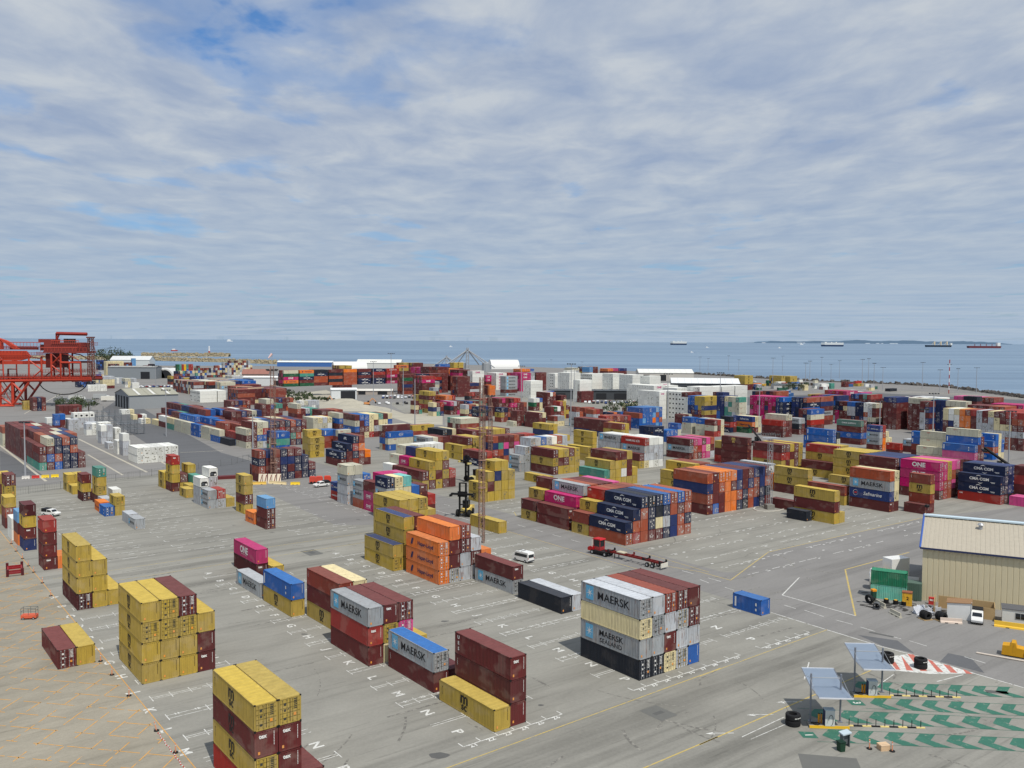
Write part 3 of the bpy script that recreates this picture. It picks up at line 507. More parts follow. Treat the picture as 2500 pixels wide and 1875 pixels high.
K('Yf2',-547.84,776.30,0,2.590,'T',40,['yyyy'] * 4,[10111,10111,10000,10000])
K('Yf3',-529.33,679.91,0,2.750,'T',40,['mmyyy'] * 5,[111222,100111,100111,100111,100111])
K('Z1',-277.32,469.56,0,2.750,'T',40,['mmmmmR', 'mmmmmt', 'mmmmmm', 'mmmmmB', 'mmmmmN'],[1000022,1000012,1000011,1000012,1000011])
K('Z2',-300.34,472.24,0,2.910,'T',40,CR('Z2', 8, 5, 'mix'),[111112,100001,100001,100001,100001,100001,100001,100001])
K('Z3',-250.25,448.98,0,2.870,'T',40,['mmmmmN'] * 3,[1222222,1222112,1111222])
K('Z4',-228.45,452.89,0,2.870,'T',20,['mmmmmt'] * 2 + ['mmmmmh'] * 5,[1000000,1000001,1000001,1000001,1111112,1212222,1122222])
K('Z5',-212.41,445.62,0,2.910,'T',20,['mmmmmh'] * 4 + ['NNNNNN'] * 3,[1000002,1000002,1000002,1000012,1111112,1122222,1010001])
K('Z6',-231.66,518.57,0,2.590,'T',40,['mmmmmr'] * 3 + ['mmmmmP'] * 6,[1000012,1000012,1000011,1000001,1000000,1000000,1000001,1000001,1000001])
K('Z7',-191.05,439.23,0,2.750,'T',40,['mmmmms'] * 3 + ['mmmmmm'] * 4,[1000002,1000002,1000002,1000002,1000002,1000002,1000002])
K('Z8',-191.21,458.58,0,2.750,'T',40,['mmmmmp'] * 6,[1000002,1000001,1000001,1000001,1000001,1000001])
K('f1',-610.84,376.04,0,2.750,'T',40,['mmmmpR', 'mmmmmm'] * 3,[1012222,1001111,1011111,1010000,1001111,1111111])
K('f3',-645.85,417.80,0,2.750,'T',20,['mmmmmm'] * 6,[1111111,1000000,1000000,1000000,1000000,1000000])
K('f4',-614.10,415.39,0,2.590,'T',20,['mmmmoR', 'mmmmmm'] * 3,[1000000,1000000,1000000,1000000,1000000,1000000])
K('f5',-526.81,363.80,0,2.750,'L',20,['mkr', 'mmR', 'mmm', 'mrm'],[1012,1011,1011,1011])
K('f6',-464.33,329.29,0,2.750,'L',40,['mmm', 'mms', 'ktm', 'mmm', 'mms'],[1001,1001,1001,1000,1000])
K('f7',-413.33,291.36,0,2.750,'L',20,['mnn', 'mtn', 'mnN', 'nmn'],[1122,1111,1111,1111])
K('f8',-429.98,318.79,0,2.790,'L',40,['mmmm', 'mmmp', 'mmmm'],[11122,10011,10011])
K('f9',-427.99,326.31,0,2.750,'L',40,['mmpm', 'mmpR', 'mmmR', 'mmm', 'mms'],[10112,10111,10111,1011,1011])
K('f10',-455.11,288.02,0,2.750,'L',20,['cNc', 'tgm', 'NmR'],[1222,1111,1111])
K('f11',-473.35,286.48,0,2.750,'L',20,['mcm', 'tm'],[1222,111])
K('f12',-390.47,326.63,0,2.750,'L',20,['nmm', 'NmG', 'mmw', 'msm'],[1122,1011,1011,1011])
K('f13',-462.04,383.39,0,2.750,'L',40,['mmmm', 'mmmw', 'mmms'],[11222,11111,10011])
K('f14',-452.12,363.62,0,2.750,'L',20,['mGw', 'mmw', 'ccB'],[1222,1111,1111])
K('f15',-473.26,392.69,0,2.750,'T',20,['mmNB', 'mmhh'],[10001,10000])
K('f16',-375.04,338.96,0,2.750,'L',20,['mmr', 'mms', 'mmR'],[1012,1001,1001])
K('f17',-328.57,319.36,0,2.590,'L',40,['mms', 'mmr', 'mmm', 'mmR'],[1012,1012,1012,1112])
K('f18',-327.74,310.77,0,2.750,'L',20,['mmR', 'mms', 'mmm'],[1002,1001,1001])
K('f19',-409.87,407.39,0,2.750,'T',40,['mh', 'mc'],[112,111])
K('f20',-389.18,406.28,0,2.750,'T',40,['mB', 'mm'],[100,100])
K('f21',-465.73,398.69,0,2.750,'L',20,['mmm', 'mcm'],[1012,1011])
K('f22',-491.47,440.62,0,2.790,'T',40,['mmm', 'mmm'],[1222,1111])
K('f23',-310.60,294.55,0,2.750,'L',40,['Nmm', 'mms', 'mmm'],[1122,1001,1001])
K('f24',-334.81,376.07,0,2.750,'L',20,['mm', 'cm', 'mh'],[122,101,101])
K('f25',-383.13,424.38,0,2.750,'L',40,['wwwwww'] * 5,[1000002,1000001,1000001,1000001,1000000])
K('f26',-337.89,413.87,0,2.750,'T',20,['NNNNNN', 'NmNmNN', 'mNmmNm'],[1000002,1000001,1000001])
K('f27',-340.97,454.82,0,2.590,'T',40,['mmmmmR', 'mmmmmm', 'nnnnnn'],[1000001,1000001,1000001])
K('f28',-326.03,448.81,0,2.750,'T',40,CR('f28', 4, 6, 'rdm'),[1000012,1000001,1000001,1000001])
K('f29',-302.35,500.91,0,2.590,'T',40,['mmmmmP', 'mmmmmm', 'mmmmmw'] * 3,[1000001,1000001,1000000,1000000,1000000,1000000,1000000,1000000,1000000])
K('f30',-303.15,486.44,0,2.790,'T',40,['mmmmmp', 'mmmmmR'] * 3,[1000012,1000001,1000001,1000001,1000001,1000001])
K('f31',-241.65,476.22,0,2.750,'T',40,['mmmmmw', 'mmmmma', 'mmmmmw'] * 2,[1000001,1000001,1000001,1000001,1000001,1000001])
K('f32',-246.27,462.56,0,2.750,'T',40,['mmmmmw', 'mmmmmm'] * 3,[1000001,1000001,1000000,1000000,1000000,1000000])
K('f33',-224.92,460.00,0,2.750,'T',40,['mmmmmm', 'kkkkkm'] * 3,[1000001,1000001,1000000,1000001,1000000,1000000])
K('f34',-235.24,506.09,0,2.750,'T',20,['mmmmmk'] * 3,[1000022,1000001,1000002])
K('o1',-591.16,762.36,0,2.750,'T',20,['R', 'Om', 'h'],[10,100,10])
K('o2',-538.37,704.68,0,2.750,'T',40,['mo', 'ot', 'o'],[101,101,10])
K('o3',-566.97,768.69,0,2.750,'T',20,['G', 'GG', 't'],[11,111,11])
K('o4',-530.36,740.69,0,2.750,'T',20,['mR', 'm'],[111,11])
K('o5',-528.63,753.48,0,2.750,'T',40,['aB', 'hB', 'a'],[122,111,10])
K('o6',-494.50,723.48,0,2.750,'T',20,['cc', 'wc', 'h'],[111,111,11])
K('o7',-540.92,809.07,0,2.750,'T',20,['ah', 'm'],[111,11])
K('o8',-495.36,752.19,0,2.750,'T',40,['mw', 'aw'],[122,111])
K('o9',-498.31,772.31,0,2.750,'T',20,['tt', 'at'],[111,100])
K('o10',-507.85,812.43,0,2.750,'T',20,['mm', 'mr'],[111,111])
K('o11',-534.91,857.90,0,2.750,'T',40,['m', 'm'],[11,10])
K('o12',-509.90,838.03,0,2.750,'T',40,['y', 'yR', 'P'],[12,111,11])
K('o13',-460.61,780.18,0,2.750,'T',20,['ca', 'h'],[111,11])
K('o14',-442.12,780.82,0,2.750,'T',40,['k', 'k'],[12,11])
K('o15',-558.72,808.18,0,2.750,'T',20,['mw', 'h'],[111,10])
K('o16',-543.86,751.10,0,2.750,'T',40,['ww', 'rh'],[111,111])
K('o17',-522.88,690.80,0,2.750,'T',20,['aa', 'NB'],[111,111])
K('p1',-1135.73,263.44,0,2.750,'L',40,CR('p1', 4, 5, 'mix'),[111111,101111,111111,111111])
K('p2',-1207.15,328.41,0,2.750,'T',20,CR('p2', 4, 4, 'mix'),[11111,10000,10000,10000])
K('p3',-920.33,283.05,0,2.750,'T',40,CR('p3', 4, 2, 'mix'),[101,100,100,101])
K('p4',-950.32,283.63,0,2.750,'L',20,CR('p4', 8, 4, 'mix'),[10011,10011,10011,10011,10011,10011,10011,10011])
K('p5',-884.05,279.30,0,2.750,'L',20,CR('p5', 5, 3, 'nav'),[1001,1001,1001,1001,1001])
K('p6',-864.97,313.14,0,2.750,'T',40,CR('p6', 8, 3, 'grey'),[1002,1001,1000,1000,1000,1000,1001,1001])
K('p7',-790.47,272.23,0,2.910,'T',40,CR('p7', 9, 3, 'mix'),[1000,1000,1000,1000,1000,1000,1000,1001,1001])
K('p8',-797.80,284.87,0,2.710,'T',40,CR('p8', 9, 3, 'grey'),[1000,1000,1000,1000,1000,1000,1000,1001,1001])
K('p9',-799.19,297.24,0,2.750,'T',40,CR('p9', 6, 3, 'nav'),[1001,1000,1000,1001,1001,1000])
K('p10',-841.11,213.15,0,2.750,'T',20,['ww', 'aw', 'w'],[112,100,10])
K('p11',-585.18,237.27,0,2.910,'T',40,CR('p11', 5, 4, 'mar'),[10122,10011,10011,10011,10011])
K('q1',-552.65,482.11,0,2.750,'T',40,['wwwwwww', 'wwwwwww'] * 3,[11111122,11111111,11111111,11111111,11111111,11111111])
K('q2',-496.72,443.51,0,2.750,'T',40,['wwwwww'] * 3,[1000222,1111111,1111111])
K('q3',-521.91,501.92,0,2.750,'T',40,['wwwwwww'] * 5,[12222222,11111111,11111111,11111111,11111111])
K('q4',-495.78,497.98,0,2.750,'T',40,['wwwwwww'] * 6,[10000122,10000111,10000111,11111111,11111111,11111111])
K('q5',-472.26,492.55,0,2.750,'T',40,['wwwwwww'] * 4,[10000122,10000011,10000011,10000011])
K('q6',-467.68,478.83,0,2.670,'T',40,['wwwwW', 'wwwww'] * 3,[100000,111111,111111,111111,111111,111111])
K('q7',-443.56,467.12,0,2.830,'T',40,['wwwwW', 'wwwww'] * 3,[100012,100001,100001,100001,100001,100001])
K('q8',-443.98,480.87,0,2.750,'T',40,['wwwwW', 'wwwww'] * 2,[100001,100000,100000,100000])
K('q9',-351.30,409.17,0,2.750,'T',40,['wwwwwww'] * 4,[10000022,10000001,10000001,10000001])
K('q10',-577.58,435.02,0,2.750,'T',40,['gmgggg'] * 3,[1222222,1111111,1111111])
K('v1',-941.75,224.02,0,2.750,'L',40,['ww', 'aa', 'wa'],[111,111,100])
K('v2',-893.50,262.54,0,2.750,'L',40,CR('v2', 4, 3, 'mix'),[1111,1001,1001,1001])
K('v3',-714.91,239.50,0,2.750,'T',40,CR('v3', 5, 4, 'rdm'),[10121,10011,10001,10001,10001])
K('v4',-701.04,244.13,0,2.790,'T',40,CR('v4', 5, 4, 'grey'),[11122,10011,10000,10000,10001])
K('v5',-662.97,250.52,0,2.670,'T',40,CR('v5', 5, 4, 'mar'),[10002,10001,10000,10000,10000])
K('v6',-597.83,241.76,0,2.830,'T',40,CR('v6', 5, 3, 'mar'),[1000,1000,1000,1000,1000])
K('v7',-744.63,315.34,4,2.750,'L',40,CR('v7', 4, 4, 'mar'),[10000,10000,10000,10000])
K('v8',-540.96,223.25,0,2.750,'L',20,CR('v8', 5, 3, 'mar'),[1001,1011,1111,1111,1001])
K('v9',-533.64,191.98,0,2.750,'L',40,CR('v9', 5, 3, 'mar'),[1012,1012,1011,1011,1012])
K('v10',-819.72,171.88,0,2.750,'L',20,CR('v10', 6, 2, 'white'),[111,111,111,111,111,111])
K('v11',-569.49,137.81,0,2.750,'L',20,['w', 'w', 'c'],[12,12,11])
K('v12',-511.10,227.31,0,2.750,'L',20,CR('v12', 5, 3, 'grey'),[1012,1011,1011,1011,1011])
K('v13',-439.54,207.61,0,2.750,'L',40,CR('v13', 5, 3, 'mar'),[1012,1001,1001,1001,1001])
K('v14',-400.04,184.46,0,2.750,'L',40,CR('v14', 4, 3, 'grey'),[1122,1022,1022,1012])
K('w1',-465.42,96.92,0,2.750,'L',20,['aa', 'aa'],[101,101])
K('w2',-417.99,92.56,0,2.750,'L',20,['aaw', 'aaa'],[1222,1222])
K('w3',-491.35,92.79,0,2.750,'L',20,['aw'],[101])
K('w4',-385.63,93.76,0,2.590,'L',20,['wa'],[100])
K('w5',-397.35,90.62,0,2.750,'L',20,['a'],[12])
K('w6',-501.83,131.43,0,2.750,'L',20,['w', 'c'],[12,12])
K('w7',-530.01,134.47,0,2.750,'L',20,['c', 'm', 'w'],[12,11,11])
K('w8',-787.56,254.06,0,2.750,'T',40,CR('w8', 10, 3, 'rdm'),[1000,1000,1000,1000,1000,1000,1000,1000,1000,1000])
K('w9',-599.33,220.74,0,2.750,'T',40,CR('w9', 8, 4, 'mar'),[11222,10111,10000,10111,10011,10111,10111,10000])
K('w10',-864.68,212.86,0,2.750,'L',40,CR('w10', 4, 3, 'grey'),[1111,1111,1001,1001])
K('w11',-592.03,397.57,0,2.750,'T',40,CR('w11', 4, 6, 'mar'),[1222222,1111111,1011111,1011111])
K('w12',-430.38,294.77,0,2.750,'L',20,CR('w12', 4, 3, 'rdm'),[1122,1111,1001,1001])
K('w13',-462.11,341.79,0,2.750,'L',40,CR('w13', 4, 3, 'mar'),[1000,1000,1000,1000])
K('w14',-592.19,374.82,0,2.750,'L',20,['ggg', 'gmg'],[1001,1011])
SINGLE={('gs', 0, 0):'low light grey container with black lettering left of the blue-on-yellow stack',
('ys', 0, 0):'single mustard container beside the pink-topped stack',
('Y2', 0, 0):'speckled mustard container lying on the ground against the tall maroon stack',
('blu1', 0, 0):'lone blue short container by the service road, right of the grey-sided block',
('g14i', 0, 0):'front light grey container of the two alone in the open left yard',
('g14j', 0, 0):'rusty-topped grey container behind the lone light grey one in the left yard',
('g14a', 0, 0):'front short mustard box at the left end of the left middle group',
('g14g', 0, 0):'orange box on the ground beside the small blue one, left yard',
('g14k', 0, 0):'small blue box with white door decals, left yard in front of the yellow pair',
('g14h', 0, 0):'low pale grey container behind the orange box in the left yard',
('g14e', 0, 0):'white tank in a black frame behind the left yard two-high yellow stack',
('g15c', 0, 0):'front low mustard box left of the grey lettered block',
('g15c2', 0, 0):'low mustard box just behind the front one, left of the grey block',
('g15k', 0, 0):'low orange box beside the light blue-topped stack',
('ysing', 0, 0):'lone long mustard container beside the road under the red lattice tower',
('s4', 0, 0):'dark charcoal short container in front of the two-tone stack near the tan shed',
('s5', 0, 0):'long maroon container on the ground behind the light mast kerb',
('y1l', 0, 0):'long mustard container on the ground left of the maroon box and magenta row'}
# ---------------------------------------------------------------- ground, water, hills
def ground_mat(name,rgb,blotch,streak,sc_=1.0,rgh=.9,crack=0):
    m=bpy.data.materials.new(name); m.use_nodes=True; t=m.node_tree; b=t.nodes['Principled BSDF']; col=lin(*rgb)
    tcn=nd(t,'ShaderNodeTexCoord'); v=tcn.outputs['Object']
    vr=mapp(t,v,rot=(0,0,-YAW-R(90)))     # x along LB
    big=noise(t,v,.02*sc_,5,.6,.4); mid=noise(t,mapp(t,vr,scale=(.35,1,1)),.22*sc_,6,.62,.3); fine=noise(t,v,2.2,5,.75)
    st=noise(t,mapp(t,vr,scale=(.05,1,1)),.9,6,.68,.1)
    st2=noise(t,mapp(t,vr,loc=(40,9,0),scale=(.02,.6,1)),.35,4,.6,.1)
    f=mth(t,'ADD',mth(t,'MULTIPLY',mth(t,'SUBTRACT',big,.5),blotch),mth(t,'MULTIPLY',mth(t,'SUBTRACT',mid,.5),blotch*.9))
    f=mth(t,'ADD',f,mth(t,'MULTIPLY',mth(t,'SUBTRACT',fine,.5),.38))
    f=mth(t,'SUBTRACT',f,mth(t,'MULTIPLY',ramp(t,st,[(0,0),(.56,0),(.72,1)]),streak))
    f=mth(t,'SUBTRACT',f,mth(t,'MULTIPLY',ramp(t,st2,[(0,0),(.52,0),(.66,1)]),streak*.8))
    dk=noise(t,mapp(t,vr,loc=(11,3,0),scale=(.5,1,1)),.5,7,.72,.2)
    f=mth(t,'SUBTRACT',f,mth(t,'MULTIPLY',ramp(t,dk,[(0,0),(.66,0),(.72,1)]),.34))
    hs=nd(t,'ShaderNodeHueSaturation'); hs.inputs['Color'].default_value=(*col,1); t.links.new(mth(t,'ADD',1.0,f),hs.inputs['Value'])
    # slab joints
    t.links.new(hs.outputs[0],b.inputs['Base Color']); b.inputs['Roughness'].default_value=rgh; b.inputs['Specular IOR Level'].default_value=.2
    bp=nd(t,'ShaderNodeBump'); bp.inputs['Strength'].default_value=.25; bp.inputs['Distance'].default_value=.05; t.links.new(fine,bp.inputs['Height']); t.links.new(bp.outputs[0],b.inputs['Normal'])
    return m
CONC=ground_mat('concrete_paving',(140,138,130),.62,.3)
BRK=ground_mat('block_paving',(146,140,126),.7,.2,1.6)
ASPH=ground_mat('asphalt',(130,128,125),.36,.2)
ASPD=ground_mat('dark_asphalt',(98,99,101),.3,.12)
SAND=ground_mat('sand',(170,165,150),.6,.1)
def P2(a,b,z=0): v=XY(a,b); return (v.x,v.y,z)
def sheet(name,pts,z,m): 
    mb=MB(); mb.poly([(x,y,z) for x,y in pts]); me=mb.mesh(name,[m],fixn=False)
    o=link(name,me); 
    bm=bmesh.new(); bm.from_mesh(me); bmesh.ops.recalc_face_normals(bm,faces=bm.faces)
    for f in bm.faces:
        if f.normal.z<0: f.normal_flip()
    bm.to_mesh(me); bm.free(); return struct(o)
AB=lambda l:[tuple(P2(a,b)[:2]) for a,b in l]
shore=[(900,-400),(900,300),(560,560),(430,742),(445,905),(418,966),(378,997),(331,1040),(226,1257),(100,1400),(-26,1540),(-150,1620),(-271,1600),(-310,1450),(-560,1430),(-640,1480),(-760,1600),(-1100,1720),(-1500,1500),(-1500,-400)]
sheet('ground',shore,0,ASPH)
# sea: large sheet below quay level
def sea_mat():
    m=bpy.data.materials.new('sea_water'); m.use_nodes=True; t=m.node_tree; b=t.nodes['Principled BSDF']
    tcn=nd(t,'ShaderNodeTexCoord'); v=tcn.outputs['Object']
    s1=noise(t,mapp(t,v,rot=(0,0,R(4)),scale=(.0006,.0048,1)),1.0,6,.62,.3)
    s2=noise(t,mapp(t,v,loc=(5,3,0),rot=(0,0,R(-3)),scale=(.0015,.016,1)),1.0,5,.6,.2)
    f=mth(t,'ADD',mth(t,'MULTIPLY',s1,.55),mth(t,'MULTIPLY',s2,.45))
    c=ramp(t,f,[(.34,lin(92,114,136)),(.5,lin(106,130,152)),(.64,lin(132,154,172))])
    t.links.new(c,b.inputs['Base Color']); b.inputs['Roughness'].default_value=.42; b.inputs['Specular IOR Level'].default_value=.35
    w1=noise(t,mapp(t,v,scale=(.05,.12,1)),1,5,.7)
    bp=nd(t,'ShaderNodeBump'); bp.inputs['Strength'].default_value=.6; bp.inputs['Distance'].default_value=1.2; t.links.new(w1,bp.inputs['Height']); t.links.new(bp.outputs[0],b.inputs['Normal'])
    return m
sheet('sea',[(-14500,200),(14500,200),(14500,14300),(-14500,14300)],-2.2,sea_mat())
# seabed-side quay face
mb=MB()
for (x0,y0),(x1,y1) in zip(shore,shore[1:]+shore[:1]): mb.quad((x0,y0,-6),(x1,y1,-6),(x1,y1,0),(x0,y0,0))
struct(mb.build('quay_face',[CONC],fixn=True))
# surfaces: road, forecourt, sand and patch outlines unprojected from image pixels
sheet('concrete_apron',AB([(-20,-60),(-20,131),(-183,131),(-204,100),(-317,108),(-312,33),(-330,-60)]),.004,CONC)
sheet('block_paving',AB([(-20,-60),(-20,30.2),(-196,30.8),(-330,31.4),(-330,-60)]),.0065,BRK)
sheet('concrete_yard',AB([(-100,143.5),(-193,143.5),(-236,131.6),(-300,131.6),(-330,140),(-330,330),(-98,330),(-96,260),(-86,200)]),.004,CONC)
sheet('service_road',[(35.9,166.2),(45.4,152.9),(52.0,143.7),(57.6,136.0),(61.7,131.6),(66.1,125.3),(70.6,119.7),(77.8,110.5),(96.6,131.8),(88.3,150.6),(74.7,177.5),(38.7,179.7)]+AB([(-183,144.5),(-330,144.5),(-330,131.2),(-183,131.0)]),.008,ASPH)
sheet('shed_forecourt',[(43.4,173.4),(57.7,196.9),(112.8,238.2),(164.1,260.5),(148.7,195.6),(94.2,122.9),(81.7,139.0),(72.1,171.2)],.0095,ASPH)
sheet('sand_lot',[(-187.5,714.0),(-167.4,798.6),(-113.5,644.5),(-84.2,599.2),(-67.1,553.0),(-43.8,561.0),(-37.8,483.9),(-54.5,487.6),(-67.8,517.8),(-90.7,567.4),(-118.9,572.0),(-136.3,595.3),(-168.1,640.0)],.006,SAND)
sheet('rear_concrete',[(-90.9,646.4),(-4.4,730.9),(86.2,661.0),(74.4,569.4),(24.8,460.4),(-32.3,440.7),(-43.3,561.0),(-67.9,559.3)],.009,CONC)
# dirty wear band in front of shed
sheet('lane_patch',[(-263.7,570.6),(-305.2,695.5),(-179.9,468.8),(-119.0,362.0),(-79.7,313.1),(-88.6,298.8),(-106.2,293.7),(-139.6,354.7),(-200.7,456.8)],.007,ASPD)
sheet('lane_patch',[(-210.9,364.3),(-190.8,340.3),(-159.5,300.5),(-166.0,295.8),(-179.1,309.1)],.016,ASPD)
sheet('asphalt_patch',[(56.1,141.3),(61.4,138.7),(61.5,133.0),(58.0,136.0)],.012,ASPD)
sheet('asphalt_patch',[(66.7,133.1),(69.2,131.3),(68.0,125.1),(63.7,129.5)],.012,ASPD)
OIL=mat('oil_stain',(58,56,54),.8); RUB=mat('dark_patch',(92,92,90),.85)
# ---- painted markings
WEAR=dict(rustcol=(150,147,138),rs=(.9,.9,1))
WP=mat('white_paint',(216,216,210),.75,var=.15,rust=.9,rlo=.5,**WEAR); YP=mat('yellow_paint',(192,168,92),.75,var=.25,rust=.8,rlo=.5,**WEAR); OP=mat('orange_paint',(204,152,76),.75,var=.3,rust=.8,rlo=.52,**WEAR); GP=mat('green_paint',(56,112,94),.75,var=.3,scale=.5,rust=.8,rlo=.57,**WEAR); RP=mat('red_paint',(184,104,90),.75,var=.3,rust=.6,rlo=.52,**WEAR); 
wm=MB(); ZM=.014
def wline(mb,p,q,w_,z=ZM,m=0,broken=0,seed=0):
    p=Vector((p[0],p[1],0));q=Vector((q[0],q[1],0)); d=(q-p); L_=d.length; u=d/L_; n=Vector((-u.y,u.x,0))*w_/2
    if broken:
        rd=random.Random(repr((round(p.x,1),round(p.y,1),seed))); s=0
        while s<L_:
            l=min(L_-s,rd.uniform(1.5,9)*(1.2-broken)); a=p+u*s;b=p+u*(s+l); mb.quad(*[(v.x,v.y,z) for v in (a-n,b-n,b+n,a+n)],m); s+=l+rd.uniform(.1,1.6)*broken*2
        return
    mb.quad(*[(v.x,v.y,z) for v in (p-n,q-n,q+n,p+n)],m)
def abl(mb,a0,b0,a1,b1,w_,**k): wline(mb,P2(a0,b0),P2(a1,b1),w_,**k)
def ladder(a,b0,b1,wide,tick=True,br=.25,nums=None):
    h=.5 if wide else .24
    for s in (-h,h): abl(wm,a+s,b0,a+s,b1,.11,broken=br)
    n=int(round((b1-b0)/2.52))
    for i in range(n+1):
        b=b0+i*2.52; rd=random.Random(repr((a,b)))
        if rd.random()<.12: continue
        abl(wm,a-1.0,b,a+1.0,b,.12)
letters=[('P',-87.3),('N',-94.2),('M',-101.6),('L',-108.6),('K',-115.8),('J',-122.8),('H',-129.8),('G',-136.5),('F',-143.4),('E',-149.8),('D',-156.6),('C',-163.3),('B',-170.2),('A',-176.9)]
bounds=[-90.6,-98.3,-105.2,-112.3,-119.4,-126.4,-133.2,-140.1,-146.8,-153.8,-160.2,-167.0,-173.8]
for k,a in enumerate(bounds):
    for (b0,n) in ((32.0,5),(57.1,6),(84.3,10),(112.5,6)):
        ladder(a,b0,b0+n*2.52,k%2==1,nums=None)
        if k%2==1:
            for i in range(n):
                s=str(int(round((b0-57.1)/2.52))+21+i)
                M4=T4(XY(a-.22,b0+i*2.52+1.3,ZM+.002))@RZ(YAW+R(90))@Matrix.Rotation(R(-90),4,'X'); wm.add(text(s,.55,.03,1,1),M4)
for b in (30.8,43.6,58.8,86.9,114.8):
    for ch,a in letters:
        if b<40 and a>-100: continue
        M4=T4(XY(a,b-.65,ZM+.002))@RZ(YAW)@Matrix.Rotation(R(-90),4,'X'); wm.add(text(ch,1.4,.03,1.15,2),M4)
for (b0,n,n0) in ((57.1,6,21),(84.9,9,32),(32,4,11),(112.6,5,43)):
    abl(wm,-83.6,b0,-83.6,b0+n*2.52,.15)
    for i in range(n+1): abl(wm,-84.7,b0+i*2.52,-83.6,b0+i*2.52,.14)
    for i in range(n):
        M4=T4(XY(-82.9,b0+i*2.52+1.2,ZM+.002))@RZ(YAW+R(90))@Matrix.Rotation(R(-90),4,'X'); wm.add(text(str(n0+i),.75,.04,1.1,1),M4)
# left 20ft group and right yard: row stripes
for k in range(16):
    a=-199-k*5.6
    for (b0,n) in ((42,5),(60,6),(88,6),(112,3)):
        rd=random.Random(k*7+n)
        abl(wm,a,b0,a,b0+n*2.52,.16,broken=.8,seed=k)
        abl(wm,a-1.4,b0,a,b0,.14)
        for i in range(n):
            if rd.random()<.5: abl(wm,a+1.9,b0+i*2.52+.5,a+1.9,b0+i*2.52+1.7,.24)
for k in range(14):
    a=-112-k*6.95
    for (b0,n) in ((146,10),(176,9),(206,8)):
        abl(wm,a,b0,a,b0+n*2.52,.16,broken=.8,seed=k)
        rd=random.Random(k)
        for i in range(n):
            if rd.random()<.5: abl(wm,a+.6,b0+i*2.52+.4+rd.random()*.5,a+.6,b0+i*2.52+1.5,.3)
        for i in range(0,n,2):
            if rd.random()<.5: abl(wm,a-3.2,b0+i*2.52+.8,a-3.2,b0+i*2.52+1.5,.35)
# road dashes and shed forecourt lines
for k in range(26): abl(wm,-112-k*6.9,137.6,-115.2-k*6.9,137.6,.14)
wline(wm,(41.1,168.4),(42.4,166.5),.14); wline(wm,(49.1,157.2),(50.5,155.1),.14); wline(wm,(51.7,154.3),(53.9,150.7),.14); wline(wm,(55.3,148.9),(57.3,146.5),.14); wline(wm,(58.1,145.2),(59.6,143.0),.14); wline(wm,(60.8,141.3),(62.3,139.4),.14); wline(wm,(63.2,138.7),(64.9,136.2),.12); wline(wm,(68.4,131.7),(70.2,129.0),.14); wline(wm,(37.5,173.9),(38.7,171.3),.14)
for p_,q_ in (((45.4,152.9),(52.0,143.7)),((52.0,143.7),(57.6,136.0)),((57.6,136.0),(61.7,131.6)),((61.7,131.6),(66.1,125.3)),((66.1,125.3),(70.6,119.7))): wline(wm,p_,q_,.2,broken=.2)
wline(wm,(27.8,104.1),(34.6,109.8),.12); wline(wm,(28.7,103.5),(34.9,108.3),.1)
abl(wm,-183,130.9,-238,131.4,.16)
wline(wm,(57.8,175.8),(50.6,163.4),.2); wline(wm,(50.6,163.4),(59.6,151.2),.2)
wline(wm,(44.1,128.9),(41.2,122.2),.16); wline(wm,(64.6,124.4),(59.6,121.8),.16)
wline(wm,(48,117.4),(54.6,124.3),.12)
for (x,y) in ((36.8,114.5),(31.9,110.5),(25.5,105.1)):
    dx=Vector((3.2,.15,0)); wline(wm,(x-1,y),(x+1.6,y+.05),.14); wm.poly([(x-1.9,y-.15,ZM),(x-.8,y-.5,ZM),(x-.9,y+.25,ZM)])
struct(wm.build('white_markings',[WP]))
ym=MB(); LZ=.018
for (a0,b0,a1,b1,w_) in ((-80.2,44,-81.9,101,.16),(-67.3,62,-67.6,83,.2),(-112,131.0,-183,131.0,.16),(-118,141.2,-187,144.6,.16),(-187,144.6,-191,147,.16)):
    abl(ym,a0,b0,a1,b1,w_,z=LZ)
abl(ym,-182,33,-183,128,.14,z=LZ); abl(ym,-190.5,33,-192,120,.12,z=LZ)
# yellow line round the shed forecourt
wline(ym,(26.8,123.2),(52.0,143.7),.14,z=LZ); wline(ym,(22.3,102.0),(52.8,126.5),.2,z=LZ)
pts=[(29.3,186.5),(38.7,179.7),(43.4,173.4),(57.7,196.9),(112.8,238.2)]
for p,q in zip(pts,pts[1:]): wline(ym,p,q,.2,z=LZ)
for p,q in zip([(59.6,151.3),(65.2,169.1),(69.4,182.2)],[(65.2,169.1),(69.4,182.2),(89.5,197.5)]): wline(ym,p,q,.3,z=LZ)
struct(ym.build('yellow_markings',[YP]))
om=MB()
abl(om,-60,30.4,-300,31.3,.13,z=LZ)
rd=random.Random(4)
for k in range(-4,30):    # worn diamond hatching left of the line
    a=-60-k*5.1
    abl(om,a,29.9,a-28,4,.15,z=LZ,broken=.75,seed=k); abl(om,a-16,29.9,a+12,4,.15,z=LZ,broken=.75,seed=k+50)
struct(om.build('orange_hatching',[OP]))
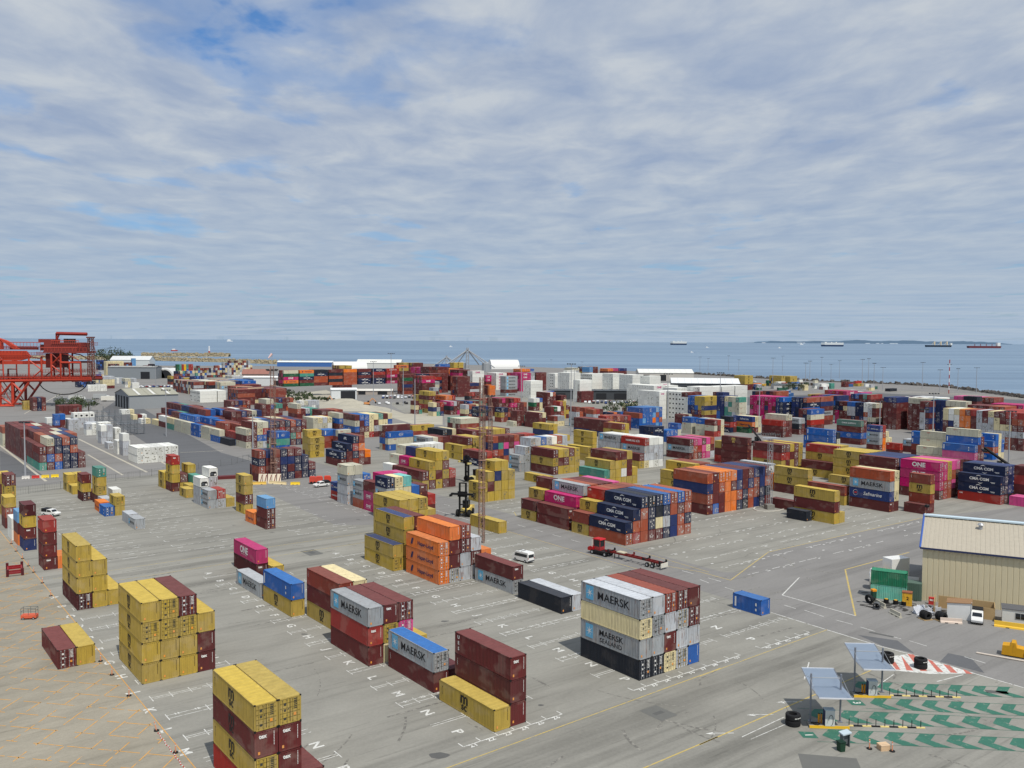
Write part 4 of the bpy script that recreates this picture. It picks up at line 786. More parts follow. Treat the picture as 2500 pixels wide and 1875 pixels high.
# green charging lanes
gm=MB(); LD=Vector((26.1,-5.9,0)).normalized()
def chev(p0,p1,wd,n,mirror=0):
    p0=Vector((*p0,0));p1=Vector((*p1,0)); u=(p1-p0).normalized(); nrm=Vector((-u.y,u.x,0)); L_=(p1-p0).length; st=L_/n
    for i in range(n):
        c=p0+u*(i*st)
        A=c; T=c+nrm*wd/2+u*1.15; T2=T+u*st*.5; Bc=c+u*st*.5; D=c-nrm*wd/2+u*1.6; D2=D+u*st*.55
        z=LZ+.002
        gm.poly([(v.x,v.y,z) for v in (A,Bc,T2,T)]); gm.poly([(v.x,v.y,z) for v in (A,D,D2,Bc)])
    for s in (1,-1):
        a=p0+nrm*s*(wd/2+.08)-u*1.0; b=p1+nrm*s*(wd/2+.08); wline(gm,a,b,.08,z=LZ+.002)
chev((47.2,119.9),(69.0,118.1),3.5,7)
chev((47.2,114.3),(86,110.2),3.5,12)
chev((37.9,110.6),(86,105.6),3.5,13)
chev((37.6,104.7),(84,100.2),3.4,13)
for (x,y,s) in ((45.5,114.3,'3'),(36.0,104.7,'1')):
    gm.poly([(x-.9,y-.7,LZ+.002),(x+.9,y-.85,LZ+.002),(x+.8,y+.85,LZ+.002),(x-1.0,y+1.0,LZ+.002)])
struct(gm.build('green_lane_markings',[GP]))
nm=MB()
for (x,y,s) in ((45.5,114.3,'3'),(36.0,104.7,'1')): nm.add(text(s,1.0,.04,1,2),T4((x-.4,y,LZ+.006))@RZ(R(-85))@Matrix.Rotation(R(-90),4,'X'))
struct(nm.build('lane_numbers',[WP]))
km=MB()
for p_,q_,w_ in (((-199.1,406.6),(-127.3,308.3),.9),((-221.1,382.0),(-151.8,287.8),.9),((-169.4,353.3),(-132.8,301.5),.7),((-135.5,361.3),(-120.3,368.6),.5),((-371.2,730.6),(-295.6,537.2),.6),((-138.0,342.6),(-103.3,289.6),.7)): wline(km,p_,q_,w_,z=.02)
struct(km.build('pale_kerb_lines',[mat('pale_kerb',(182,176,160),.9)]))
# red and white wedge
hm=MB(); A=Vector((54.0,126.2,0)); top=[Vector((57,131.0,0)),Vector((60.3,132.8,0)),Vector((66.3,124.8,0))]
outl=[(54.0,126.2),(56.6,131.3),(60.2,132.6),(66.6,124.9),(60.0,124.6)]
wedge=MB(); wedge.poly([(x,y,LZ) for x,y in outl]); struct(wedge.build('wedge_white',[WP]))
from mathutils import geometry
def clip(poly,p,n):
    out=[]
    for i in range(len(poly)):
        a,b=poly[i],poly[(i+1)%len(poly)]; da=(a-p).dot(n);db=(b-p).dot(n)
        if da>=0: out.append(a)
        if da*db<0: out.append(a+(b-a)*(da/(da-db)))
    return out
for q in (((59.0,131.8),(59.0,131.5),(58.1,125.8),(57.2,126.0)),((60.3,132.7),(61.1,132.4),(60.1,125.7),(59.1,125.7)),((62.3,130.5),(62.7,129.8),(62.2,125.3),(61.4,125.4)),((63.7,128.5),(64.4,127.9),(64.1,125.0),(63.2,125.2)),((65.6,126.5),(66.0,125.8),(66.1,124.7),(65.2,124.8)),((56.1,128.3),(57.0,129.4),(56.4,126.1),(55.8,126.2))):
    hm.poly([(x,y,LZ+.004) for x,y in q])
struct(hm.build('wedge_red',[RP]))
# dark patches, pits
pm=MB()
def patch(x,y,sx,sy,rot,z=.016,m=0): 
    M4=T4((x,y,z))@RZ(rot); pm.quad(*[M4@Vector(v) for v in ((-sx,-sy,0),(sx,-sy,0),(sx,sy,0),(-sx,sy,0))],m)
patch(18.9,110.8,1.9,1.5,YAW,.016,1); patch(18.9,110.8,.8,.35,YAW+R(90),.020,0)
patch(-44,194,2.6,1.6,YAW,.016,1); patch(-44,194,1.2,.6,YAW,.02,0); patch(-24,190,1.4,.8,YAW,.016,0)
patch(60,141.5,1.9,.35,R(-38),.016); patch(78,121,1.8,.25,R(-40),.016); patch(36,97.6,3.2,1.8,R(-10),.016,1)
patch(66,118.2,1.4,.5,R(-10),.02); 
for (x,y,s) in ((-4,116,.7),(-11,147,.8),(4,113,.5),(-8,99,1.6),(-20,131,.7),(-33,140,.6),(-15,188,.5),(25,150,.6),(-62,196,.8),(-70,222,.6),(-58,214,.6),(-40,230,.7),(15,140,.4)):
    q=[(x+s*random.Random(i+x).uniform(.6,1.3)*math.cos(i*.785),y+.5*s*random.Random(i+y).uniform(.5,1.2)*math.sin(i*.785),.016) for i in range(8)]; pm.poly(q,0)
struct(pm.build('ground_patches',[RUB,mat('pit_cover',(104,104,100),.8)]))
m_oil=MB(); rd=random.Random(9)
for k in range(70):
    x=68+rd.gauss(0,3.2); y=157+rd.gauss(0,2.6)
    s=rd.uniform(.15,.8); m_oil.poly([(x+s*rd.uniform(.5,1.4)*math.cos(i*.9),y+.6*s*rd.uniform(.4,1.3)*math.sin(i*.9),.022+k*.0002) for i in range(7)])
struct(m_oil.build('oil_stains',[OIL]))
tm=MB(); rd=random.Random(31)
for k in range(60):     # tyre arcs and scuffs
    x,y=[(rd.uniform(20,60),rd.uniform(140,185)),(rd.uniform(-30,30),rd.uniform(92,120)),(rd.uniform(-60,0),rd.uniform(180,260)),(rd.uniform(30,110),rd.uniform(170,230)),(rd.uniform(15,60),rd.uniform(95,130))][k%5]
    r_=rd.uniform(9,26); a0=rd.uniform(0,6.28); w_=rd.uniform(.12,.4); n=9; da=rd.uniform(.2,.7)/n
    for i in range(n):
        t0=a0+i*da;t1=t0+da; 
        tm.quad(*[(x+rr*math.cos(t)-r_*math.cos(a0),y+rr*math.sin(t)-r_*math.sin(a0),.0125+k*.00002) for rr,t in ((r_,t0),(r_+w_,t0),(r_+w_,t1),(r_,t1))])
for k in range(90):     # dark drag marks along the container rows
    a=rd.uniform(-300,-85); b=rd.choice((48,52,77,80,110,120,150,170,190,210))+rd.uniform(-6,8); L_=rd.uniform(4,16)
    if b>130 and a>-112: continue
    abl(tm,a,b,a+rd.uniform(-.6,.6),b+L_,rd.uniform(.15,.5),z=.0135+k*.00002)
struct(tm.build('tyre_marks',[mat('scuff_dark',(112,110,104),.9,var=.3,rust=.8,rlo=.45,**WEAR)],fixn=True))
# distant island, breakwaters
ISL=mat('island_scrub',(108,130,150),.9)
mb=MB(); rd=random.Random(2); D=13300; pr=None
for i in range(64):
    x=3618+61.3*i; h=(18+rd.random()*16+22*math.exp(-((x-5212)/370)**2)+18*math.exp(-((x-5917)/245)**2)+14*math.exp(-((x-6684)/306)**2))*min(1,(i+1)/5,(64-i)/6)  # x steps along image pixel columns carried out to depth D
    cur=((x,D,-3),(x,D,h),(x,D+700,h*.7))
    if pr: mb.quad(pr[0],cur[0],cur[1],pr[1]); mb.quad(pr[1],cur[1],cur[2],pr[2])
    pr=cur
struct(mb.build('island',[ISL]))
mb=MB()
for (x,w_) in ((3735,10),(4272,16),(4330,8),(5280,12),(5430,8),(5495,5),(5645,14),(5706,8)): mb.box(x-w_*2.6,D-90,-3,x+w_*2.6,D-60,6)
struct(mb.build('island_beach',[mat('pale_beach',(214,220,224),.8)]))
ROCK=mat('rocks',(140,130,108),.95,var=.5,scale=.35)
def rocks(name,path,w_,h,label,n=900,sz=2.4,seed=1,base=-3):
    mb=MB(); rd=random.Random(seed); segs=list(zip(path,path[1:])); Ls=[(Vector(b)-Vector(a)).length for a,b in segs]; T_=sum(Ls)
    for (a,b) in segs:
        a=Vector((*a,0));b=Vector((*b,0)); u=(b-a).normalized(); nn=Vector((-u.y,u.x,0))
        q=[a-nn*w_,b-nn*w_,b-nn*w_*.35,a-nn*w_*.35]; 
        mb.quad((q[0].x,q[0].y,base),(q[1].x,q[1].y,base),(q[2].x,q[2].y,h),(q[3].x,q[3].y,h))
        q2=[a+nn*w_,b+nn*w_,b+nn*w_*.35,a+nn*w_*.35]
        mb.quad((q[3].x,q[3].y,h),(q[2].x,q[2].y,h),(q2[2].x,q2[2].y,h),(q2[3].x,q2[3].y,h)); mb.quad((q2[3].x,q2[3].y,h),(q2[2].x,q2[2].y,h),(q2[1].x,q2[1].y,base),(q2[0].x,q2[0].y,base))
    for k in range(n):
        s=rd.random()*T_
        for (a,b),l in zip(segs,Ls):
            if s<=l: break
            s-=l
        a=Vector((*a,0));b=Vector((*b,0)); u=(b-a).normalized(); nn=Vector((-u.y,u.x,0)); off=rd.uniform(-1,1); p=a+u*s+nn*off*w_
        z=base+(h-base)*min(1,(1-abs(off))/.65); r_=sz*rd.uniform(.4,1.2); M4=T4((p.x,p.y,z))@Euler((rd.random()*3,rd.random()*3,rd.random()*3)).to_matrix().to_4x4()
        mb.box(-r_*.6,-r_*.5,-r_*.4,r_*.6,r_*.5,r_*.4,M4=M4)
    o=mb.build(name,[ROCK]); tag(o,label,'breakwater')
    return o
rocks('breakwater',[(-1250,1900),(-980,1880),(-780,1831),(-600,1740),(-470,1650),(-340,1560)],8,3.2,'long pale rock breakwater enclosing the inner harbour',1500,3.4,1)
rocks('breakwater',[(-900,2160),(-800,2190),(-700,2200)],16,4,'short rock mole carrying the small red and white lighthouse',500,4.5,2)
sw=rocks('seawall',[(560,560),(430,742),(445,905),(418,966),(378,997),(331,1040),(226,1257)],4.5,1.2,'dark rock seawall curving along the right shoreline',900,2.6,3)
sw.data.materials[0]=mat('dark_rocks',(84,80,76),.95,var=.5,scale=.35)

# ---------------------------------------------------------------- container materials
PAL={'y':(180,154,72),'Y':(228,178,50),'c':(222,208,164),'m':(99,45,45),'d':(74,30,34),'r':(134,62,50),'R':(160,50,44),'s':(160,80,56),'n':(26,38,68),'N':(40,54,100),'b':(26,88,165),'B':(42,96,170),'k':(38,43,52),'l':(96,152,200),'w':(226,226,218),'W':(226,226,218),'g':(160,164,166),'a':(184,188,192),'h':(198,194,172),'t':(74,142,126),'q':(112,190,184),'p':(184,34,100),'P':(208,84,140),'o':(222,118,48),'O':(228,120,46),'G':(28,92,62),'S':(38,60,116),'H':(188,46,38),'C':(92,122,112),'x':(228,228,222)}
CNAME={'y':'mustard','Y':'yellow','c':'cream','m':'maroon','d':'dark_maroon','r':'brick','R':'red','s':'terracotta','n':'navy','N':'dark_blue','b':'bright_blue','B':'blue','k':'charcoal','l':'light_blue','w':'white','W':'white','g':'light_grey','a':'pale_grey','h':'beige','t':'pale_green','q':'aqua','p':'magenta','P':'pink','o':'orange','O':'orange_b','G':'green','S':'deep_blue','H':'red','C':'grey_green','x':'white'}
def paint(c):
    return mat('paint_'+CNAME[c],PAL[c],.62,0,.2,streak=(.08 if c in 'kNnwW' else .26),rust={'g':.55,'a':.7,'c':.35,'h':.35,'k':.12,'w':.12,'W':.1,'y':.18,'m':.1,'R':.15,'s':.3,'r':.25,'o':.15,'O':.4}.get(c,.12),spec=.25)
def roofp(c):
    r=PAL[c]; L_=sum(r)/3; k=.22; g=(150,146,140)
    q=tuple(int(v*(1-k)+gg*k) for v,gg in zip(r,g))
    if c in 'yYc': q=tuple(int(v*.86+gg*.14) for v,gg in zip(r,(215,200,140)))  # yellow and cream tops paler: fading plus sky light put into the colour
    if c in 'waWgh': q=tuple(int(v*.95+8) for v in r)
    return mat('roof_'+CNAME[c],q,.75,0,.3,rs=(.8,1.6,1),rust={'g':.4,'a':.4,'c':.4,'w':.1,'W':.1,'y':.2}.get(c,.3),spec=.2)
DARK=lambda:mat('dark_gap',(34,32,32),.8)
STEEL=lambda:mat('galvanised',(176,178,180),.45,.4)
WHT=lambda:mat('white_marking',(228,226,220),.6,var=.05)
def corr(mb,p0,p1,z0,z1,nrm,depth,pitch,m=0):
    """corrugated sheet from p0 to p1 (xy), trapezoid profile going inward (-nrm)"""
    p0=Vector((*p0,0));p1=Vector((*p1,0));d=p1-p0;Ln=d.length;u=d/Ln;n_=Vector((*nrm,0));k=max(1,round(Ln/pitch));st=Ln/k
    pts=[]
    for i in range(k):
        b=i*st
        pts+=[(b+st*.0,0),(b+st*.30,0),(b+st*.5,depth),(b+st*.8,depth)]
    pts.append((Ln,0))
    for (a,da),(b,db) in zip(pts,pts[1:]):
        A=p0+u*a-n_*da; B=p0+u*b-n_*db
        mb.quad((A.x,A.y,z0),(B.x,B.y,z0),(B.x,B.y,z1),(A.x,A.y,z1),m)
CW,CHT=2.44,2.69
LEN={40:12.19,20:6.06}
CM={}
def cmesh(kind,L,ve):
    """ve: +1 visible end at x=L, -1 at x=0"""
    k=(kind,L,ve)
    if k in CM: return CM[k]
    ln=LEN[L]; mb=MB(); X=ln if ve>0 else 0.; s=ve; ps=.14
    if kind in('bodyE','bodyD','bodyM'):
        for x0 in (0,ln-ps):
            for y0 in (0,CW-ps): mb.box(x0,y0,0,x0+ps,y0+ps,CHT,0)
        for y0 in (0,CW-.07):
            mb.box(ps,y0,.02,ln-ps,y0+.07,.18,0); mb.box(ps,y0,CHT-.1,ln-ps,y0+.07,CHT-.02,0)
        for x0 in (0,ln-.08):
            mb.box(x0,ps,.02,x0+.08,CW-ps,.18,0); mb.box(x0,ps,CHT-.12,x0+.08,CW-ps,CHT-.02,0)
        if kind=='bodyM': mb.quad((ps,.03,.18),(ln-ps,.03,.18),(ln-ps,.03,CHT-.1),(ps,.03,CHT-.1))
        else: corr(mb,(ps,.012),(ln-ps,.012),.18,CHT-.1,(0,-1),.045,.305)
        mb.quad((ln-ps,CW-.04,.18),(ps,CW-.04,.18),(ps,CW-.04,CHT-.1),(ln-ps,CW-.04,CHT-.1))
        h=ln-X; xo=.05 if h==0 else ln-.05; xh=.04 if ve>0 else ln-.04
        mb.quad((xh,CW-ps,.18),(xh,ps,.18),(xh,ps,CHT-.1),(xh,CW-ps,CHT-.1)) if ve>0 else mb.quad((xh,ps,.18),(xh,CW-ps,.18),(xh,CW-ps,CHT-.1),(xh,ps,CHT-.1))
        if kind=='bodyE':
            xe=X-s*.015
            if s>0: corr(mb,(xe,ps),(xe,CW-ps),.18,CHT-.12,(1,0),.045,.27)
            else: corr(mb,(xe,CW-ps),(xe,ps),.18,CHT-.12,(-1,0),.045,.27)
        if kind=='bodyM':
            xe=X-s*.05
            q=[(xe,ps,.18),(xe,CW-ps,.18),(xe,CW-ps,CHT-.12),(xe,ps,CHT-.12)]
            if s<0:q=q[::-1]
            mb.quad(*q)
        # corner castings
        for x0 in (-.01,ln-.15):
            for y0 in (-.01,CW-.15):
                for z0 in (-.0,CHT-.1): mb.box(x0,y0,z0,x0+.17,y0+.17,z0+.12,1)
    elif kind=='roof':
        k=14 if L==40 else 7; z=CHT-.015; a0,a1=.08,ln-.08; st=(a1-a0)/k
        for i in range(k):
            x0=a0+i*st
            for (xa,xb,za,zb) in ((x0,x0+st*.62,z,z),(x0+st*.62,x0+st*.7,z,z-.03),(x0+st*.7,x0+st*.92,z-.03,z-.03),(x0+st*.92,x0+st,z-.03,z)):
                mb.quad((xa,.07,za),(xb,.07,zb),(xb,CW-.07,zb),(xa,CW-.07,za))
    elif kind=='door':   # one leaf in local coords: y 0..1.07, outward = +x (ve) 
        w_=1.07; x=.0
        hts=[0,.42,.5,.92,1.0,1.42,1.5,1.92,2.0,2.40]
        for i,(a,b) in enumerate(zip(hts,hts[1:])):
            dx=0 if i%2==0 else -.03*s
            q=[(dx,.0,a),(dx,w_,a),(dx,w_,b),(dx,0,b)]
            mb.quad(*(q if s>0 else q[::-1]))
        mb.box(-.03 if s>0 else -.02,0,0,.02 if s>0 else .03,.04,2.4,1); 
    elif kind=='bars':
        for y in (.3,.78):
            mb.tube((.05*s,y,-.1),(.05*s,y,2.44),.03,5,0)
            for z in (.1,.75,1.35,2.3): mb.box(min(.0,.07*s),y-.07,z,max(.0,.07*s),y+.07,z+.07,0)
    elif kind in('decals1','decals2'):
        rd=random.Random(3 if kind=='decals1' else 5)
        def q(y0,z0,w_,h_,m=0):
            x=.032*s; p=[(x,y0,z0),(x,y0+w_,z0),(x,y0+w_,z0+h_),(x,y0,z0+h_)]; mb.quad(*(p if s>0 else p[::-1]),m)
        if kind=='decals2':
            for i in range(6): q(.42,2.2-i*.19,.3+rd.random()*.12,.09)
            q(.4,.55,.26,.3,1)
        else:
            q(.42,1.75,.26,.26); q(.45,1.15,.2,.24); q(.40,.3,.3,.2); q(.86,1.3,.12,.1)
    elif kind=='unit':
        x0,x1=(X-.03,X+.03) if s>0 else (X-.03,X+.03)
        mb.box(x0,.32,.3,x1,2.12,1.35,0); mb.box(x0,.55,1.35,x1,1.9,1.6,0)
        xx=x1+.01 if s>0 else x0-.01
        mb.ring((xx,.85,.85),(1,0,0),.42,.1,.06,14,1)
        mb.box(min(xx,xx+.03*s),1.45,.45,max(xx,xx+.03*s),1.95,.95,2)
    elif kind=='endmark':
        xe=X+s*.006
        def q(y0,z0,w_,h_,m=0):
            p=[(xe,y0,z0),(xe,y0+w_,z0),(xe,y0+w_,z0+h_),(xe,y0,z0+h_)]; mb.quad(*(p if s>0 else p[::-1]),m)
        for i in range(9):
            q(2.0,2.3-i*.16,.07,.11)
        q(.35,.35,.22,.3,1)
    CM[k]=mb; return mb
NM={}
def named_mesh(key,mb,name,mats):
    if key not in NM: NM[key]=mb.mesh(name,mats)
    return NM[key]
# ---------------------------------------------------------------- side lettering: list of (mesh, matrix, material)
BLK=lambda:mat('black_letters',(22,24,30),.6,var=.05)
def star_mesh():
    if 'star' in TXT: return TXT['star']
    mb=MB(); n=7
    for i in range(n):
        a=2*math.pi*i/n+math.pi/2
        def p(r,t): return (r*math.cos(t),0,r*math.sin(t))
        mb.poly([p(.16,a-.45),p(.78,a),p(.16,a+.45),(0,0,0)])
    TXT['star']=mb.mesh('star',[WHT()]); return TXT['star']
def rect_mesh(w_,h_):
    k=('rect',w_,h_)
    if k not in TXT:
        mb=MB(); mb.quad((-w_/2,0,-h_/2),(w_/2,0,-h_/2),(w_/2,0,h_/2),(-w_/2,0,h_/2)); TXT[k]=mb.mesh('panel',[WHT()])
    return TXT[k]
def arc_mesh(r,a0,a1,w_,sq=1):
    k=('arc',r,a0,a1,w_,sq)
    if k not in TXT:
        mb=MB(); n=12
        for i in range(n):
            t0=R(a0+(a1-a0)*i/n);t1=R(a0+(a1-a0)*(i+1)/n); f0=math.sin(math.pi*i/n)*.8+.2; f1=math.sin(math.pi*(i+1)/n)*.8+.2
            q=lambda t,rr:(rr*math.cos(t),0,rr*math.sin(t)*sq)
            mb.quad(q(t0,r),q(t0,r+w_*f0),q(t1,r+w_*f1),q(t1,r))
        TXT[k]=mb.mesh('arc',[WHT()])
    return TXT[k]
WH_='white_marking'
def lettering(kind,L):
    ln=LEN[L]; o=[]; W_,K_=WHT(),BLK(); S=1 if L==40 else .62
    A=lambda me,x,z,m,y=-.012: o.append((me,T4((x,y,z)),m))
    if kind=='msc' or kind=='mscY' or kind=='mscK':
        m=K_ if kind!='mscY' else mat('yellow_letters',(222,190,90)); x=ln*(.47 if L==40 else .5)
        A(text('m',1.5,.03,1.1),x,1.32,m); A(text('sc',1.0,.03,1.1),x,.5,m)
        if kind!='mscY': A(text('M\nS\nC\nU\n8',.2,.01),.75,1.9,K_)
    elif kind in('maersk','sealand'):
        bl=mat('star_panel_blue',(98,176,214),.5,var=.08); x0=ln*.155
        A(rect_mesh(1.62,1.95) if L==40 else rect_mesh(1.1,1.3),x0,1.45,bl,-.008); o.append((star_mesh(),T4((x0,-.014,1.45))@Matrix.Scale(1 if L==40 else .66,4),W_))
        if kind=='maersk': A(text('MAERSK',1.12*S,.012,1.16,align='CENTER'),ln*.56,1.45-.56*S,K_)
        else: A(text('MAERSK',.82,.012,1.2),ln*.53,1.35,K_); A(text('SEALAND',.62,.005,1.25),ln*.53,.42,K_)
    elif kind=='cma':
        A(text('CMA CGM',.78*S,.05,1.12),ln*.5,1.0,W_)
        A(arc_mesh(1.25*S,62,128,.22*S,.92),ln*.5-.1,1.12,W_); A(arc_mesh(1.3*S,-118,-58,.22*S,.92),ln*.5+.3,1.42,W_)
        A(rect_mesh(1.3*S,.12),ln*.82,.72,W_); A(rect_mesh(1.0*S,.1),ln*.83,.5,W_)
    elif kind=='cosco':
        z=1.35; A(arc_mesh(1.05*S,0,360,.12,.62),ln*.52,z,W_); A(arc_mesh(.75*S,0,360,.08,.62),ln*.52,z,W_)
        A(text('COSCO',.34*S,.03),ln*.52,z-.17*S,W_); A(rect_mesh(.22,1.5),.95,1.4,W_)
    elif kind=='blue': A(rect_mesh(.34,1.7),.6,1.35,W_); A(rect_mesh(.3,.5),ln*.82,1.7,W_); A(rect_mesh(.3,.4),ln*.82,.8,W_)
    elif kind=='one':
        A(text('ONE',1.25*S,.045,1.15),ln*.47,.95,W_); A(text('OCEAN NETWORK EXPRESS',.17,.0,1.1,1),ln*.47,.6,W_)
    elif kind=='onew':
        A(text('ONE',1.35*S,.06,1.2),ln*.45,.8,mat('magenta_letters',(190,50,120)))
    elif kind=='hapag':
        m=mat('dark_blue_letters',(28,40,88),.6,var=.05)
        A(text('Hapag-Lloyd',.78*S,.03,1.06),ln*.6,.95,m); 
        A(rect_mesh(.75*S,.16),ln*.19,1.2,m); o.append((rect_mesh(.32*S,1.3*S),T4((ln*.18,-.012,1.3))@Matrix.Rotation(.35,4,'Y'),m)); o.append((rect_mesh(.32*S,1.3*S),T4((ln*.205,-.013,1.3))@Matrix.Rotation(.35,4,'Y'),m))
    elif kind=='saf':
        A(text('Safmarine',.95*S,.015,1.08,shear=.25),ln*.58,.95,W_)
        A(arc_mesh(.72*S,0,360,.1),ln*.16,1.35,W_); A(rect_mesh(.8*S,.45*S),ln*.16,1.35,mat('flag_red',(190,60,60)),-.014)
    elif kind=='hsud': A(text('HAMBURG SÜD',.72*S,.03,1.05,2),ln*.5,1.05,W_)
    elif kind=='oocl': A(text('OOCL',.34,.03,1,2),ln*.28,1.95,mat('red_letters',(190,50,45)))
    elif kind=='apl': A(text('APL',.95*S,.07,1.1,2),ln*.5,.95,W_)
    elif kind=='ues':
        for i,ch in enumerate('UES'): A(text(ch,.42,.05,1.2,2),.85,2.0-i*.72,W_)
    elif kind=='tex': A(text('T\nE\nX\nU',.2,.015,1,1),.62,2.0,W_)
    elif kind=='cai': A(text('CAI',.42,.06,1,2),.95,1.95,W_)
    elif kind=='chs': A(text('CHINA SHIPPING',.62*S,.04,1.1,1),ln*.5,1.05,W_)
    elif kind=='oocw': A(text('OOCL',.5,.04,1,2),ln*.3,.55,mat('red_letters',(190,50,45)))
    return [q for q in o if q]
KIND={'y':'msc','g':'maersk','n':'cma','b':'cosco','p':'one','W':'onew','o':'hapag','S':'saf','H':'hsud','h':'oocl','B':'blue','m':'tex','d':'tex','r':'tex','s':'tex','C':'chs','R':'cai'}
OVR={('R',0,1):'sealand',('Y2b',0,2):'ues',('near',0,2):'mscK',('apl',2,3):'apl',('s11',0,3):'mscY'}
NOTEXT=set()
def roll(*k): return random.Random(repr(k)).random()
def frame_of(b,i,t):
    name,a,bb,zb,th,o,L=b[:7]; ln=LEN[L]; sw=2.52
    if o=='L': return XY(a-ln,bb+i*sw,zb+t*th),YAW,1
    return XY(a-i*sw,bb,zb+t*th),YAW+R(90),-1
COLOUR={'y':'mustard yellow','Y':'yellow','c':'cream','m':'maroon','d':'dark maroon','r':'brick red','R':'red','s':'terracotta','n':'navy','N':'dark blue','b':'bright blue','B':'blue','k':'charcoal','l':'light blue','w':'white','W':'white','g':'light grey','a':'grey','h':'beige','t':'pale green','q':'aqua','p':'magenta','P':'pink','o':'orange','O':'orange','G':'green','S':'deep blue','H':'red','C':'grey green','x':'white'}
ORDN=['first','second','third','fourth','fifth','sixth','seventh','eighth','ninth','tenth','eleventh','twelfth']
def container_label(b,i,t):
    if (b[0],i,t) in SINGLE: return SINGLE[(b[0],i,t)]
    cols=b[7]; n=len([q for q in cols if q]); nt_=len(cols[i]); c=cols[i][t]
    kind='tank container' if c=='x' else 'container'
    tier='top tier' if t==nt_-1 and nt_>1 else 'bottom tier' if t==0 and nt_>1 else 'only tier' if nt_==1 else ORDN[t]+' tier'
    if n>1:
        ii=len([q for q in cols[:i] if q])
        if b[5]=='T': ii=n-1-ii
        cp='leftmost column' if ii==0 else 'rightmost column' if ii==n-1 else ORDN[ii]+' column'
        lab=COLOUR[c]+' '+kind+', '+tier+', '+cp+' of '+b[11]
    elif nt_>1: lab=COLOUR[c]+' '+kind+', '+tier+' of '+b[11]
    else: lab=COLOUR[c]+' '+kind+', '+b[11]
    if len(lab.split())>16: lab=lab.replace(' of the ',' of ',1)
    return lab
GRP='shipping containers stacked across the terminal yard'
def make_container(bi,b,i,t,c,e,label):
    loc,rz,ve=frame_of(b,i,t); L=b[6]; ln=LEN[L]; th=b[4]
    rd=random.Random(repr((b[0],i,t)))
    root=thing('shipping_container' if c!='x' else 'tank_container',label,'shipping container' if c!='x' else 'tank container',loc,rz,GRP)
    root.scale=(1,1,(th-.04)/CHT)
    if c=='x':
        mb=MB()
        for x0 in (0,ln-.15):
            for y0 in (0,CW-.15): mb.box(x0,y0,0,x0+.15,y0+.15,CHT)
            mb.box(x0,0,CHT-.15,x0+.15,CW,CHT); mb.box(x0,0,0,x0+.15,CW,.15)
            for s_ in (1,-1):
                for zz in (0,CHT): mb.bar((x0+.07,.1 if s_>0 else CW-.1,CHT/2+(-.5 if zz==0 else .5)),(x0+.07,.8 if s_>0 else CW-.8,zz),.1)
        for y0 in (0,CW-.12): mb.box(0,y0,0,ln,y0+.12,.14); mb.box(0,y0,CHT-.12,ln,y0+.12,CHT)
        mb.build('frame',[mat('black_frame',(30,32,36))],root)
        m2=MB(); m2.tube((.25,CW/2,CHT/2),(ln-.25,CW/2,CHT/2),1.08,24); m2.build('tank',[paint('x')],root,smooth=False)
        m3=MB(); m3.ring((ln-.2,CW/2,CHT/2),(1,0,0),.3,.1,.12,12); m3.box(1.2,CW/2-.3,CHT-.15,ln-1.2,CW/2+.3,CHT-.06); m3.build('manlid',[STEEL()],root); return root
    key=('body'+e,L,ve); k2=(key,c)
    link('body',named_mesh(k2,cmesh(*key),'body',[paint(c),DARK()]),root)
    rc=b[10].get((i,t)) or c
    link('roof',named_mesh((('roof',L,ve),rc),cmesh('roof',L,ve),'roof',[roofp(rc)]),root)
    X=ln if ve>0 else 0
    if e=='D':
        for k in (0,1):
            y0=.145+k*1.085
            d=link('door',named_mesh(('door',ve,c),cmesh('door',L,ve),'door',[paint(c),DARK()]),root,(X-ve*.03,y0,.17))
            bm_=STEEL() if c in 'mdrsRnNkBbpPoOHSG' else paint(c)
            link('locking_bars',named_mesh(('bars',ve,c),cmesh('bars',L,ve),'locking_bars',[bm_ if c not in 'ya' else mat('tan_bars',(150,132,70))]),d)
            kk='decals1' if (k==0)==(ve>0) else 'decals2'
            dm=WHT() if c in 'mdrsRnNkBbpPoOHSGtCl' else mat('dark_marks',(60,62,60))
            link('decals',named_mesh((kk,ve,dm.name),cmesh(kk,L,ve),'decals',[dm,mat('amber_decal',(226,150,70))]),d)
    elif e=='M':
        link('cooling_unit',named_mesh(('unit',L,ve),cmesh('unit',L,ve),'cooling_unit',[mat('unit_black',(28,28,30)),mat('fan_grey',(80,84,88)),WHT()]),root)
    else:
        dm=WHT() if c in 'mdrsRnNkBbpPoOHSGtCl' else mat('dark_marks',(60,62,60))
        if c=='y': dm=BLK()
        link('end_markings',named_mesh(('em',L,ve,dm.name),cmesh('endmark',L,ve),'end_markings',[dm,mat('amber_decal',(226,150,70))]),root)
        if c in 'mdR' and rd.random()<.5 and ve>0:
            tm=text('tex',.42,.06,1,2); mb=MB(); mb.add(tm,T4((ln+.012,.85,1.95))@RZ(R(90))); mb.build('end_lettering',[WHT()],root)
    kind=OVR.get((b[0],i,t),KIND.get(c))
    if kind in('tex','cai') and rd.random()<.35: kind=None
    if kind:
        k3=('let',kind,L)
        if k3 not in NM:
            items=lettering(kind,L); ms=[]; mb=MB()
            for me,M4,m in items:
                if m not in ms: ms.append(m)
                mb.add(me,M4,ms.index(m))
            NM[k3]=mb.mesh('lettering',ms)
        link('lettering',NM[k3],root)
    return root
for b in BLOCKS:
    for i,col in enumerate(b[7]):
        for t,c in enumerate(col):
            if b[8][i][t]=='3': make_container(0,b,i,t,c,b[9][i][t],container_label(b,i,t))
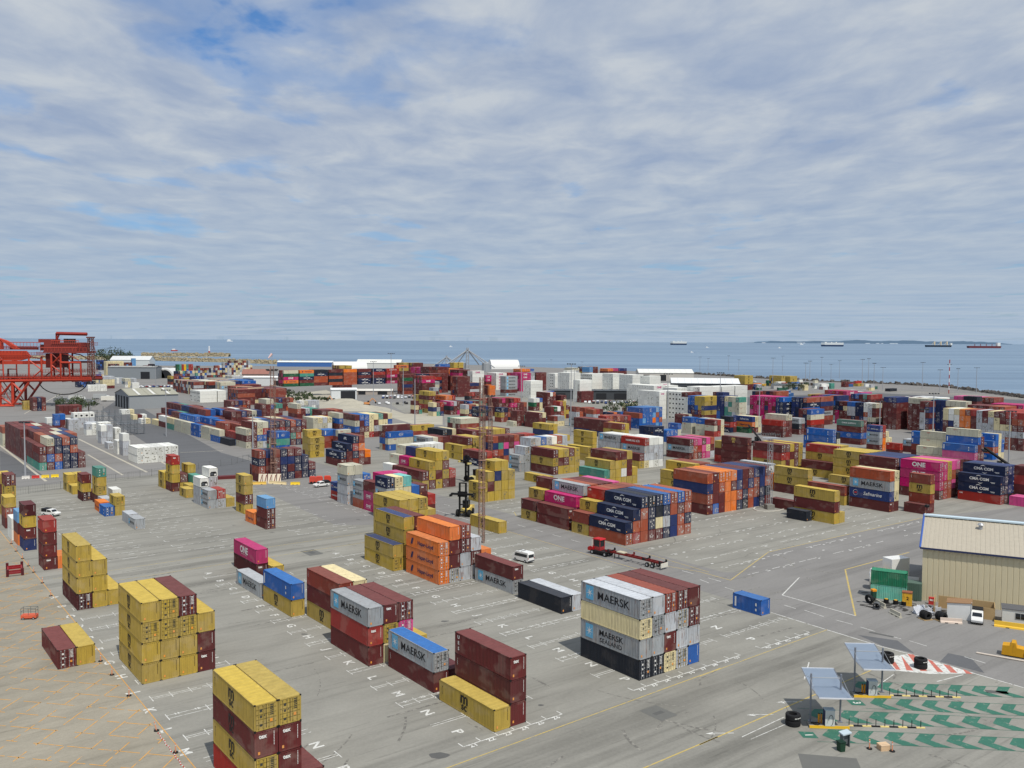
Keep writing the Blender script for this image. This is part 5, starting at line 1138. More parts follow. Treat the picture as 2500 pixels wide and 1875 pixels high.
# the remaining containers (past the 300 that show largest): one object
sb=MB(); SM=[]; 
def sm(m):
    if m not in SM: SM.append(m)
    return SM.index(m)
for b in BLOCKS:
    th=b[4];L=b[6];ln=LEN[L];bi=b[0]
    for i,col in enumerate(b[7]):
        for t,c in enumerate(col):
            if b[8][i][t]=='3' or c=='.': continue
            loc,rz,ve=frame_of(b,i,t); e=b[9][i][t]; lod=int(b[8][i][t]); M4=T4(loc)@RZ(rz); r=round(roll(bi,i,t),3)
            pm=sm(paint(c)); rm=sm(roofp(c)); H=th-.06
            g=.03; P=[M4@Vector(p) for p in ((g,g,.0),(ln-g,g,.0),(ln-g,CW-g,.0),(g,CW-g,.0),(g,g,H),(ln-g,g,H),(ln-g,CW-g,H),(g,CW-g,H))]
            for f,m in (((4,5,6,7),rm),((0,1,5,4),pm),((1,2,6,5),pm),((2,3,7,6),pm),((3,0,4,7),pm)):
                sb.quad(*[P[q] for q in f],m,r)
            if lod==0: continue
            X=ln-g if ve>0 else g
            if e=='D':
                dk=c in 'mdrsRnNkBbpPoOHSGtCl'; rd=random.Random(repr((bi,i,t)))
                wm=sm(mat('door_marks_pale',(190,184,178) if c not in 'nN' else (168,182,204)) if dk else mat('door_marks_grey',(120,116,100)))
                xx=X+.02*ve
                def q(y0,z0,w_,h_):
                    p=[(xx,y0,z0),(xx,y0+w_,z0),(xx,y0+w_,z0+h_),(xx,y0,z0+h_)]
                    if ve<0:p=p[::-1]
                    sb.quad(*[M4@Vector(a) for a in p],wm)
                if lod==2:
                    for y in (.38,.86,1.5,1.98): q(y,.12,.06,H-.3)
                for _ in range(5 if lod==2 else 3): q(.25+rd.random()*1.7,.3+rd.random()*(H-.9),.25+rd.random()*.2,.2+rd.random()*.2)
                q(1.19,.05,.06,H-.1)
            elif e=='M':
                mm=sm(mat('unit_black',(28,28,30))); xx=X+.02*ve
                p=[M4@Vector((xx,CW/2+.62*math.cos(a),H*.42+.5*math.sin(a))) for a in [2*math.pi*k/8 for k in range(8)]]
                sb.poly(p if ve>0 else p[::-1],mm)
            kind=OVR.get((b[0],i,t),KIND.get(c))
            if kind and (lod==2 or (lod==1 and kind in('one','onew','msc','cma','maersk','cosco','hapag') and roll(bi,i,t,'k')<.7)) and kind not in('tex','cai'):
                ms=th/CHT
                for me,ML,m in lettering(kind,L):
                    if lod==1 and len(me.vertices)>700: continue
                    sb.add(me,M4@ML,sm(m))
far=sb.build('far_containers',SM); tag(far,'dense far rows of coloured shipping containers filling the back of the terminal','shipping containers',None,'stuff')
# ---------------------------------------------------------------- lattice towers and masts
def lattice(mb,x,y,z0,z1,w_,w1=None,step=2.2,r=.09,m=0,faces=4):
    w1=w1 or w_; n=max(1,int((z1-z0)/step)); 
    def c(k,i):
        f=k/n; h=(w_+(w1-w_)*f)/2; sx,sy=((-1,-1),(1,-1),(1,1),(-1,1))[i]; return Vector((x+sx*h,y+sy*h,z0+(z1-z0)*f))
    for i in range(4): mb.tube(c(0,i),c(n,i),r*1.3,4,m,cap=False)
    for k in range(n):
        for i in range(4):
            j=(i+1)%4; mb.tube(c(k,i),c(k,j),r*.7,3,m,cap=False); mb.tube(c(k,i),c(k+1,j),r*.7,3,m,cap=False)
            if step>2.5: mb.tube(c(k,j),c(k+1,i),r*.7,3,m,cap=False)
RUSTY=mat('rusty_lattice',(150,118,104),.8,var=.3); GALV=STEEL()
def tower(x,y,h,w_,label,lampz,winds=False,rz=0.35):
    t=thing('lighting_tower',label,'lighting tower',(x,y,0),rz,'lattice lighting towers in the yard')
    mb=MB(); lattice(mb,0,0,0,h,w_,w_*.85,1.2,.06); mb.build('lattice_mast',[RUSTY],t)
    lb=MB(); lattice(lb,w_*.8,0,0,h*.9,.3,.3,2.8,.03); lb.build('ladder_cage',[RUSTY],t)
    for z in [h*k/6 for k in range(1,6)]:
        p=MB(); p.box(-w_*.7,-w_*.7,z,w_*1.1,w_*.7,z+.12); p.build('platform',[RUSTY],t)
    hd=MB(); 
    for z in lampz:
        hd.ring((0,0,z),(0,0,1),1.7,1.45,.15,14,0)
        for k in range(8):
            a=k*.785; hd.box(-.22,-.3,-.2,.22,.3,.25,M4=T4((1.75*math.cos(a),1.75*math.sin(a),z+.3))@RZ(a))
    hd.build('lamp_ring',[mat('lamp_grey',(70,66,66),.6)],t)
    if winds:
        wb=MB(); wb.tube((0,0,h),(0,0,h+4.2),.07,5); wb.build('spike',[GALV],t)
        wk=MB(); wk.tube((0,0,h+4),(-1.1,-.2,h+2.6),.42,8,0,.2); wk.build('windsock',[mat('windsock_pink',(232,196,190))],t)
    return t
tower(-7.0,204.2,38.5,.95,'tall rusty lattice tower rising beside the yellow forklift and the orange stack',[30.5])
tower(-78,288.5,38,1.2,'rusty lattice tower with a windsock on top behind the dark block',[36.5],True)
tower(-8.2,334,26,1.1,'shorter rusty lattice tower in front of the patchwork container wall',[25.5])
t=thing('light_mast','square lattice light mast carrying a white sign with the letter L','light mast',(72.6,248,0),.2)
mb=MB(); lattice(mb,0,0,1.1,20.0,1.15,1.0,1.6,.05); mb.build('lattice_mast',[GALV],t)
mb=MB(); mb.box(-1.1,-1.1,0,1.1,1.1,1.3); mb.build('concrete_base',[CONC],t)
mb=MB(); mb.box(-2.2,-1.4,20.0,2.2,1.4,20.12)
for sx in (-2.2,2.2):
    mb.bar((sx,-1.4,20.1),(sx,-1.4,21.0),.06); mb.bar((sx,1.4,20.1),(sx,1.4,21.0),.06)
for s in (-1.4,1.4): mb.bar((-2.2,s,21.0),(2.2,s,21.0),.06)
mb.build('platform',[GALV],t)
mb=MB()
for k in range(6):
    for s in (-1,1): mb.box(-.22,-.15,-.2,.22,.15,.25,M4=T4((-1.9+k*.76,s*1.5,21.1)))
mb.build('lamps',[mat('lamp_grey',(70,66,66),.6)],t)
sg=MB(); sg.box(-.6,-.75,11.0,.6,-.68,12.2); s_=sg.build('sign',[WP],t); l_=MB(); l_.add(text('L',.8,.05,1,2),T4((0,-.76,11.2))); l_.build('sign_letter',[BLK()],s_)
mb=MB(); 
ang=[R(a) for a in range(0,360,30)]
for i in range(12):
    a,b=ang[i],ang[(i+1)%12]
    for (r0,r1,z0,z1) in ((5.6,5.6,0,.2),(5.6,5.2,.2,.2)): mb.quad((r0*math.cos(a),.62*r0*math.sin(a),z0),(r0*math.cos(b),.62*r0*math.sin(b),z0),(r1*math.cos(b),.62*r1*math.sin(b),z1),(r1*math.cos(a),.62*r1*math.sin(a),z1))
struct(mb.build('mast_island_kerb',[mat('kerb_white',(206,202,190))],loc=(72.6,248,0),rz=YAW+R(90)))
# flood-light poles
def pole_proto():
    t=thing('light_pole','x','light pole',(0,0,0)); 
    mb=MB(); mb.tube((0,0,0),(0,0,1),.32,8,0,.16); mb.build('pole',[mat('pole_grey',(158,160,164),.5)],t)
    mb=MB(); mb.box(-1.9,-.1,-.05,1.9,.1,.07)
    for k in range(4): mb.box(-2.1+k*1.25,-.35,-.25,-1.55+k*1.25,.35,.25)
    mb.build('lamp_head',[mat('lamp_dark',(52,54,58),.6)],t)
    return t
pp=pole_proto(); first=True
POLES=[(-163.5,296.8,18.4,'pole beside the dark container wall at left, next to the water barriers'),(-101,345,17,'pole behind the fence in front of the cream container wall'),(-164,420,22,'pole among the white reefer racks'),
(-77.4,568.1,37.3,'tallest pole beyond the sand lot behind the sideways blue stack'),(-48.1,439.7,27.1,'pole rising behind the lone long mustard container row at centre'),(28.7,430.9,35.2,'thick pole right of the three-high yellow stack in the middle'),
(76.2,433.5,30.5,'pole in front of the white reefer wall above the bright blue block'),(123,524,27.9,'pole between the yellow stack and the beige ends'),(131.3,470.1,23,'pole before the magenta container wall'),(171.9,368.9,18.9,'pole before the beige and blue stacks far right'),(194.4,345.5,20.1,'rightmost near pole above the patchwork wall'),
(188,395,24,'second near pole from the right edge'),(160,385,21,'pole before the multicoloured wall of ends'),(-245,610,27,'pole beside the grey far shed'),(-100,640,30,'pole in front of the far stacked wall behind bushes'),(-76,620,27,'second pole in front of the far stacked wall'),(6,560,30,'pole left of the white reefer stacks'),(45,640,26,'pole in front of the magenta tall stack')]
PG='floodlight poles over the yard'
ALLP=list(POLES)
FARP=[(8, 1679, 6), (72, 1639, 8), (112, 1423, 10), (270, 1277, 22), (301, 1364, 18), (325, 1334, 23), (341, 1336, 17), (264, 899, 29), (405, 1330, 23), (286, 865, 25), (332, 990, 24), (404, 1159, 25), (375, 1044, 19), (406, 1101, 22), (359, 910, 28), (401, 999, 27), (356, 873, 25), (350, 838, 22), (406, 878, 26), (391, 811, 21), (416, 845, 25), (425, 846, 21), (426, 814, 23)]  # x from each pole's image pixel column at an assumed distance
NTH=['first', 'second', 'third', 'fourth', 'fifth', 'sixth', 'seventh', 'eighth', 'ninth', 'tenth', 'eleventh', 'twelfth', 'thirteenth', 'fourteenth', 'fifteenth', 'sixteenth', 'seventeenth', 'eighteenth', 'nineteenth', 'twentieth', 'twenty-first', 'twenty-second', 'twenty-third']
for k,(x,y,h) in enumerate(FARP): ALLP.append((x,y,h,NTH[k]))
for i,(x,y,h,lb) in enumerate(ALLP):
    o=pp if i==0 else copy_tree(pp)
    o.location=(x,y,0); o.rotation_euler=(0,0,R(10*(i%5)-20)); o['label']=('grey flood-light '+lb if i<len(POLES) else lb+' from the left of the thin floodlight poles along the far shoreline'); o['group']=PG
    for ch in o.children:
        if ch.name.startswith('pole'): ch.scale=(1 if h>15 else .6,1 if h>15 else .6,h)
        else: ch.location=(0,0,h)
t=thing('striped_mast','slim red and white banded mast beside the shoreline road','mast',(394,800,0))
for k in range(9):
    mb=MB(); mb.tube((0,0,k*3.4),(0,0,(k+1)*3.4),.4,6); mb.build('band',[mat('mast_white',(220,220,220)) if k%2 else mat('mast_red',(170,60,50))],t)
# ---------------------------------------------------------------- quay crane at far left
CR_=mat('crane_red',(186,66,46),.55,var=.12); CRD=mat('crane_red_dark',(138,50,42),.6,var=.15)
q=thing('gantry_crane','huge orange red ship-to-shore gantry crane at the left edge','crane',(-332,590,0),0)
def cb(mb,u,v,u2,v2,w_,y=0,m=0,sc_=592/2169):
    X=lambda u:(u-44.0)*sc_*1.0; Z=lambda v:(991.5-v)*sc_
    mb.tube((X(u),y,Z(v)),(X(u2),y,Z(v2)),w_*.72,4,m)
def zi(x,y): return (x*.18987,790+y*.18987)
for y,nm_ in ((0,'portal_frame'),(16,'portal_frame')):
    mb=MB()
    for (a,b,c,d,w_) in ((-140,735,1240,705,1.5),(-140,690,1240,680,.5),(225,745,225,1060,1.4),(60,690,60,1075,1.9),(-60,1060,240,1050,1.5),(440,745,235,1030,1.2),(235,760,345,870,1.0),(210,760,60,930,.9),(60,930,225,1040,.9),
        (730,375,730,700,1.0),(850,375,850,700,.9),(600,440,610,700,.9),(445,420,440,700,.9),(730,520,850,400,.6),(730,520,850,620,.6),(730,710,850,630,.5),(445,460,600,580,.6),(600,590,470,700,.6),(960,500,965,690,.7),(1105,490,1110,700,.8),(850,490,1110,490,.9),(100,460,0,520,.6),(110,470,115,740,.7),(0,590,0,740,.9)):
        u,v=zi(a,b);u2,v2=zi(c,d); cb(mb,u,v,u2,v2,w_,y)
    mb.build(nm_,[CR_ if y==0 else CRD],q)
X=lambda a:(a*.18987-44.0)*592/2169
Zz=lambda b:(991.5-790-b*.18987)*592/2169
mb=MB(); mb.prism([(X(-160),Zz(345)),(X(370),Zz(345)),(X(440),Zz(430)),(X(300),Zz(470)),(X(-160),Zz(475))],2,5,'xz'); mb.prism([(X(-160),Zz(480)),(X(640),Zz(470)),(X(640),Zz(515)),(X(-160),Zz(520))],2,5,'xz'); mb.build('boom_girder',[CR_],q,fixn=True)
mb=MB(); mb.prism([(X(60),Zz(330)),(X(60),Zz(235)),(X(0),Zz(175)),(X(-60),Zz(175)),(X(10),Zz(330))],3,6,'xz'); mb.prism([(X(0),Zz(175)),(X(120),Zz(215)),(X(300),Zz(325)),(X(220),Zz(325))],3,6,'xz'); mb.build('apex_frame',[CR_],q,fixn=True)
mb=MB(); mb.box(X(630),0,Zz(370),X(1180),14,Zz(345)); mb.box(X(630),1,Zz(345),X(1110),13,Zz(235)); mb.box(X(550),2,Zz(235),X(735),12,Zz(192)); mb.build('machinery_house',[CRD],q)
mb=MB(); mb.box(X(640),2,Zz(560),X(840),12,Zz(375)); mb.build('trolley_house',[mat('crane_deep_red',(92,34,30))],q)  # the crane's deepest red, used as the machinery's own colour
mb=MB()
for zz_,x0,x1 in ((210,740,1090),(235,40,600),(300,600,1190)):
    mb.bar((X(x0),-.4,Zz(zz_)),(X(x1),-.4,Zz(zz_)),.3)
    for k in range(14): 
        xx=X(x0)+(X(x1)-X(x0))*k/13; mb.bar((xx,-.4,Zz(zz_)),(xx,-.4,Zz(zz_+50)),.18)
mb.build('handrail',[CR_],q)
mb=MB()
for y in (-1.2,15.6):
    for zz_,x0,x1 in ((690,-150,1240),(620,600,1180),(325,-150,560),(400,380,640),(270,1080,1190),(930,-120,130),(985,-120,130)):
        for dz in (0,18,36): mb.bar((X(x0),y,Zz(zz_-dz)),(X(x1),y,Zz(zz_-dz)),.16)
        n_=int((x1-x0)/34)
        for k in range(n_+1): xx=X(x0)+(X(x1)-X(x0))*k/n_; mb.bar((xx,y,Zz(zz_)),(xx,y,Zz(zz_-40)),.14)
mb.build('guard_rail',[CRD],q)
mb=MB()
for k in range(11):
    x0=-140+k*125
    mb.bar((X(x0),1,Zz(735)),(X(x0+62),1,Zz(690)),.35); mb.bar((X(x0+62),1,Zz(690)),(X(x0+125),1,Zz(735)),.35); mb.bar((X(x0),15,Zz(735)),(X(x0),1,Zz(735)),.5)
for (a,b,c,d) in ((730,375,850,490),(445,420,610,440),(100,460,0,360),(960,395,1080,460),(850,375,960,395),(225,745,110,740),(60,760,225,1040),(-60,760,60,930),(-60,930,60,760),(0,520,110,470),(0,590,115,590)):
    for y in (.5,15.5): mb.bar((X(a),y,Zz(b)),(X(c),y,Zz(d)),.5)
mb.build('bracing',[CRD],q)
mb=MB(); mb.box(X(560),3,Zz(340),X(900),11,Zz(262)); mb.box(X(900),4,Zz(330),X(1080),10,Zz(275)); mb.box(X(160),4,Zz(330),X(520),5,Zz(295)); mb.build('winch_house',[mat('crane_deep_red',(92,34,30))],q)
mb=MB(); mb.bar((X(765),4,Zz(235)),(X(765),4,Zz(115)),1.0); mb.bar((X(765),4,Zz(118)),(X(1160),4,Zz(125)),1.6); mb.bar((X(770),4,Zz(200)),(X(800),4,Zz(130)),.8); mb.build('service_jib',[CRD],q)
mb=MB(); lattice(mb,X(1195),5,Zz(700),Zz(170),3.4,2.6,3.2,.2); mb.box(X(1155),3,Zz(175),X(1225),8,Zz(158)); mb.tube((X(1215),5,Zz(200)),(X(1255),5,Zz(350)),.25,4); mb.build('stair_tower',[mat('crane_brown',(116,64,56))],q)
mb=MB(); 
for k in (870,940,960): mb.tube((X(k),6,Zz(235)),(X(k),6,Zz(185)),1.6,8)
mb.build('exhaust',[mat('soot',(60,52,50))],q)
mb=MB(); 
for k in range(12):
    a=math.pi*k/12; b=math.pi*(k+1)/12; mb.tube((X(850)-X(0)*0+(-math.cos(a))*16,3,Zz(740)-math.sin(a)*8.5),(X(850)-math.cos(b)*16,3,Zz(740)-math.sin(b)*8.5),.35,4)
mb.build('cable_loop',[mat('cable_black',(36,34,34))],q)
# ---------------------------------------------------------------- vehicles
TYR=mat('tyre_rubber',(30,30,31),.85,var=.2); RIM=mat('wheel_rim',(196,198,200),.4,.3); GLS=mat('dark_glass',(26,32,38),.12,spec=.6,var=.0)
def wheel(par,x,y,z,r,wd,axis=(0,1,0),rim=RIM):
    w_=link('wheel',named_mesh(('tyre',round(r,2),round(wd,2),axis),_tyre(r,wd,axis),'tyre',[TYR]),par,(x,y,z))
    k=('rim',round(r,2),round(wd,2),axis,rim.name)
    if k not in NM:
        mb=MB(); a=Vector(axis)*wd*.46; mb.tube(-a,a,r*.56,14); NM[k]=mb.mesh('rim',[rim])
    link('rim',NM[k],w_); return w_
def _tyre(r,wd,axis):
    mb=MB(); mb.ring((0,0,0),axis,r,r*.5,wd,18); return mb
def van():
    t=thing('passenger_van','white passenger van with dark windows driving across the marked bays','van',(2.6,187.6,0),math.atan2(189.8-185,3-7.5))
    W2=.93; pr=[(-2.4,.35),(2.3,.35),(2.42,.75),(2.3,1.05),(1.55,1.95),(1.3,2.2),(-2.3,2.25),(-2.42,1.9),(-2.45,.6)]
    mb=MB(); mb.prism(pr,-W2,W2,'xz'); mb.build('body',[mat('van_white',(232,232,228),.35,spec=.5,var=.03)],t,fixn=True)
    for s in (-1,1):
        g=MB(); y=s*(W2+.012); q=[(-2.1,y,1.25),(1.75,y,1.15),(1.4,y,1.82),(-2.1,y,1.88)]; g.quad(*(q if s<0 else q[::-1])); g.build('side_window',[GLS],t)
    g=MB(); g.quad((2.27,-.8,1.1),(2.27,.8,1.1),(1.58,.76,1.93),(1.58,-.76,1.93)); g.build('windscreen',[GLS],t,loc=(.03,0,.02))
    g=MB(); g.quad((-2.47,.78,1.2),(-2.47,-.78,1.2),(-2.46,-.76,1.85),(-2.46,.76,1.85)); g.build('rear_window',[GLS],t)
    g=MB(); g.box(-2.52,-.9,.35,-2.42,.9,.62); g.build('rear_bumper',[mat('bumper_grey',(90,92,94))],t)
    for s in (-1,1):
        g=MB(); g.box(-2.48,s*.86-.07,.9,-2.44,s*.86+.07,1.25); g.build('tail_lamp',[mat('lamp_red',(150,30,26))],t)
        g=MB(); g.box(2.3,s*.7-.18,.75,2.42,s*.7+.18,.95); g.build('headlight',[RIM],t)
    g=MB(); g.box(-.1,-.7,2.25,.0,.7,2.33); g.box(.9,-.7,2.22,1.0,.7,2.3); g.build('roof_rack',[mat('bumper_grey',(90,92,94))],t)
    for x in (-1.5,1.5):
        for y in (-.86,.86): wheel(t,x,y,.34,.34,.22)
van()
def tractor():
    a=Vector((18.3,195.6,0)); b=Vector((31.7,181.3,0)); d=(a-b).normalized(); rz=math.atan2(d.y,d.x)
    t=thing('terminal_tractor','red terminal tractor with a tall single cab on the service road','truck',a-d*1.9,rz); L_=mat('tractor_red',(168,30,34),.4,spec=.5); B_=mat('chassis_black',(32,32,34),.7)
    mb=MB(); mb.box(-3.3,-.45,.6,2.3,.45,.95); mb.box(-2.9,-1.2,.55,1.0,-.5,1.0); mb.box(-2.9,.5,.55,1.0,1.2,1.0); mb.build('chassis',[B_],t)
    mb=MB(); mb.prism([(1.0,.7),(2.5,.7),(2.55,1.2),(2.2,1.55),(1.0,1.6)],-1.2,1.2,'xz'); mb.build('bonnet',[L_],t,fixn=True)
    cab=MB(); 
    for x in (-.7,1.1):
        for y in (-.75,.75): cab.box(x-.07,y-.07,1.0,x+.07,y+.07,3.35)
    cab.box(-.75,-.8,1.0,1.15,.8,1.75); c_=cab.build('cab',[L_],t)
    rf=MB(); rf.prism([(-.95,3.3),(1.35,3.3),(1.25,3.5),(-.85,3.55)],-.95,.95,'xz'); rf.build('cab_roof',[mat('tractor_roof',(196,34,40),.4)],c_,fixn=True)
    g=MB(); g.box(-.66,-.76,1.75,1.06,.76,3.3); g.build('cab_glass',[GLS],c_)
    m=MB(); m.tube((1.35,1.0,1.2),(1.35,1.0,3.2),.09,6); m.build('exhaust_stack',[mat('pale_pipe',(220,206,190))],t)
    for x in (1.2,-2.4):
        for y in (-1.05,1.05): wheel(t,x,y,.52,.52,.34)
    tr=thing('skeletal_trailer','long dark red skeletal container trailer hitched behind the red tractor','trailer',a-d*1.9,rz,None); F_=mat('trailer_red',(118,36,34),.6,var=.2)
    mb=MB()
    for y in (-.45,.45): mb.box(-17.6,y-.09,1.05,-2.0,y+.09,1.42)
    for k in range(11): mb.box(-17.2+k*1.45,-.45,1.1,-17.05+k*1.45,.45,1.35)
    mb.build('frame',[F_],tr)
    for x in (-3.4,-8.8,-13.0,-17.3):
        g=MB(); g.box(x-.12,-1.22,1.3,x+.12,1.22,1.5)
        for y in (-1.22,1.02): g.box(x-.18,y,1.3,x+.18,y+.2,1.85)
        g.build('bolster',[B_ if x!=-8.8 else F_],tr)
    g=MB(); g.box(-17.75,-1.15,.45,-17.6,1.15,1.35); g.build('rear_bumper',[mat('bumper_white',(220,216,202))],tr)
    g=MB(); g.box(-7.2,-.8,1.42,-5.2,.5,1.6); g.build('deck_plate',[mat('deck_pale',(196,186,160))],tr)
    for x in (-14.0,-15.4):
        for y in (-1.0,1.0): wheel(tr,x,y,.5,.5,.4)
    for y in (-.7,.7):
        g=MB(); g.box(-5.0,y-.08,.1,-4.85,y+.08,1.1); g.build('landing_leg',[B_],tr)
tractor()
def handler(x,y,rz,h,label,spr=True,spz=None,body=(222,196,112)):
    t=thing('empty_container_handler',label,'forklift',(x,y,0),rz,'mast forklifts for lifting containers'); B_=mat('mast_black',(22,22,24),.6); Y_=mat('handler_cream'+str(body[0]),body,.5)
    for yy in (-.85,.85):
        mb=MB(); mb.box(2.9,yy-.2,.3,3.5,yy+.2,h); mb.build('mast_rail',[B_],t)
    mb=MB()
    for z in (1.2,3.2,5.4,h-.25): mb.box(2.95,-.75,z,3.3,.75,z+.28)
    mb.build('mast_crossbar',[B_],t)
    mb=MB(); mb.prism([(-3.4,.9),(2.4,.9),(2.4,1.5),(.2,1.9),(-1.4,2.0),(-3.5,2.2)],-1.15,1.15,'xz'); mb.build('chassis',[Y_],t,fixn=True)
    mb=MB(); mb.prism([(-3.9,.8),(-2.6,.8),(-2.5,2.4),(-3.8,2.2)],-1.4,1.4,'xz'); mb.build('counterweight',[Y_],t,fixn=True)
    c_=MB(); c_.box(-1.3,-.8,2.0,.5,.8,2.5); c_.box(-1.35,-.85,3.75,.6,.85,3.9)
    for xx in (-1.25,.45):
        for yy in (-.75,.75): c_.box(xx-.06,yy-.06,2.4,xx+.06,yy+.06,3.8)
    c_=c_.build('cab',[B_],t); g=MB(); g.box(-1.2,-.72,2.5,.4,.72,3.75); g.build('cab_glass',[GLS],c_)
    for yy in (-1.55,1.55): wheel(t,2.5,yy,.95,.95,.75,rim=B_)
    for yy in (-1.3,1.3): wheel(t,-2.4,yy,.75,.75,.5,rim=B_)
    if spr:
        z=spz; s=MB(); s.box(3.5,-3.0,z,4.1,3.0,z+.5); s.box(3.3,-1.3,z-.5,3.7,1.3,z+.9); s=s.build('spreader',[B_ if body[0]>150 and spz<7 else Y_],t)
        for yy in (-3.0,3.0):
            e=MB(); e.box(3.4,yy-.25,z-.35,4.9,yy+.25,z+.2); e.build('spreader_arm',[Y_ if spz>6.2 else B_],s)
handler(-12.2,237.0,math.atan2(-7.4,-6.4)+.5,9.2,'cream and black forklift with a tall black mast near the long mustard container',True,6.0)
handler(-12.0,293.5,math.atan2(-.4,-1)+.2,8.8,'black-masted forklift with cream spreader arms behind the first forklift',True,6.6,(206,190,120))
handler(46,251,R(200),4.3,'low black forklift between the big dark and striped container blocks',False,0,(40,40,42))
def reach(x,y,rz,label):
    t=thing('reach_stacker',label,'reach stacker',(x,y,0),rz,'reach stackers at work'); B_=mat('mast_black',(22,22,24),.6)
    mb=MB(); mb.prism([(-4,.8),(3.4,.8),(3.4,1.8),(-3,2.4),(-4,2.2)],-1.6,1.6,'xz'); mb.build('chassis',[B_],t,fixn=True)
    mb=MB(); mb.tube((-3,0,2.6),(5.2,0,8.6),.5,4); mb.build('boom',[B_],t)
    mb=MB(); mb.box(4.6,-3.0,7.2,5.8,3.0,7.8); mb.build('spreader',[B_],t)
    mb=MB(); mb.box(-.8,-1.0,2.2,.9,.2,3.9); mb.build('cab',[GLS],t)
    for xx in (2.4,-2.6):
        for yy in (-1.7,1.7): wheel(t,xx,yy,.8,.8,.6,rim=B_)
reach(178,322,R(160),'black reach stacker parked before the blue and magenta containers far right')
reach(110,398,R(115),'reach stacker with raised black boom beside the red-sided stack')
def ute(x,y,rz,label,canopy=True,tray=False,white=True):
    t=thing('utility_truck',label,'pickup truck',(x,y,0),rz); W_=mat('van_white',(232,232,228),.35,spec=.5,var=.03)
    mb=MB(); mb.prism([(-2.5,.45),(2.4,.45),(2.5,.8),(2.35,1.05),(1.3,1.12),(.7,1.72),(-.6,1.76),(-.65,1.1),(-2.5,1.1)],-.88,.88,'xz'); mb.build('body',[W_],t,fixn=True)
    g=MB(); g.quad((1.26,-.76,1.16),(1.26,.76,1.16),(.74,.7,1.68),(.74,-.7,1.68)); g.build('windscreen',[GLS],t,loc=(.03,0,.02))
    for s in (-1,1):
        y_=s*.9; q_=[(-.5,y_,1.15),(1.05,y_,1.15),(.65,y_,1.62),(-.5,y_,1.66)]; g=MB(); g.quad(*(q_ if s<0 else q_[::-1])); g.build('side_window',[GLS],t)
    if canopy: g=MB(); g.box(-2.45,-.9,1.1,-.7,.9,1.95); g.build('canopy',[mat('canopy_black',(34,34,38)) if not tray else W_],t)
    g=MB(); g.box(-2.56,-.85,.45,-2.5,.85,.7); g.build('rear_bumper',[mat('bumper_grey',(90,92,94))],t)
    for xx in (-1.6,1.55):
        for yy in (-.82,.82): wheel(t,xx,yy,.37,.37,.24)
    return t
ute(-60.5,280.5,math.atan2(-.9,-2.4)+.35,'white utility truck with a black canopy beside the orange tanks by the lattice tower')
ute(79.2,148.6,R(242),'white twin-cab pickup parked between the small cabin and the office')
ute(-121.5,232.5,R(-20),'white pickup half hidden behind the stack at the left edge')
# ---------------------------------------------------------------- tan shed and the things around it
BEI=mat('shed_beige',(206,194,160),.6,var=.06); RFM=mat('shed_roof',(172,164,148),.55,var=.12); BLU=mat('trim_blue',(58,96,176),.5); 
e1=Vector((.887,-.462,0)); e2=Vector((.462,.887,0))
rzs=math.atan2(-.462,.887)
t=thing('tan_shed','large tan corrugated shed with a grey-brown roof and blue trim','shed',(75.4,160.9,0),rzs)
LX,DY,EH,RH=52,24,9.85,13.5
mb=MB(); 
k=int(LX/.9)
for i in range(k):
    x0=i*LX/k; x1=(i+.8)*LX/k; x2=(i+1)*LX/k
    mb.quad((x0,0,0),(x1,0,0),(x1,0,EH),(x0,0,EH)); mb.quad((x1,0,0),(x1+.03,.05,0),(x1+.03,.05,EH),(x1,0,EH)); mb.quad((x1+.03,.05,0),(x2-.03,.05,0),(x2-.03,.05,EH),(x1+.03,.05,EH)); mb.quad((x2-.03,.05,0),(x2,0,0),(x2,0,EH),(x2-.03,.05,EH))
mb.poly([(0,DY,0),(0,0,0),(0,0,EH),(0,DY/2,RH),(0,DY,EH)]); mb.poly([(LX,0,0),(LX,DY,0),(LX,DY,EH),(LX,DY/2,RH),(LX,0,EH)]); mb.quad((LX,DY,0),(0,DY,0),(0,DY,EH),(LX,DY,EH)); mb.build('wall',[BEI],t)
mb=MB(); k=int((LX+.8)/.76)
for s in (0,1):
    y0,y1=(-.45,DY/2) if s==0 else (DY+.45,DY/2); z0=EH-.2
    for i in range(k):
        x0=-.4+i*(LX+.8)/k; x1=x0+.56; x2=-.4+(i+1)*(LX+.8)/k
        for (xa,xb,dz) in ((x0,x1,.12),(x1,x2,.17)): 
            q_=[(xa,y0,z0+dz),(xb,y0,z0+dz),(xb,y1,RH+dz),(xa,y1,RH+dz)]; mb.quad(*(q_ if s==0 else q_[::-1]))
mb.build('roof',[RFM],t)
mb=MB(); mb.box(-.45,-.55,EH-.3,LX+.4,-.4,EH+.02); mb.build('gutter',[mat('gutter_navy',(44,52,84))],t)
mb=MB(); mb.tube((-.45,-.5,EH),(-.45,DY/2,RH+.22),.17,4); mb.tube((-.45,DY+.5,EH),(-.45,DY/2,RH+.22),.17,4); mb.build('barge_board',[BLU],t)
mb=MB(); mb.box(-.4,DY/2-.9,RH+.1,LX+.4,DY/2+.5,RH+.36); mb.build('ridge_cap',[mat('ridge_pale',(190,206,214))],t)
for (x,y) in ((9.3,8.4),(24,8.2),(39,8.2)):
    v_=MB(); z=EH+(RH-EH)*y/(DY/2); v_.tube((x,y,z),(x,y,z+.9),.35,10); v_.tube((x,y,z+.9),(x,y,z+1.25),.6,10,0,.3); v_.build('roof_vent',[STEEL()],t)
v_=MB(); v_.tube((-.0,DY/2,RH+.3),(0,DY/2,RH+1.6),.06,5); v_.sphere((0,DY/2,RH+1.9),.5,.3,.35); v_.build('aerial',[mat('mast_black',(22,22,24))],t)
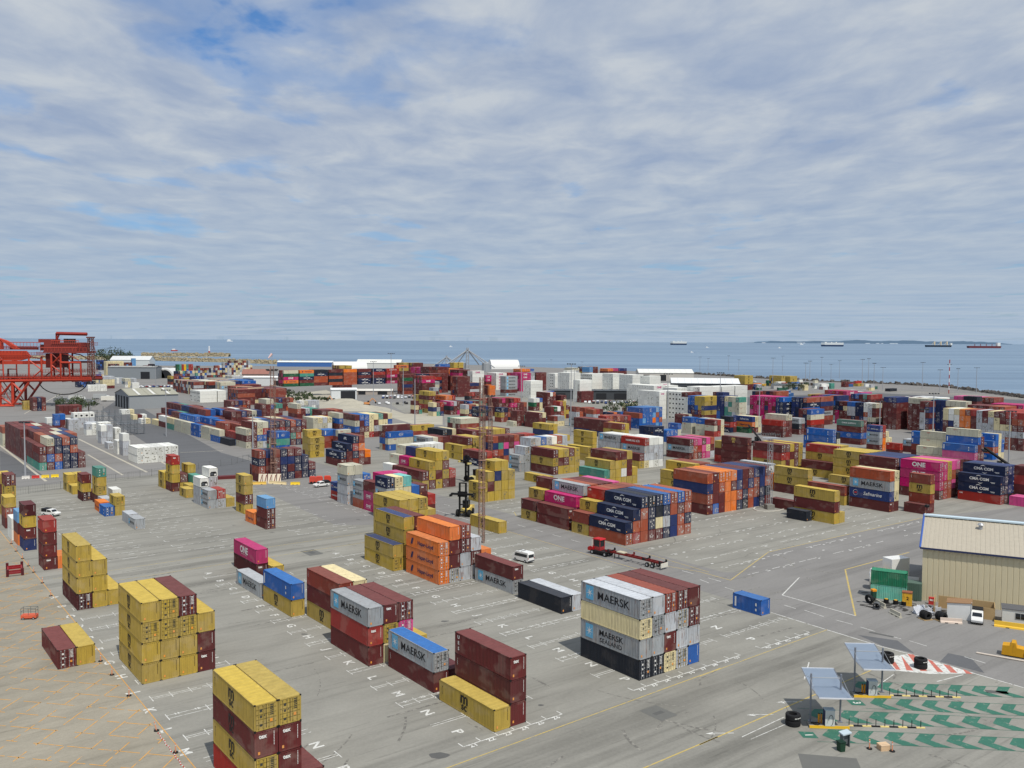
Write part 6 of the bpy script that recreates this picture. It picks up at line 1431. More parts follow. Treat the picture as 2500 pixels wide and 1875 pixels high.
v_=MB(); v_.box(19.6,-.55,7.4,20.6,-.02,7.7); v_.build('wall_lamp',[mat('lamp_grey',(70,66,66))],t)
# white truck and vacuum tank beside the shed end
def ex(name,label,cat,x,y,rz,parts,group=None):
    t=thing(name,label,cat,(x,y,0),rz,group)
    for pn,m,f in parts:
        mb=MB(); f(mb); mb.build(pn,[m],t,fixn=True)
    return t
W_=mat('van_white',(232,232,228),.35,spec=.5,var=.03)
tk=ex('white_truck','white truck with a tall box body behind the shed end','truck',74.5,173.5,R(20),[('cab',W_,lambda m:m.prism([(-3.6,.6),(-1.9,.6),(-1.9,2.6),(-3.3,2.6),(-3.6,1.6)],-1.1,1.1,'xz')),('box_body',W_,lambda m:m.box(-.2,-1.25,1.0,4.2,1.25,4.6)),('tray',mat('tan_tray',(214,178,96)),lambda m:m.box(-1.8,-1.2,1.0,-.3,1.2,1.5)),('chassis',mat('chassis_black',(32,32,34),.7),lambda m:m.box(-3.4,-.9,.5,4.1,.9,.95))])
for x in (-2.8,.8,3.2):
    for y in (-1.0,1.0): wheel(tk,x,y,.5,.5,.3)
ex('vacuum_tank','pale grey horizontal tank behind the green containers','tank',72.2,167.0,rzs,[('shell',mat('tank_grey',(186,184,176)),lambda m:m.tube((-3.5,0,1.6),(5.0,0,1.6),1.5,20)),('saddle',mat('chassis_black',(32,32,34),.7),lambda m:(m.box(-2.6,-1.2,0,-2.2,1.2,.6),m.box(3.2,-1.2,0,3.6,1.2,.6)))])
# two green boxes beside the shed
GC=Vector((66.6,162.3,0))
for i,(c,nm_) in enumerate((('aqua','aqua short container on the ground beside the tan shed, under a darker green one'),('green','dark green short container stacked on the aqua one beside the tan shed'))):
    PAL['1']=(112,192,170);PAL['2']=(30,118,84);CNAME['1']='teal_green';CNAME['2']='bottle_green'
    cc='12'[i]; t=thing('shipping_container',nm_,'shipping container',(66.6,162.3,i*2.6),math.atan2(159.5-162.3,71.8-66.6),GRP); t.scale=(1,1,.96)
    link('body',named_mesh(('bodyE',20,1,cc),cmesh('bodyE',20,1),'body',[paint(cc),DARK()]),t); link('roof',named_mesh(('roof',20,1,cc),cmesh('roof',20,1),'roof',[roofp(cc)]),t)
def ribbox(m,sx,sy,h):
    m.box(0,0,0,sx,sy,h)
    for k in range(int(sx/.3)): m.box(k*.3,-.04,.1,k*.3+.15,0,h-.1)
ex('grey_green_bin','dark grey-green slatted container standing against the shed corner','skip bin',72.6,161.0,rzs,[('shell',mat('dull_green',(84,104,92)),lambda m:ribbox(m,2.6,2.4,3.2))])
yt=ex('yellow_tank','rusty yellow upright tank painted with the number 2','tank',71.3,157.6,rzs,[('shell',mat('tank_yellow',(214,166,60),.6,rust=.5),lambda m:m.box(-.8,-.6,0,.8,.6,2.3)),('lid',mat('rust_lid',(150,90,60),.8,rust=.6),lambda m:m.box(-.85,-.65,2.3,.85,.65,2.5))])
mb=MB(); mb.add(text('2',.6,.05,1,2),T4((.1,-.61,1.1))); mb.build('number',[BLK()],yt)
def jersey(m,L_,h=.85): m.prism([(-.3,0),(.3,0),(.24,.25),(.1,.35),(.08,h),(-.08,h),(-.1,.35),(-.24,.25)],-L_/2,L_/2,'yz') 
def jb(x,y,rz,L_,c,label,group=None,h=.85,name='concrete_barrier'):
    t=thing(name,label,'barrier',(x,y,0),rz,group); mb=MB(); jersey(mb,L_,h); mb.build('barrier_body',[c],t,fixn=True)
    f=MB(); f.box(-L_*.3,-.32,0,-L_*.3+.5,.32,.12); f.box(L_*.3-.5,-.32,0,L_*.3,.32,.12); f.build('foot_slot',[DARK()],t)
BC=mat('barrier_concrete',(196,190,170),.85)
jb(66.2,157.2,R(98),3.6,BC,'upper pale concrete barrier on the yellow line left of the green containers',None); jb(66.6,151.5,R(100),3.0,BC,'lower pale concrete barrier on the yellow line left of the green containers',None)
jb(74.3,147.6,R(-12),3.4,mat('barrier_pinkish',(214,196,180)),'dirty cream barrier lying in front of the small white cabin',None)
jb(84.6,144.2,rzs,8.6,mat('barrier_yellow',(236,190,60)),'long yellow barrier in front of the white office hut',None,1.0)
ex('orange_green_bin','small dark green bin with an orange lid by the yellow line','bin',66.9,161.6,.2,[('shell',mat('bin_green',(34,70,56)),lambda m:m.box(-.35,-.35,0,.35,.35,1.4)),('lid',mat('bin_orange',(230,150,50)),lambda m:m.box(-.4,-.4,1.4,.4,.4,1.75))])
def cabin(x,y,rz,sx,sy,h,roofc,label,win=((.4,.6),),slope=.35,wc=(226,226,222)):
    t=thing('site_cabin',label,'cabin',(x,y,0),rz); mb=MB()
    mb.prism([(0,0),(sx,0),(sx,h+slope),(0,h)],0,sy,'xz'); mb.build('wall',[mat('cabin_white'+str(wc[0]),wc,.6,var=.06)],t,fixn=True)
    mb=MB(); mb.prism([(-.12,h+.01),(sx+.12,h+slope+.01),(sx+.12,h+slope+.12),(-.12,h+.12)],-.12,sy+.12,'xz'); mb.build('roof',[mat('cabin_roof'+str(roofc[0]),roofc,.8,var=.2)],t,fixn=True)
    return t
c1=cabin(75.0,150.5,rzs-.02,3.7,2.9,2.6,(150,116,84),'small white cabin with a brown sloping roof beside the white pickup')
mb=MB(); mb.quad((3.712,.8,1.2),(3.712,1.6,1.2),(3.712,1.6,2.0),(3.712,.8,2.0)); mb.build('window',[GLS],c1)
mb=MB(); mb.box(3.68,-.1,0,3.8,0,3.2); mb.build('corner_board',[WP],c1)
c2=cabin(82.7,147.3,rzs,9.0,3.2,2.6,(96,96,98),'white office hut with a grey roof and sliding window at the right edge',slope=.1,wc=(212,212,206))
f=MB(); f.box(1.9,-.05,1.1,3.5,0,2.2); f=f.build('window_frame',[mat('frame_grey',(150,152,152))],c2); mb=MB(); mb.quad((1.98,-.06,1.18),(2.66,-.06,1.18),(2.66,-.06,2.12),(1.98,-.06,2.12)); mb.quad((2.74,-.06,1.18),(3.42,-.06,1.18),(3.42,-.06,2.12),(2.74,-.06,2.12)); mb.build('pane',[GLS],f)
ex('timber_screen','brown timber screen fence around the small cabin','fence',76.3,156.3,rzs,[('panel',mat('timber_tan',(178,150,106)),lambda m:(m.box(0,0,0,8.8,.12,2.2),m.box(-.6,-4.6,0,-.48,.1,2.2),m.box(8.7,-3.6,0,8.82,0,2.2),m.box(7.0,-3.6,0,8.7,-3.5,2.0))),('notice',WP,lambda m:m.box(4.4,-.05,1.0,5.0,0,1.8))])
def rolls(x,y,rz,label):
    t=thing('tyre_rack',label,'tyres',(x,y,0),rz,'racks of black tyres by the cabin')
    for k in range(3):
        mb=MB(); mb.ring((0,-.5+k*.5,.75),(0,1,0),.75,.35,.42,18); mb.build('tyre',[TYR],t)
    mb=MB(); mb.box(-.9,-.8,.0,.9,.8,.12); mb.build('pallet',[mat('timber_tan',(178,150,106))],t)
rolls(70.9,149.6,.3,'left rack of black tyres in front of the foil-wrapped scrap'); rolls(73.3,149.0,.35,'right rack of black tyres beside the small white cabin')
mb=MB(); rd=random.Random(5)
for k in range(26):
    M4=T4((rd.uniform(-2.2,1.6),rd.uniform(-1.2,1.0),rd.uniform(.2,.9)))@Euler((rd.random()*3,rd.random()*3,rd.random()*3)).to_matrix().to_4x4(); mb.box(-.7,-.5,-.05,.7,.5,.05,M4=M4)
tag(mb.build('scrap_pile',[mat('silver_sheet',(206,208,212),.4,.3)],None,(73.0,152.6,0)),'heap of silver sheeting and scrap in front of the shed wall','scrap pile')
ex('red_box','small red fire box against the shed wall','box',76.0,158.2,rzs,[('shell',mat('fire_red',(190,50,44)),lambda m:m.box(-.5,-.3,0,.5,.3,1.3)),('plate',WP,lambda m:m.box(-.3,-.33,.7,.3,-.3,1.0))])
for i,(x,y,lb) in enumerate(((64.9,158.6,'tangle of black hose and scrap wheels left of the green containers'),(64.9,155.3,'loose grey wheel and hose reel below the black scrap'))):
    t=thing('hose_reel',lb,'scrap',(x,y,0),.5*i)
    mb=MB(); mb.ring((0,0,.8-.2*i),(1,.5,.2),.85-.2*i,.5,.5,14); mb.build('reel',[TYR if i==0 else mat('grey_reel',(96,98,100))],t); mb=MB(); mb.ring((1.0-.4*i,.2,.5),(.2,1,.3),.5,.3,.4,12); mb.build('coil',[TYR],t)
for k,x in enumerate((67.6,69.0,70.2)):
    t=thing('oil_drum',('first','second','third')[k]+' low black tub from the left in front of the aqua container','drum',(x+.5,158.9-k*.7,0),0,'low tubs in front of the green containers'); mb=MB(); mb.tube((0,0,0),(0,0,.7),.45,12); mb.build('shell',[mat('mast_black',(22,22,24))],t); mb=MB(); mb.tube((0,0,.7),(0,0,.8),.3,10); mb.build('lid',[mat('tank_yellow',(214,166,60))],t)
# yellow spreader frame at right edge
t=thing('lifting_frame','yellow machine frame with black hoses lying at the right edge','lifting frame',(76.2,132.2,0),R(-33)); YM=mat('machine_yellow',(196,146,44),.6,var=.25,rust=.3)
mb=MB(); mb.prism([(-1.6,.2),(1.4,.2),(1.4,1.4),(.4,1.5),(.2,2.2),(-.3,2.2),(-.5,1.7),(-1.5,1.6)],-.9,.9,'xz'); mb.build('head',[YM],t,fixn=True)
for y in (-.8,.8): mb=MB(); mb.box(1.4,y-.2,.4,8,y+.2,1.0); mb.build('beam',[YM],t)
mb=MB(); rd=random.Random(2)
for k in range(9): mb.tube((1.6+k*.55,-.6,1.0),(2.0+k*.55,.6,1.5+rd.random()*.4),.08,4)
mb.build('hose',[mat('cable_black',(36,34,34))],t)
ex('kerb_pipe','long pale pipe lying along the road edge beneath the yellow frame','pipe',73.5,131.4,R(-33),[('pipe_body',mat('pale_pipe',(220,206,190)),lambda m:m.tube((-3,0,.15),(9,0,.15),.12,6))])
# ---------------------------------------------------------------- charging canopies
PAN=mat('panel_blue_grey',(160,174,190),.6,0,var=.08); PST=mat('post_grey',(132,136,144),.45,.3)
def canopy(x,y,label,lb2,lb3,lb4,lb5):
    g='solar charging canopies'
    t=thing('solar_canopy',label,'canopy',(x,y,.3),R(-3),g); W3=1.82+.45
    for s in (-1,1):
        mb=MB(); mb.tube((s*1.82,0,0),(s*1.82,0,6.0),.12,10); p=mb.build('post',[PST],t); mb=MB(); mb.box(s*1.82-.25,-.25,0,s*1.82+.25,.25,.06); mb.build('base_plate',[PST],p)
        mb=MB(); mb.tube((s*1.95,0,5.5),(s*2.0,2.4,4.95),.03,4); mb.tube((s*1.95,0,5.5),(s*2.0,-2.9,4.5),.03,4); mb.build('stay_rod',[STEEL()],t)
    mb=MB(); mb.tube((-1.8,0,5.5),(1.8,0,5.5),.06,6); mb.build('crossbar',[STEEL()],t)
    P_=[(-2.9,4.15),(.9,4.05),(4.9,4.9)]
    for (y0,z0),(y1,z1) in zip(P_,P_[1:]):
        mb=MB(); n=22
        for k in range(n):
            xa=-1.6+k*4.0/n; xb=xa+4.0/n*.5; xc=xa+4.0/n
            mb.quad((xa,y0,z0),(xb,y0,z0),(xb,y1,z1),(xa,y1,z1)); mb.quad((xb,y0,z0-.12),(xc,y0,z0-.12),(xc,y1,z1-.12),(xb,y1,z1-.12)); mb.quad((xb,y0,z0),(xb,y0,z0-.12),(xb,y1,z1-.12),(xb,y1,z1)); mb.quad((xc,y0,z0-.12),(xc,y0,z0),(xc,y1,z1),(xc,y1,z1-.12))
        mb.build('roof_panel',[PAN],t)
    mb=MB(); mb.box(-1.65,P_[0][0]-.06,P_[0][1]-.14,2.45,P_[0][0],P_[0][1]+.02); mb.build('front_gutter',[mat('gutter_white',(214,216,220))],t)
    mb=MB(); mb.box(-1.65,P_[2][0],P_[2][1]-.12,2.45,P_[2][0]+.06,P_[2][1]+.04); mb.build('rear_trim',[mat('gutter_white',(214,216,220))],t)
    for s in (-1,1):
        mb=MB()
        for (y0,z0),(y1,z1) in zip(P_,P_[1:]): mb.tube((s*2.03+.4,y0,z0-.06),(s*2.03+.4,y1,z1-.06),.07,4)
        mb.build('side_rail',[PST],t)
    i=thing('charging_island',lb2,'kerb island',(x+.1,y-.65,0),R(-3)); mb=MB(); mb.box(-2.4,-.75,0,2.4,.75,.28); mb.build('slab',[CONC],i); mb=MB(); mb.box(-2.42,-.77,0,2.42,-.75,.3); mb.box(-2.42,-.77,.28,2.42,-.62,.3); mb.build('yellow_kerb',[mat('barrier_yellow',(236,190,60))],i)
    k=thing('charging_cabinet',lb3,'cabinet',(x+.1,y-.95,.28),R(-3)); mb=MB(); mb.box(-.55,-.45,0,.6,.45,1.95); mb.build('cabinet_body',[mat('cabinet_pale',(206,208,204),.4)],k); mb=MB(); mb.box(-.58,-.45,.02,-.55,.45,1.93); mb.build('side_panel',[mat('panel_navy',(44,54,86))],k)
    mb=MB(); mb.box(-.6,-.5,1.95,.65,.5,2.02); mb.build('lid',[mat('ridge_pale',(190,206,214))],k)
    mb=MB(); 
    pr=[(0.1+.3*math.cos(a),-.5-.05*a,.75+.7*math.sin(a)) for a in [math.pi*(1-j/9) for j in range(16)]]
    for p_,q_ in zip(pr,pr[1:]): mb.tube(p_,(q_[0],q_[1],max(.03,q_[2])),.03,4)
    mb.build('cable',[mat('cable_black',(36,34,34))],k)
    for j in (0,1):
        b=thing('bollard',('left' if j==0 else 'right')+lb4,'bollard',(x-.95+j*.32,y-.45,.28),0,'yellow bollards by the charging cabinets'); mb=MB(); mb.tube((0,0,0),(0,0,1.15),.11,8); mb.build('post',[mat('bollard_amber',(220,150,46))],b); mb=MB(); mb.tube((0,0,1.15),(0,0,1.25),.08,8); mb.build('cap',[mat('mast_black',(22,22,24))],b)
    b=thing('cable_coil',lb5,'cable',(x-1.35,y-.75,.3),0); mb=MB(); mb.ring((0,0,.06),(0,0,1),.42,.34,.08,14); mb.ring((-.3,.1,.1),(0,.2,1),.36,.29,.07,14); mb.build('loop',[mat('cable_black',(36,34,34))],b)
canopy(39.1,107.95,'nearer solar canopy with two tilted ribbed panels on two grey posts','nearer raised charging island with a yellow front kerb','pale charging cabinet under the nearer canopy',' amber bollard beside the nearer charging cabinet','black cable coiled on the nearer charging island')
canopy(48.2,117.4,'farther solar canopy with two tilted ribbed panels near the red and white wedge','farther raised charging island with a yellow front kerb','pale charging cabinet under the farther canopy',' amber bollard beside the farther charging cabinet','black cable coiled on the farther charging island')
def tyres(x,y,lb):
    for k in (0,1):
        t=thing('tyre',('lower' if k==0 else 'upper')+lb,'tyre',(x,y,k*.72),k*.4,'big tyre pairs stacked as markers'); mb=MB(); mb.ring((0,0,.35),(0,0,1),.92,.5,.68,24); mb.build('rubber',[TYR],t)
        if k==1:
            mb=MB()
            for a in (-1.9,-1.55,-1.2): mb.box(-.13,-.02,-.04,.13,.02,.05,M4=T4((.925*math.cos(a),.925*math.sin(a),.38))@RZ(a+R(90)))
            mb.build('reflector',[WP],t)
tyres(35.0,107.6,' big black tyre of the pair beside the nearer canopy'); tyres(59.7,127.0,' big black tyre of the pair on the red and white wedge'); tyres(55.8,129.2,' big black tyre of the pair behind the farther canopy')
def sepr(x0,y0,x1,y1,n,lb):
    d=Vector((x1-x0,y1-y0,0)); t=thing('lane_separator',lb,'lane divider',(x0,y0,0),math.atan2(d.y,d.x),'low lane separators with black posts'); L_=d.length
    for k in range(n):
        s=L_*k/n; mb=MB(); mb.box(s,-.12,0,s+L_/n*.97,.12,.12); mb.build('segment',[mat('separator_cream',(228,206,128)) if k%2==0 else mat('mast_black',(22,22,24))],t)
    for k in range(9):
        mb=MB(); mb.tube((L_*(k+.5)/9,0,.1),(L_*(k+.5)/9,0,.95),.05,6); mb.build('post',[mat('mast_black',(22,22,24))],t)
sepr(41.3,107.35,51.0,106.8,9,'cream and black lane separator right of the nearer charging island'); sepr(50.3,116.8,60.1,116.2,9,'cream and black lane separator right of the farther charging island')
b=ex('wheelie_bin','dark green wheeled bin beside the grey card stand','bin',38.4,100.7,.3,[('shell',mat('bin_dark_green',(28,62,44)),lambda m:m.prism([(-.3,0),(.3,0),(.38,1.05),(-.38,1.05)],-.35,.35,'xz')),('lid',mat('bin_dark_green2',(22,50,38)),lambda m:m.box(-.42,-.4,1.05,.4,.4,1.15))])
ex('card_stand','grey reader stand with a slanted top behind the green bin','stand',39.3,101.9,.2,[('frame',mat('stand_grey',(92,98,100)),lambda m:(m.box(-.45,-.35,.0,-.35,.35,1.5),m.box(.35,-.35,0,.45,.35,1.5),m.box(-.4,-.1,.3,.4,.0,1.3))),('top',mat('ridge_pale',(190,206,214)),lambda m:m.prism([(-.55,1.45),(.55,1.65),(.55,1.8),(-.55,1.6)],-.5,.5,'xz'))])
t=thing('timber_pallet','small heap of pale timber blocks on the ground by a marker post','timber',(43.5,101.1,0),.2)
for z in range(5):
    for k in range(3): mb=MB(); mb.box(-.6,-.45+k*.34,z*.14,.6+.05*(z%2),-.2+k*.34,z*.14+.11); mb.build('board',[mat('pale_timber',(216,186,150))],t)
ORG=mat('post_orange',(222,150,110)); 
def dpost(x,y,lb,tilt=0,i=0):
    t=thing('marker_post',lb,'marker post',(x,y,0),0,'orange marker posts on black feet'); mb=MB(); mb.tube((0,0,0),(tilt,0,1.15),.07,8); p=mb.build('post',[ORG],t); m2=MB(); m2.tube((tilt*.7,0,.8),(tilt*.8,0,.95),.075,8); m2.build('reflective_band',[WP],p)
    mb=MB(); mb.tube((0,0,0),(0,0,.1),.32,12); mb.build('foot',[TYR],t)
ps=[(-38.2,99.2),(-42.6,104.8),(-50.4,115.2),(-55.9,122.4),(-59.9,127.6)]
nm5=['first','second','third','fourth','fifth','sixth','seventh','eighth','ninth','tenth']
for i,(x,y) in enumerate(ps): dpost(x,y,nm5[i]+' orange marker post counting up from the lower edge on the left orange line',-.25 if i==1 else 0)
for i,(x,y) in enumerate([(-84,160),(-90,168.5),(-95.8,176.2),(-99.5,181),(-104,187),(-109,193.5),(-114,200.5)]): dpost(x,y,nm5[i]+' farther orange marker post on the left orange line, counting away')
dpost(41.9,101.2,'orange marker post left of the timber heap by the green lanes'); dpost(44.3,100.6,'orange marker post right of the timber heap by the green lanes')
def rail_chain():
    t=thing('plastic_chain','red and white plastic chain lying along the lower left line','chain',(-42.2,104.2,0),math.atan2(-8.6,6.3)); 
    for k in range(34): mb=MB(); mb.box(k*.32,-.05+.06*math.sin(k),0,k*.32+.26,.05+.06*math.sin(k),.08); mb.build('link',[WP if k%2 else mat('fire_red',(190,50,44))],t)
rail_chain()
t=thing('scissor_lift','small orange platform lift with a grey guard rail at left','lift',(-80.8,147.0,0),.15)
mb=MB(); mb.box(-1.2,-.6,.25,1.2,.6,.75); mb.build('base',[mat('lift_orange',(222,92,50))],t)
mb=MB()
for x in (-1.15,0,1.15):
    for y in (-.55,.55): mb.tube((x,y,.75),(x,y,1.9),.04,4)
for z in (1.35,1.9):
    for y in (-.55,.55): mb.tube((-1.15,y,z),(1.15,y,z),.04,4)
    for x in (-1.15,1.15): mb.tube((x,-.55,z),(x,.55,z),.04,4)
mb.build('guard_rail',[mat('rail_grey',(96,104,106))],t)
for x in (-.8,.8):
    for y in (-.6,.6): wheel(t,x,y,.2,.2,.12)
p0=Vector((-98.0,172.8,0))
t=thing('container_spreader','dark red container spreader frame lying on the ground at the left edge','spreader frame',(-99.5,176,0),R(-60)); SR=mat('spreader_red',(142,34,40),.6,var=.2)
for y in (-1.2,1.2):
    mb=MB(); mb.box(-3.0,y-.15,.5,3.0,y+.15,.85); mb.build('beam',[SR],t)
for x in (-3.0,-1.2,1.2,3.0): mb=MB(); mb.box(x-.15,-1.2,.45,x+.15,1.2,.8); mb.build('crossbar',[SR],t)
for x in (-3.0,3.0):
    for y in (-1.3,1.3): mb=MB(); mb.box(x-.25,y-.25,0,x+.25,y+.25,1.4); mb.build('corner_post',[mat('spreader_dark',(84,26,32))],t)
# ---------------------------------------------------------------- far buildings, trees, cars, boats: mostly image pixel columns carried out to chosen depths
def gshed(name,label,x,y,rz,lx,ly,eh,rh,wc,rc,cat='shed',doors=(),gdoors=(),sky=0):
    t=thing(name,label,cat,(x,y,0),rz); mb=MB()
    mb.quad((0,0,0),(lx,0,0),(lx,0,eh),(0,0,eh)); mb.quad((lx,ly,0),(0,ly,0),(0,ly,eh),(lx,ly,eh))
    mb.poly([(0,ly,0),(0,0,0),(0,0,eh),(0,ly/2,rh),(0,ly,eh)]); mb.poly([(lx,0,0),(lx,ly,0),(lx,ly,eh),(lx,ly/2,rh),(lx,0,eh)]); mb.build('wall',[mat('wall_%d_%d'%(wc[0],wc[2]),wc,.7,var=.08)],t)
    mb=MB()
    for (ya,yb) in ((-.6,ly/2),(ly+.6,ly/2)):
        q=[(-.5,ya,eh+.02),(lx+.5,ya,eh+.02),(lx+.5,yb,rh+.15),(-.5,yb,rh+.15)]; mb.quad(*(q if ya<0 else q[::-1]))
        for k in range(int(lx/6)): mb.bar((k*6,ya,eh+.1),(k*6,yb,rh+.25),.2)
    rf=mb.build('roof',[mat('roof_%d_%d'%(rc[0],rc[2]),rc,.7,var=.12)],t)
    for k in range(sky):
        m2=MB(); x0=lx*(k+.6)/(sky+.3); m2.quad((x0,0,eh+.35),(x0+1.6,0,eh+.35),(x0+1.6,ly*.45,eh+(rh-eh)*.9+.4),(x0,ly*.45,eh+(rh-eh)*.9+.4)); m2.build('skylight',[WP],rf)
    for (a,b,h) in doors: m2=MB(); m2.box(a,-.08,0,b,-.02,h); m2.build('door',[mat('door_dark',(40,42,46),.7)],t)
    for (a,b,h) in gdoors: m2=MB(); m2.box(-.08,a,0,-.02,b,h); m2.build('door',[mat('door_dark',(40,42,46),.7)],t)
    return t
gb=YAW+R(90)
gshed('grey_shed','large grey shed with tall dark door bays beyond the white reefer racks',-247,572,gb,31,36,9,12.5,(150,154,156),(158,156,140),gdoors=((3,7,8),(10,14,8),(17,21,8),(24,28,8),(31,35,8)),sky=3)
gshed('grey_warehouse','low grey warehouse with a white sign left of the arched shelters',-446.4,980.0,.02,52,20,13,14,(136,142,146),(160,160,156),doors=((36,46,8),))
gshed('white_roofed_shed','white-roofed shed beyond the cream container wall',-642.9,1420.0,.05,62,26,9,15,(200,206,206),(208,210,208))
gshed('small_hall','small brick-roofed hall amid the far pale container stacks',-292.1,960.0,.1,28,16,7,12,(170,150,140),(150,104,92))
gshed('long_white_shed','low white shed with dark doors below the pale container stacks',-260.9,860.0,.05,56,14,8,9,(214,216,214),(226,226,222),doors=((30,38,5),(42,54,6)))
gshed('blue_white_hall','long blue and white hall in front of the breakwater',-375.8,1420.0,.03,88,20,7,9,(70,110,170),(216,222,226))
gshed('open_shed','white shed with one big black opening by the sand lot',-137.1,673.0,.25,19,12,7.6,8.6,(218,222,222),(228,230,230),doors=((7,18,6.6),))
gshed('low_long_shed','long low pale roof shed behind the parked cars',-133.5,735.0,.05,34,12,3.2,4.4,(170,160,150),(222,220,212),doors=((6,12,3),(22,30,3)))
gshed('white_roof_hall','wide white hall with a shallow roof left of the grain pipes',-233.6,1330.0,.02,66,40,9,14,(214,216,210),(212,212,206))
gshed('wide_pale_shed','pale shed with two dark windows at the shore behind the white stacks',144.4,1010.0,-.02,62,30,9,13,(196,192,184),(222,222,216),doors=((5,12,7),(24,31,7)))
gshed('white_canopy_hall','very long hall with a white roof and dark loading bays right of the white stacks',143.8,800.0,-.14,60,34,8,12,(66,70,76),(214,216,216),doors=((8,18,5),(24,34,5),(42,54,5)))
gshed('low_hut','low pale hut by the second parked car lot',53.1,720.0,.1,30,12,4,5.5,(150,150,148),(206,204,196))
gshed('far_hut','dark roofed hut in front of the yellow far stacks',253.8,860.0,.0,34,10,4,5,(190,190,186),(92,98,102))
def dome(name,label,x,y,rz,w_,l,h,c=(216,216,212),arches=0):
    t=thing(name,label,'shelter',(x,y,0),rz); mb=MB(); n=12; P=[(w_/2*math.cos(math.pi*i/n),h*math.sin(math.pi*i/n)) for i in range(n+1)]
    for (a,b),(c_,d) in zip(P,P[1:]): mb.quad((a,0,b),(c_,0,d),(c_,l,d),(a,l,b))
    mb.poly([(a,0,b) for a,b in P]); mb.poly([(a,l,b) for a,b in P][::-1]); mb.build('shell',[mat('membrane_white',c,.6,var=.04)],t)
    if arches:
        m2=MB(); m2.poly([(a*.8,-.1,b*.85) for a,b in P]); m2.build('opening',[mat('door_dark',(40,42,46),.7)],t)
dome('domed_shelter','large white domed shelter behind the far coloured wall',-238.3,1180.0,R(-70),26,44,15)
dome('domed_shelter','pale domed store right of the grain pipes',-35.0,1380.0,R(-80),40,44,14,(206,212,210))
for i,(u) in enumerate((0,)): pass
dome('arched_shelter','left one of the three white arched shelters with dark mouths',-408.0,1000.0,0,20,26,11,arches=1)
dome('arched_shelter','middle one of the three white arched shelters with dark mouths',-399.3,1000.0,0,20,26,11,arches=1)
dome('arched_shelter','right one of the three white arched shelters with dark mouths',-391.0,1000.0,0,20,26,11,arches=1)
def grain(x,y,s,label):
    t=thing('grain_tower',label,'industrial tower',(x,y,0)); mb=MB(); lattice(mb,0,0,0,34*s,5*s,2.4*s,4.5,.35); mb.build('lattice_mast',[GALV],t)
    for k,(dx,dz) in enumerate(((-34,7),(-26,9),(28,8),(38,6),(16,10),(-14,12))): mb=MB(); mb.tube((0,0,31*s),(dx*s,-4+k*2,dz*s),.8*s,5); mb.build('pipe',[STEEL()],t)
    for k in (-24,-8,26): mb=MB(); mb.tube((k*s,4,0),(k*s,4,12*s),6*s,12); mb.tube((k*s,4,12*s),(k*s,4,14.5*s),6.2*s,12,0,.6); mb.build('silo',[mat('silo_grey',(168,172,174),.5,.3)],t)
grain(-62.3,1240.0,1.0,'grey pyramid of grain pipes meeting at a tower top'); grain(-98.1,1330.0,.62,'smaller grey pipe tower left of the pyramid of pipes')
# trees: trunk plus crowns of many leaf clumps
LEAF=[mat('leaf_dark',(52,66,44),.9,var=.4,scale=2),mat('leaf_mid',(80,92,62),.9,var=.4,scale=2)]
def tree(name,label,x,y,w_,h,n,seed,palm=False,group=None,trunk=True):
    t=thing(name,label,'tree' if trunk else 'bush',(x,y,0),0,group); rd=random.Random(seed)
    if trunk: mb=MB(); mb.tube((0,0,0),(0,0,h*.7),.3+h*.02,6,0,.12); [mb.tube((0,0,h*.45),(rd.uniform(-.3,.3)*w_,rd.uniform(-.3,.3)*w_,h*.75),.14,4) for _ in range(3)]; mb.build('trunk',[mat('bark',(96,82,68),.9)],t)
    mb=MB()
    if palm:
        for k in range(14):
            a=k*.45+rd.random()*.3; L_=w_*.5*rd.uniform(.8,1.1); u=Vector((math.cos(a),math.sin(a),0)); nn=Vector((-u.y,u.x,0))*.35; up_=Vector((0,0,1)); p=Vector((0,0,h*.7)); q=p+u*L_*.5+up_*rd.uniform(.2,1.4); r_=p+u*L_-up_*rd.uniform(.2,2)
            mb.quad(p-nn*.3,p+nn*.3,q+nn,q-nn,k%2); mb.quad(q-nn,q+nn,r_+nn*.2,r_-nn*.2,k%2)
    else:
        cl=[(rd.uniform(-.36,.36)*w_,rd.uniform(-.3,.3)*w_,h*rd.uniform(.35,.9),rd.uniform(.5,1)) for _ in range(max(4,n//40))]
        for k in range(n):
            c=rd.choice(cl); r_=min(w_*.22,h*.3)*c[3]; d=Vector((rd.gauss(0,1),rd.gauss(0,1),rd.gauss(0,.8))).normalized()*r_*rd.uniform(.5,1.1); p=Vector(c[:3])+d; p.z=max(.1,p.z)
            e=Euler((rd.random()*6,rd.random()*6,rd.random()*6)).to_matrix(); s=rd.uniform(.25,.6)*max(.7,h*.07); mb.quad(p+e@Vector((-s,-s*.6,0)),p+e@Vector((s,-s*.6,0)),p+e@Vector((s,s*.6,0)),p+e@Vector((-s,s*.6,0)),k%2)
    mb.build('crown',LEAF,t)
for i,(x,y,w_,h,lb) in enumerate(((-692.9,1500.0,50,22,'left clump'),(-676.3,1500.0,60,26,'middle clump'),(-658.4,1500.0,46,20,'right clump'))): tree('shore_tree','%s of the dark trees by the far left shore'%lb,x,y,w_,h,900,i)
for i,(x,y,lb) in enumerate(((-409.3,1080.0,'tallest palm beside the far green and red stack'),(-290.5,1000.0,'first palm from the left behind the brown hall'),(-284.9,1000.0,'second palm from the left behind the brown hall'),(-280.8,1005.0,'third palm from the left behind the brown hall'),(-274.3,1000.0,'fourth palm from the left behind the brown hall'),(-384.4,1080.0,'palm left of the pale chequered container stacks'))): tree('palm_tree',lb,x,y,9,14,0,i,True,'palms among the far stacks')
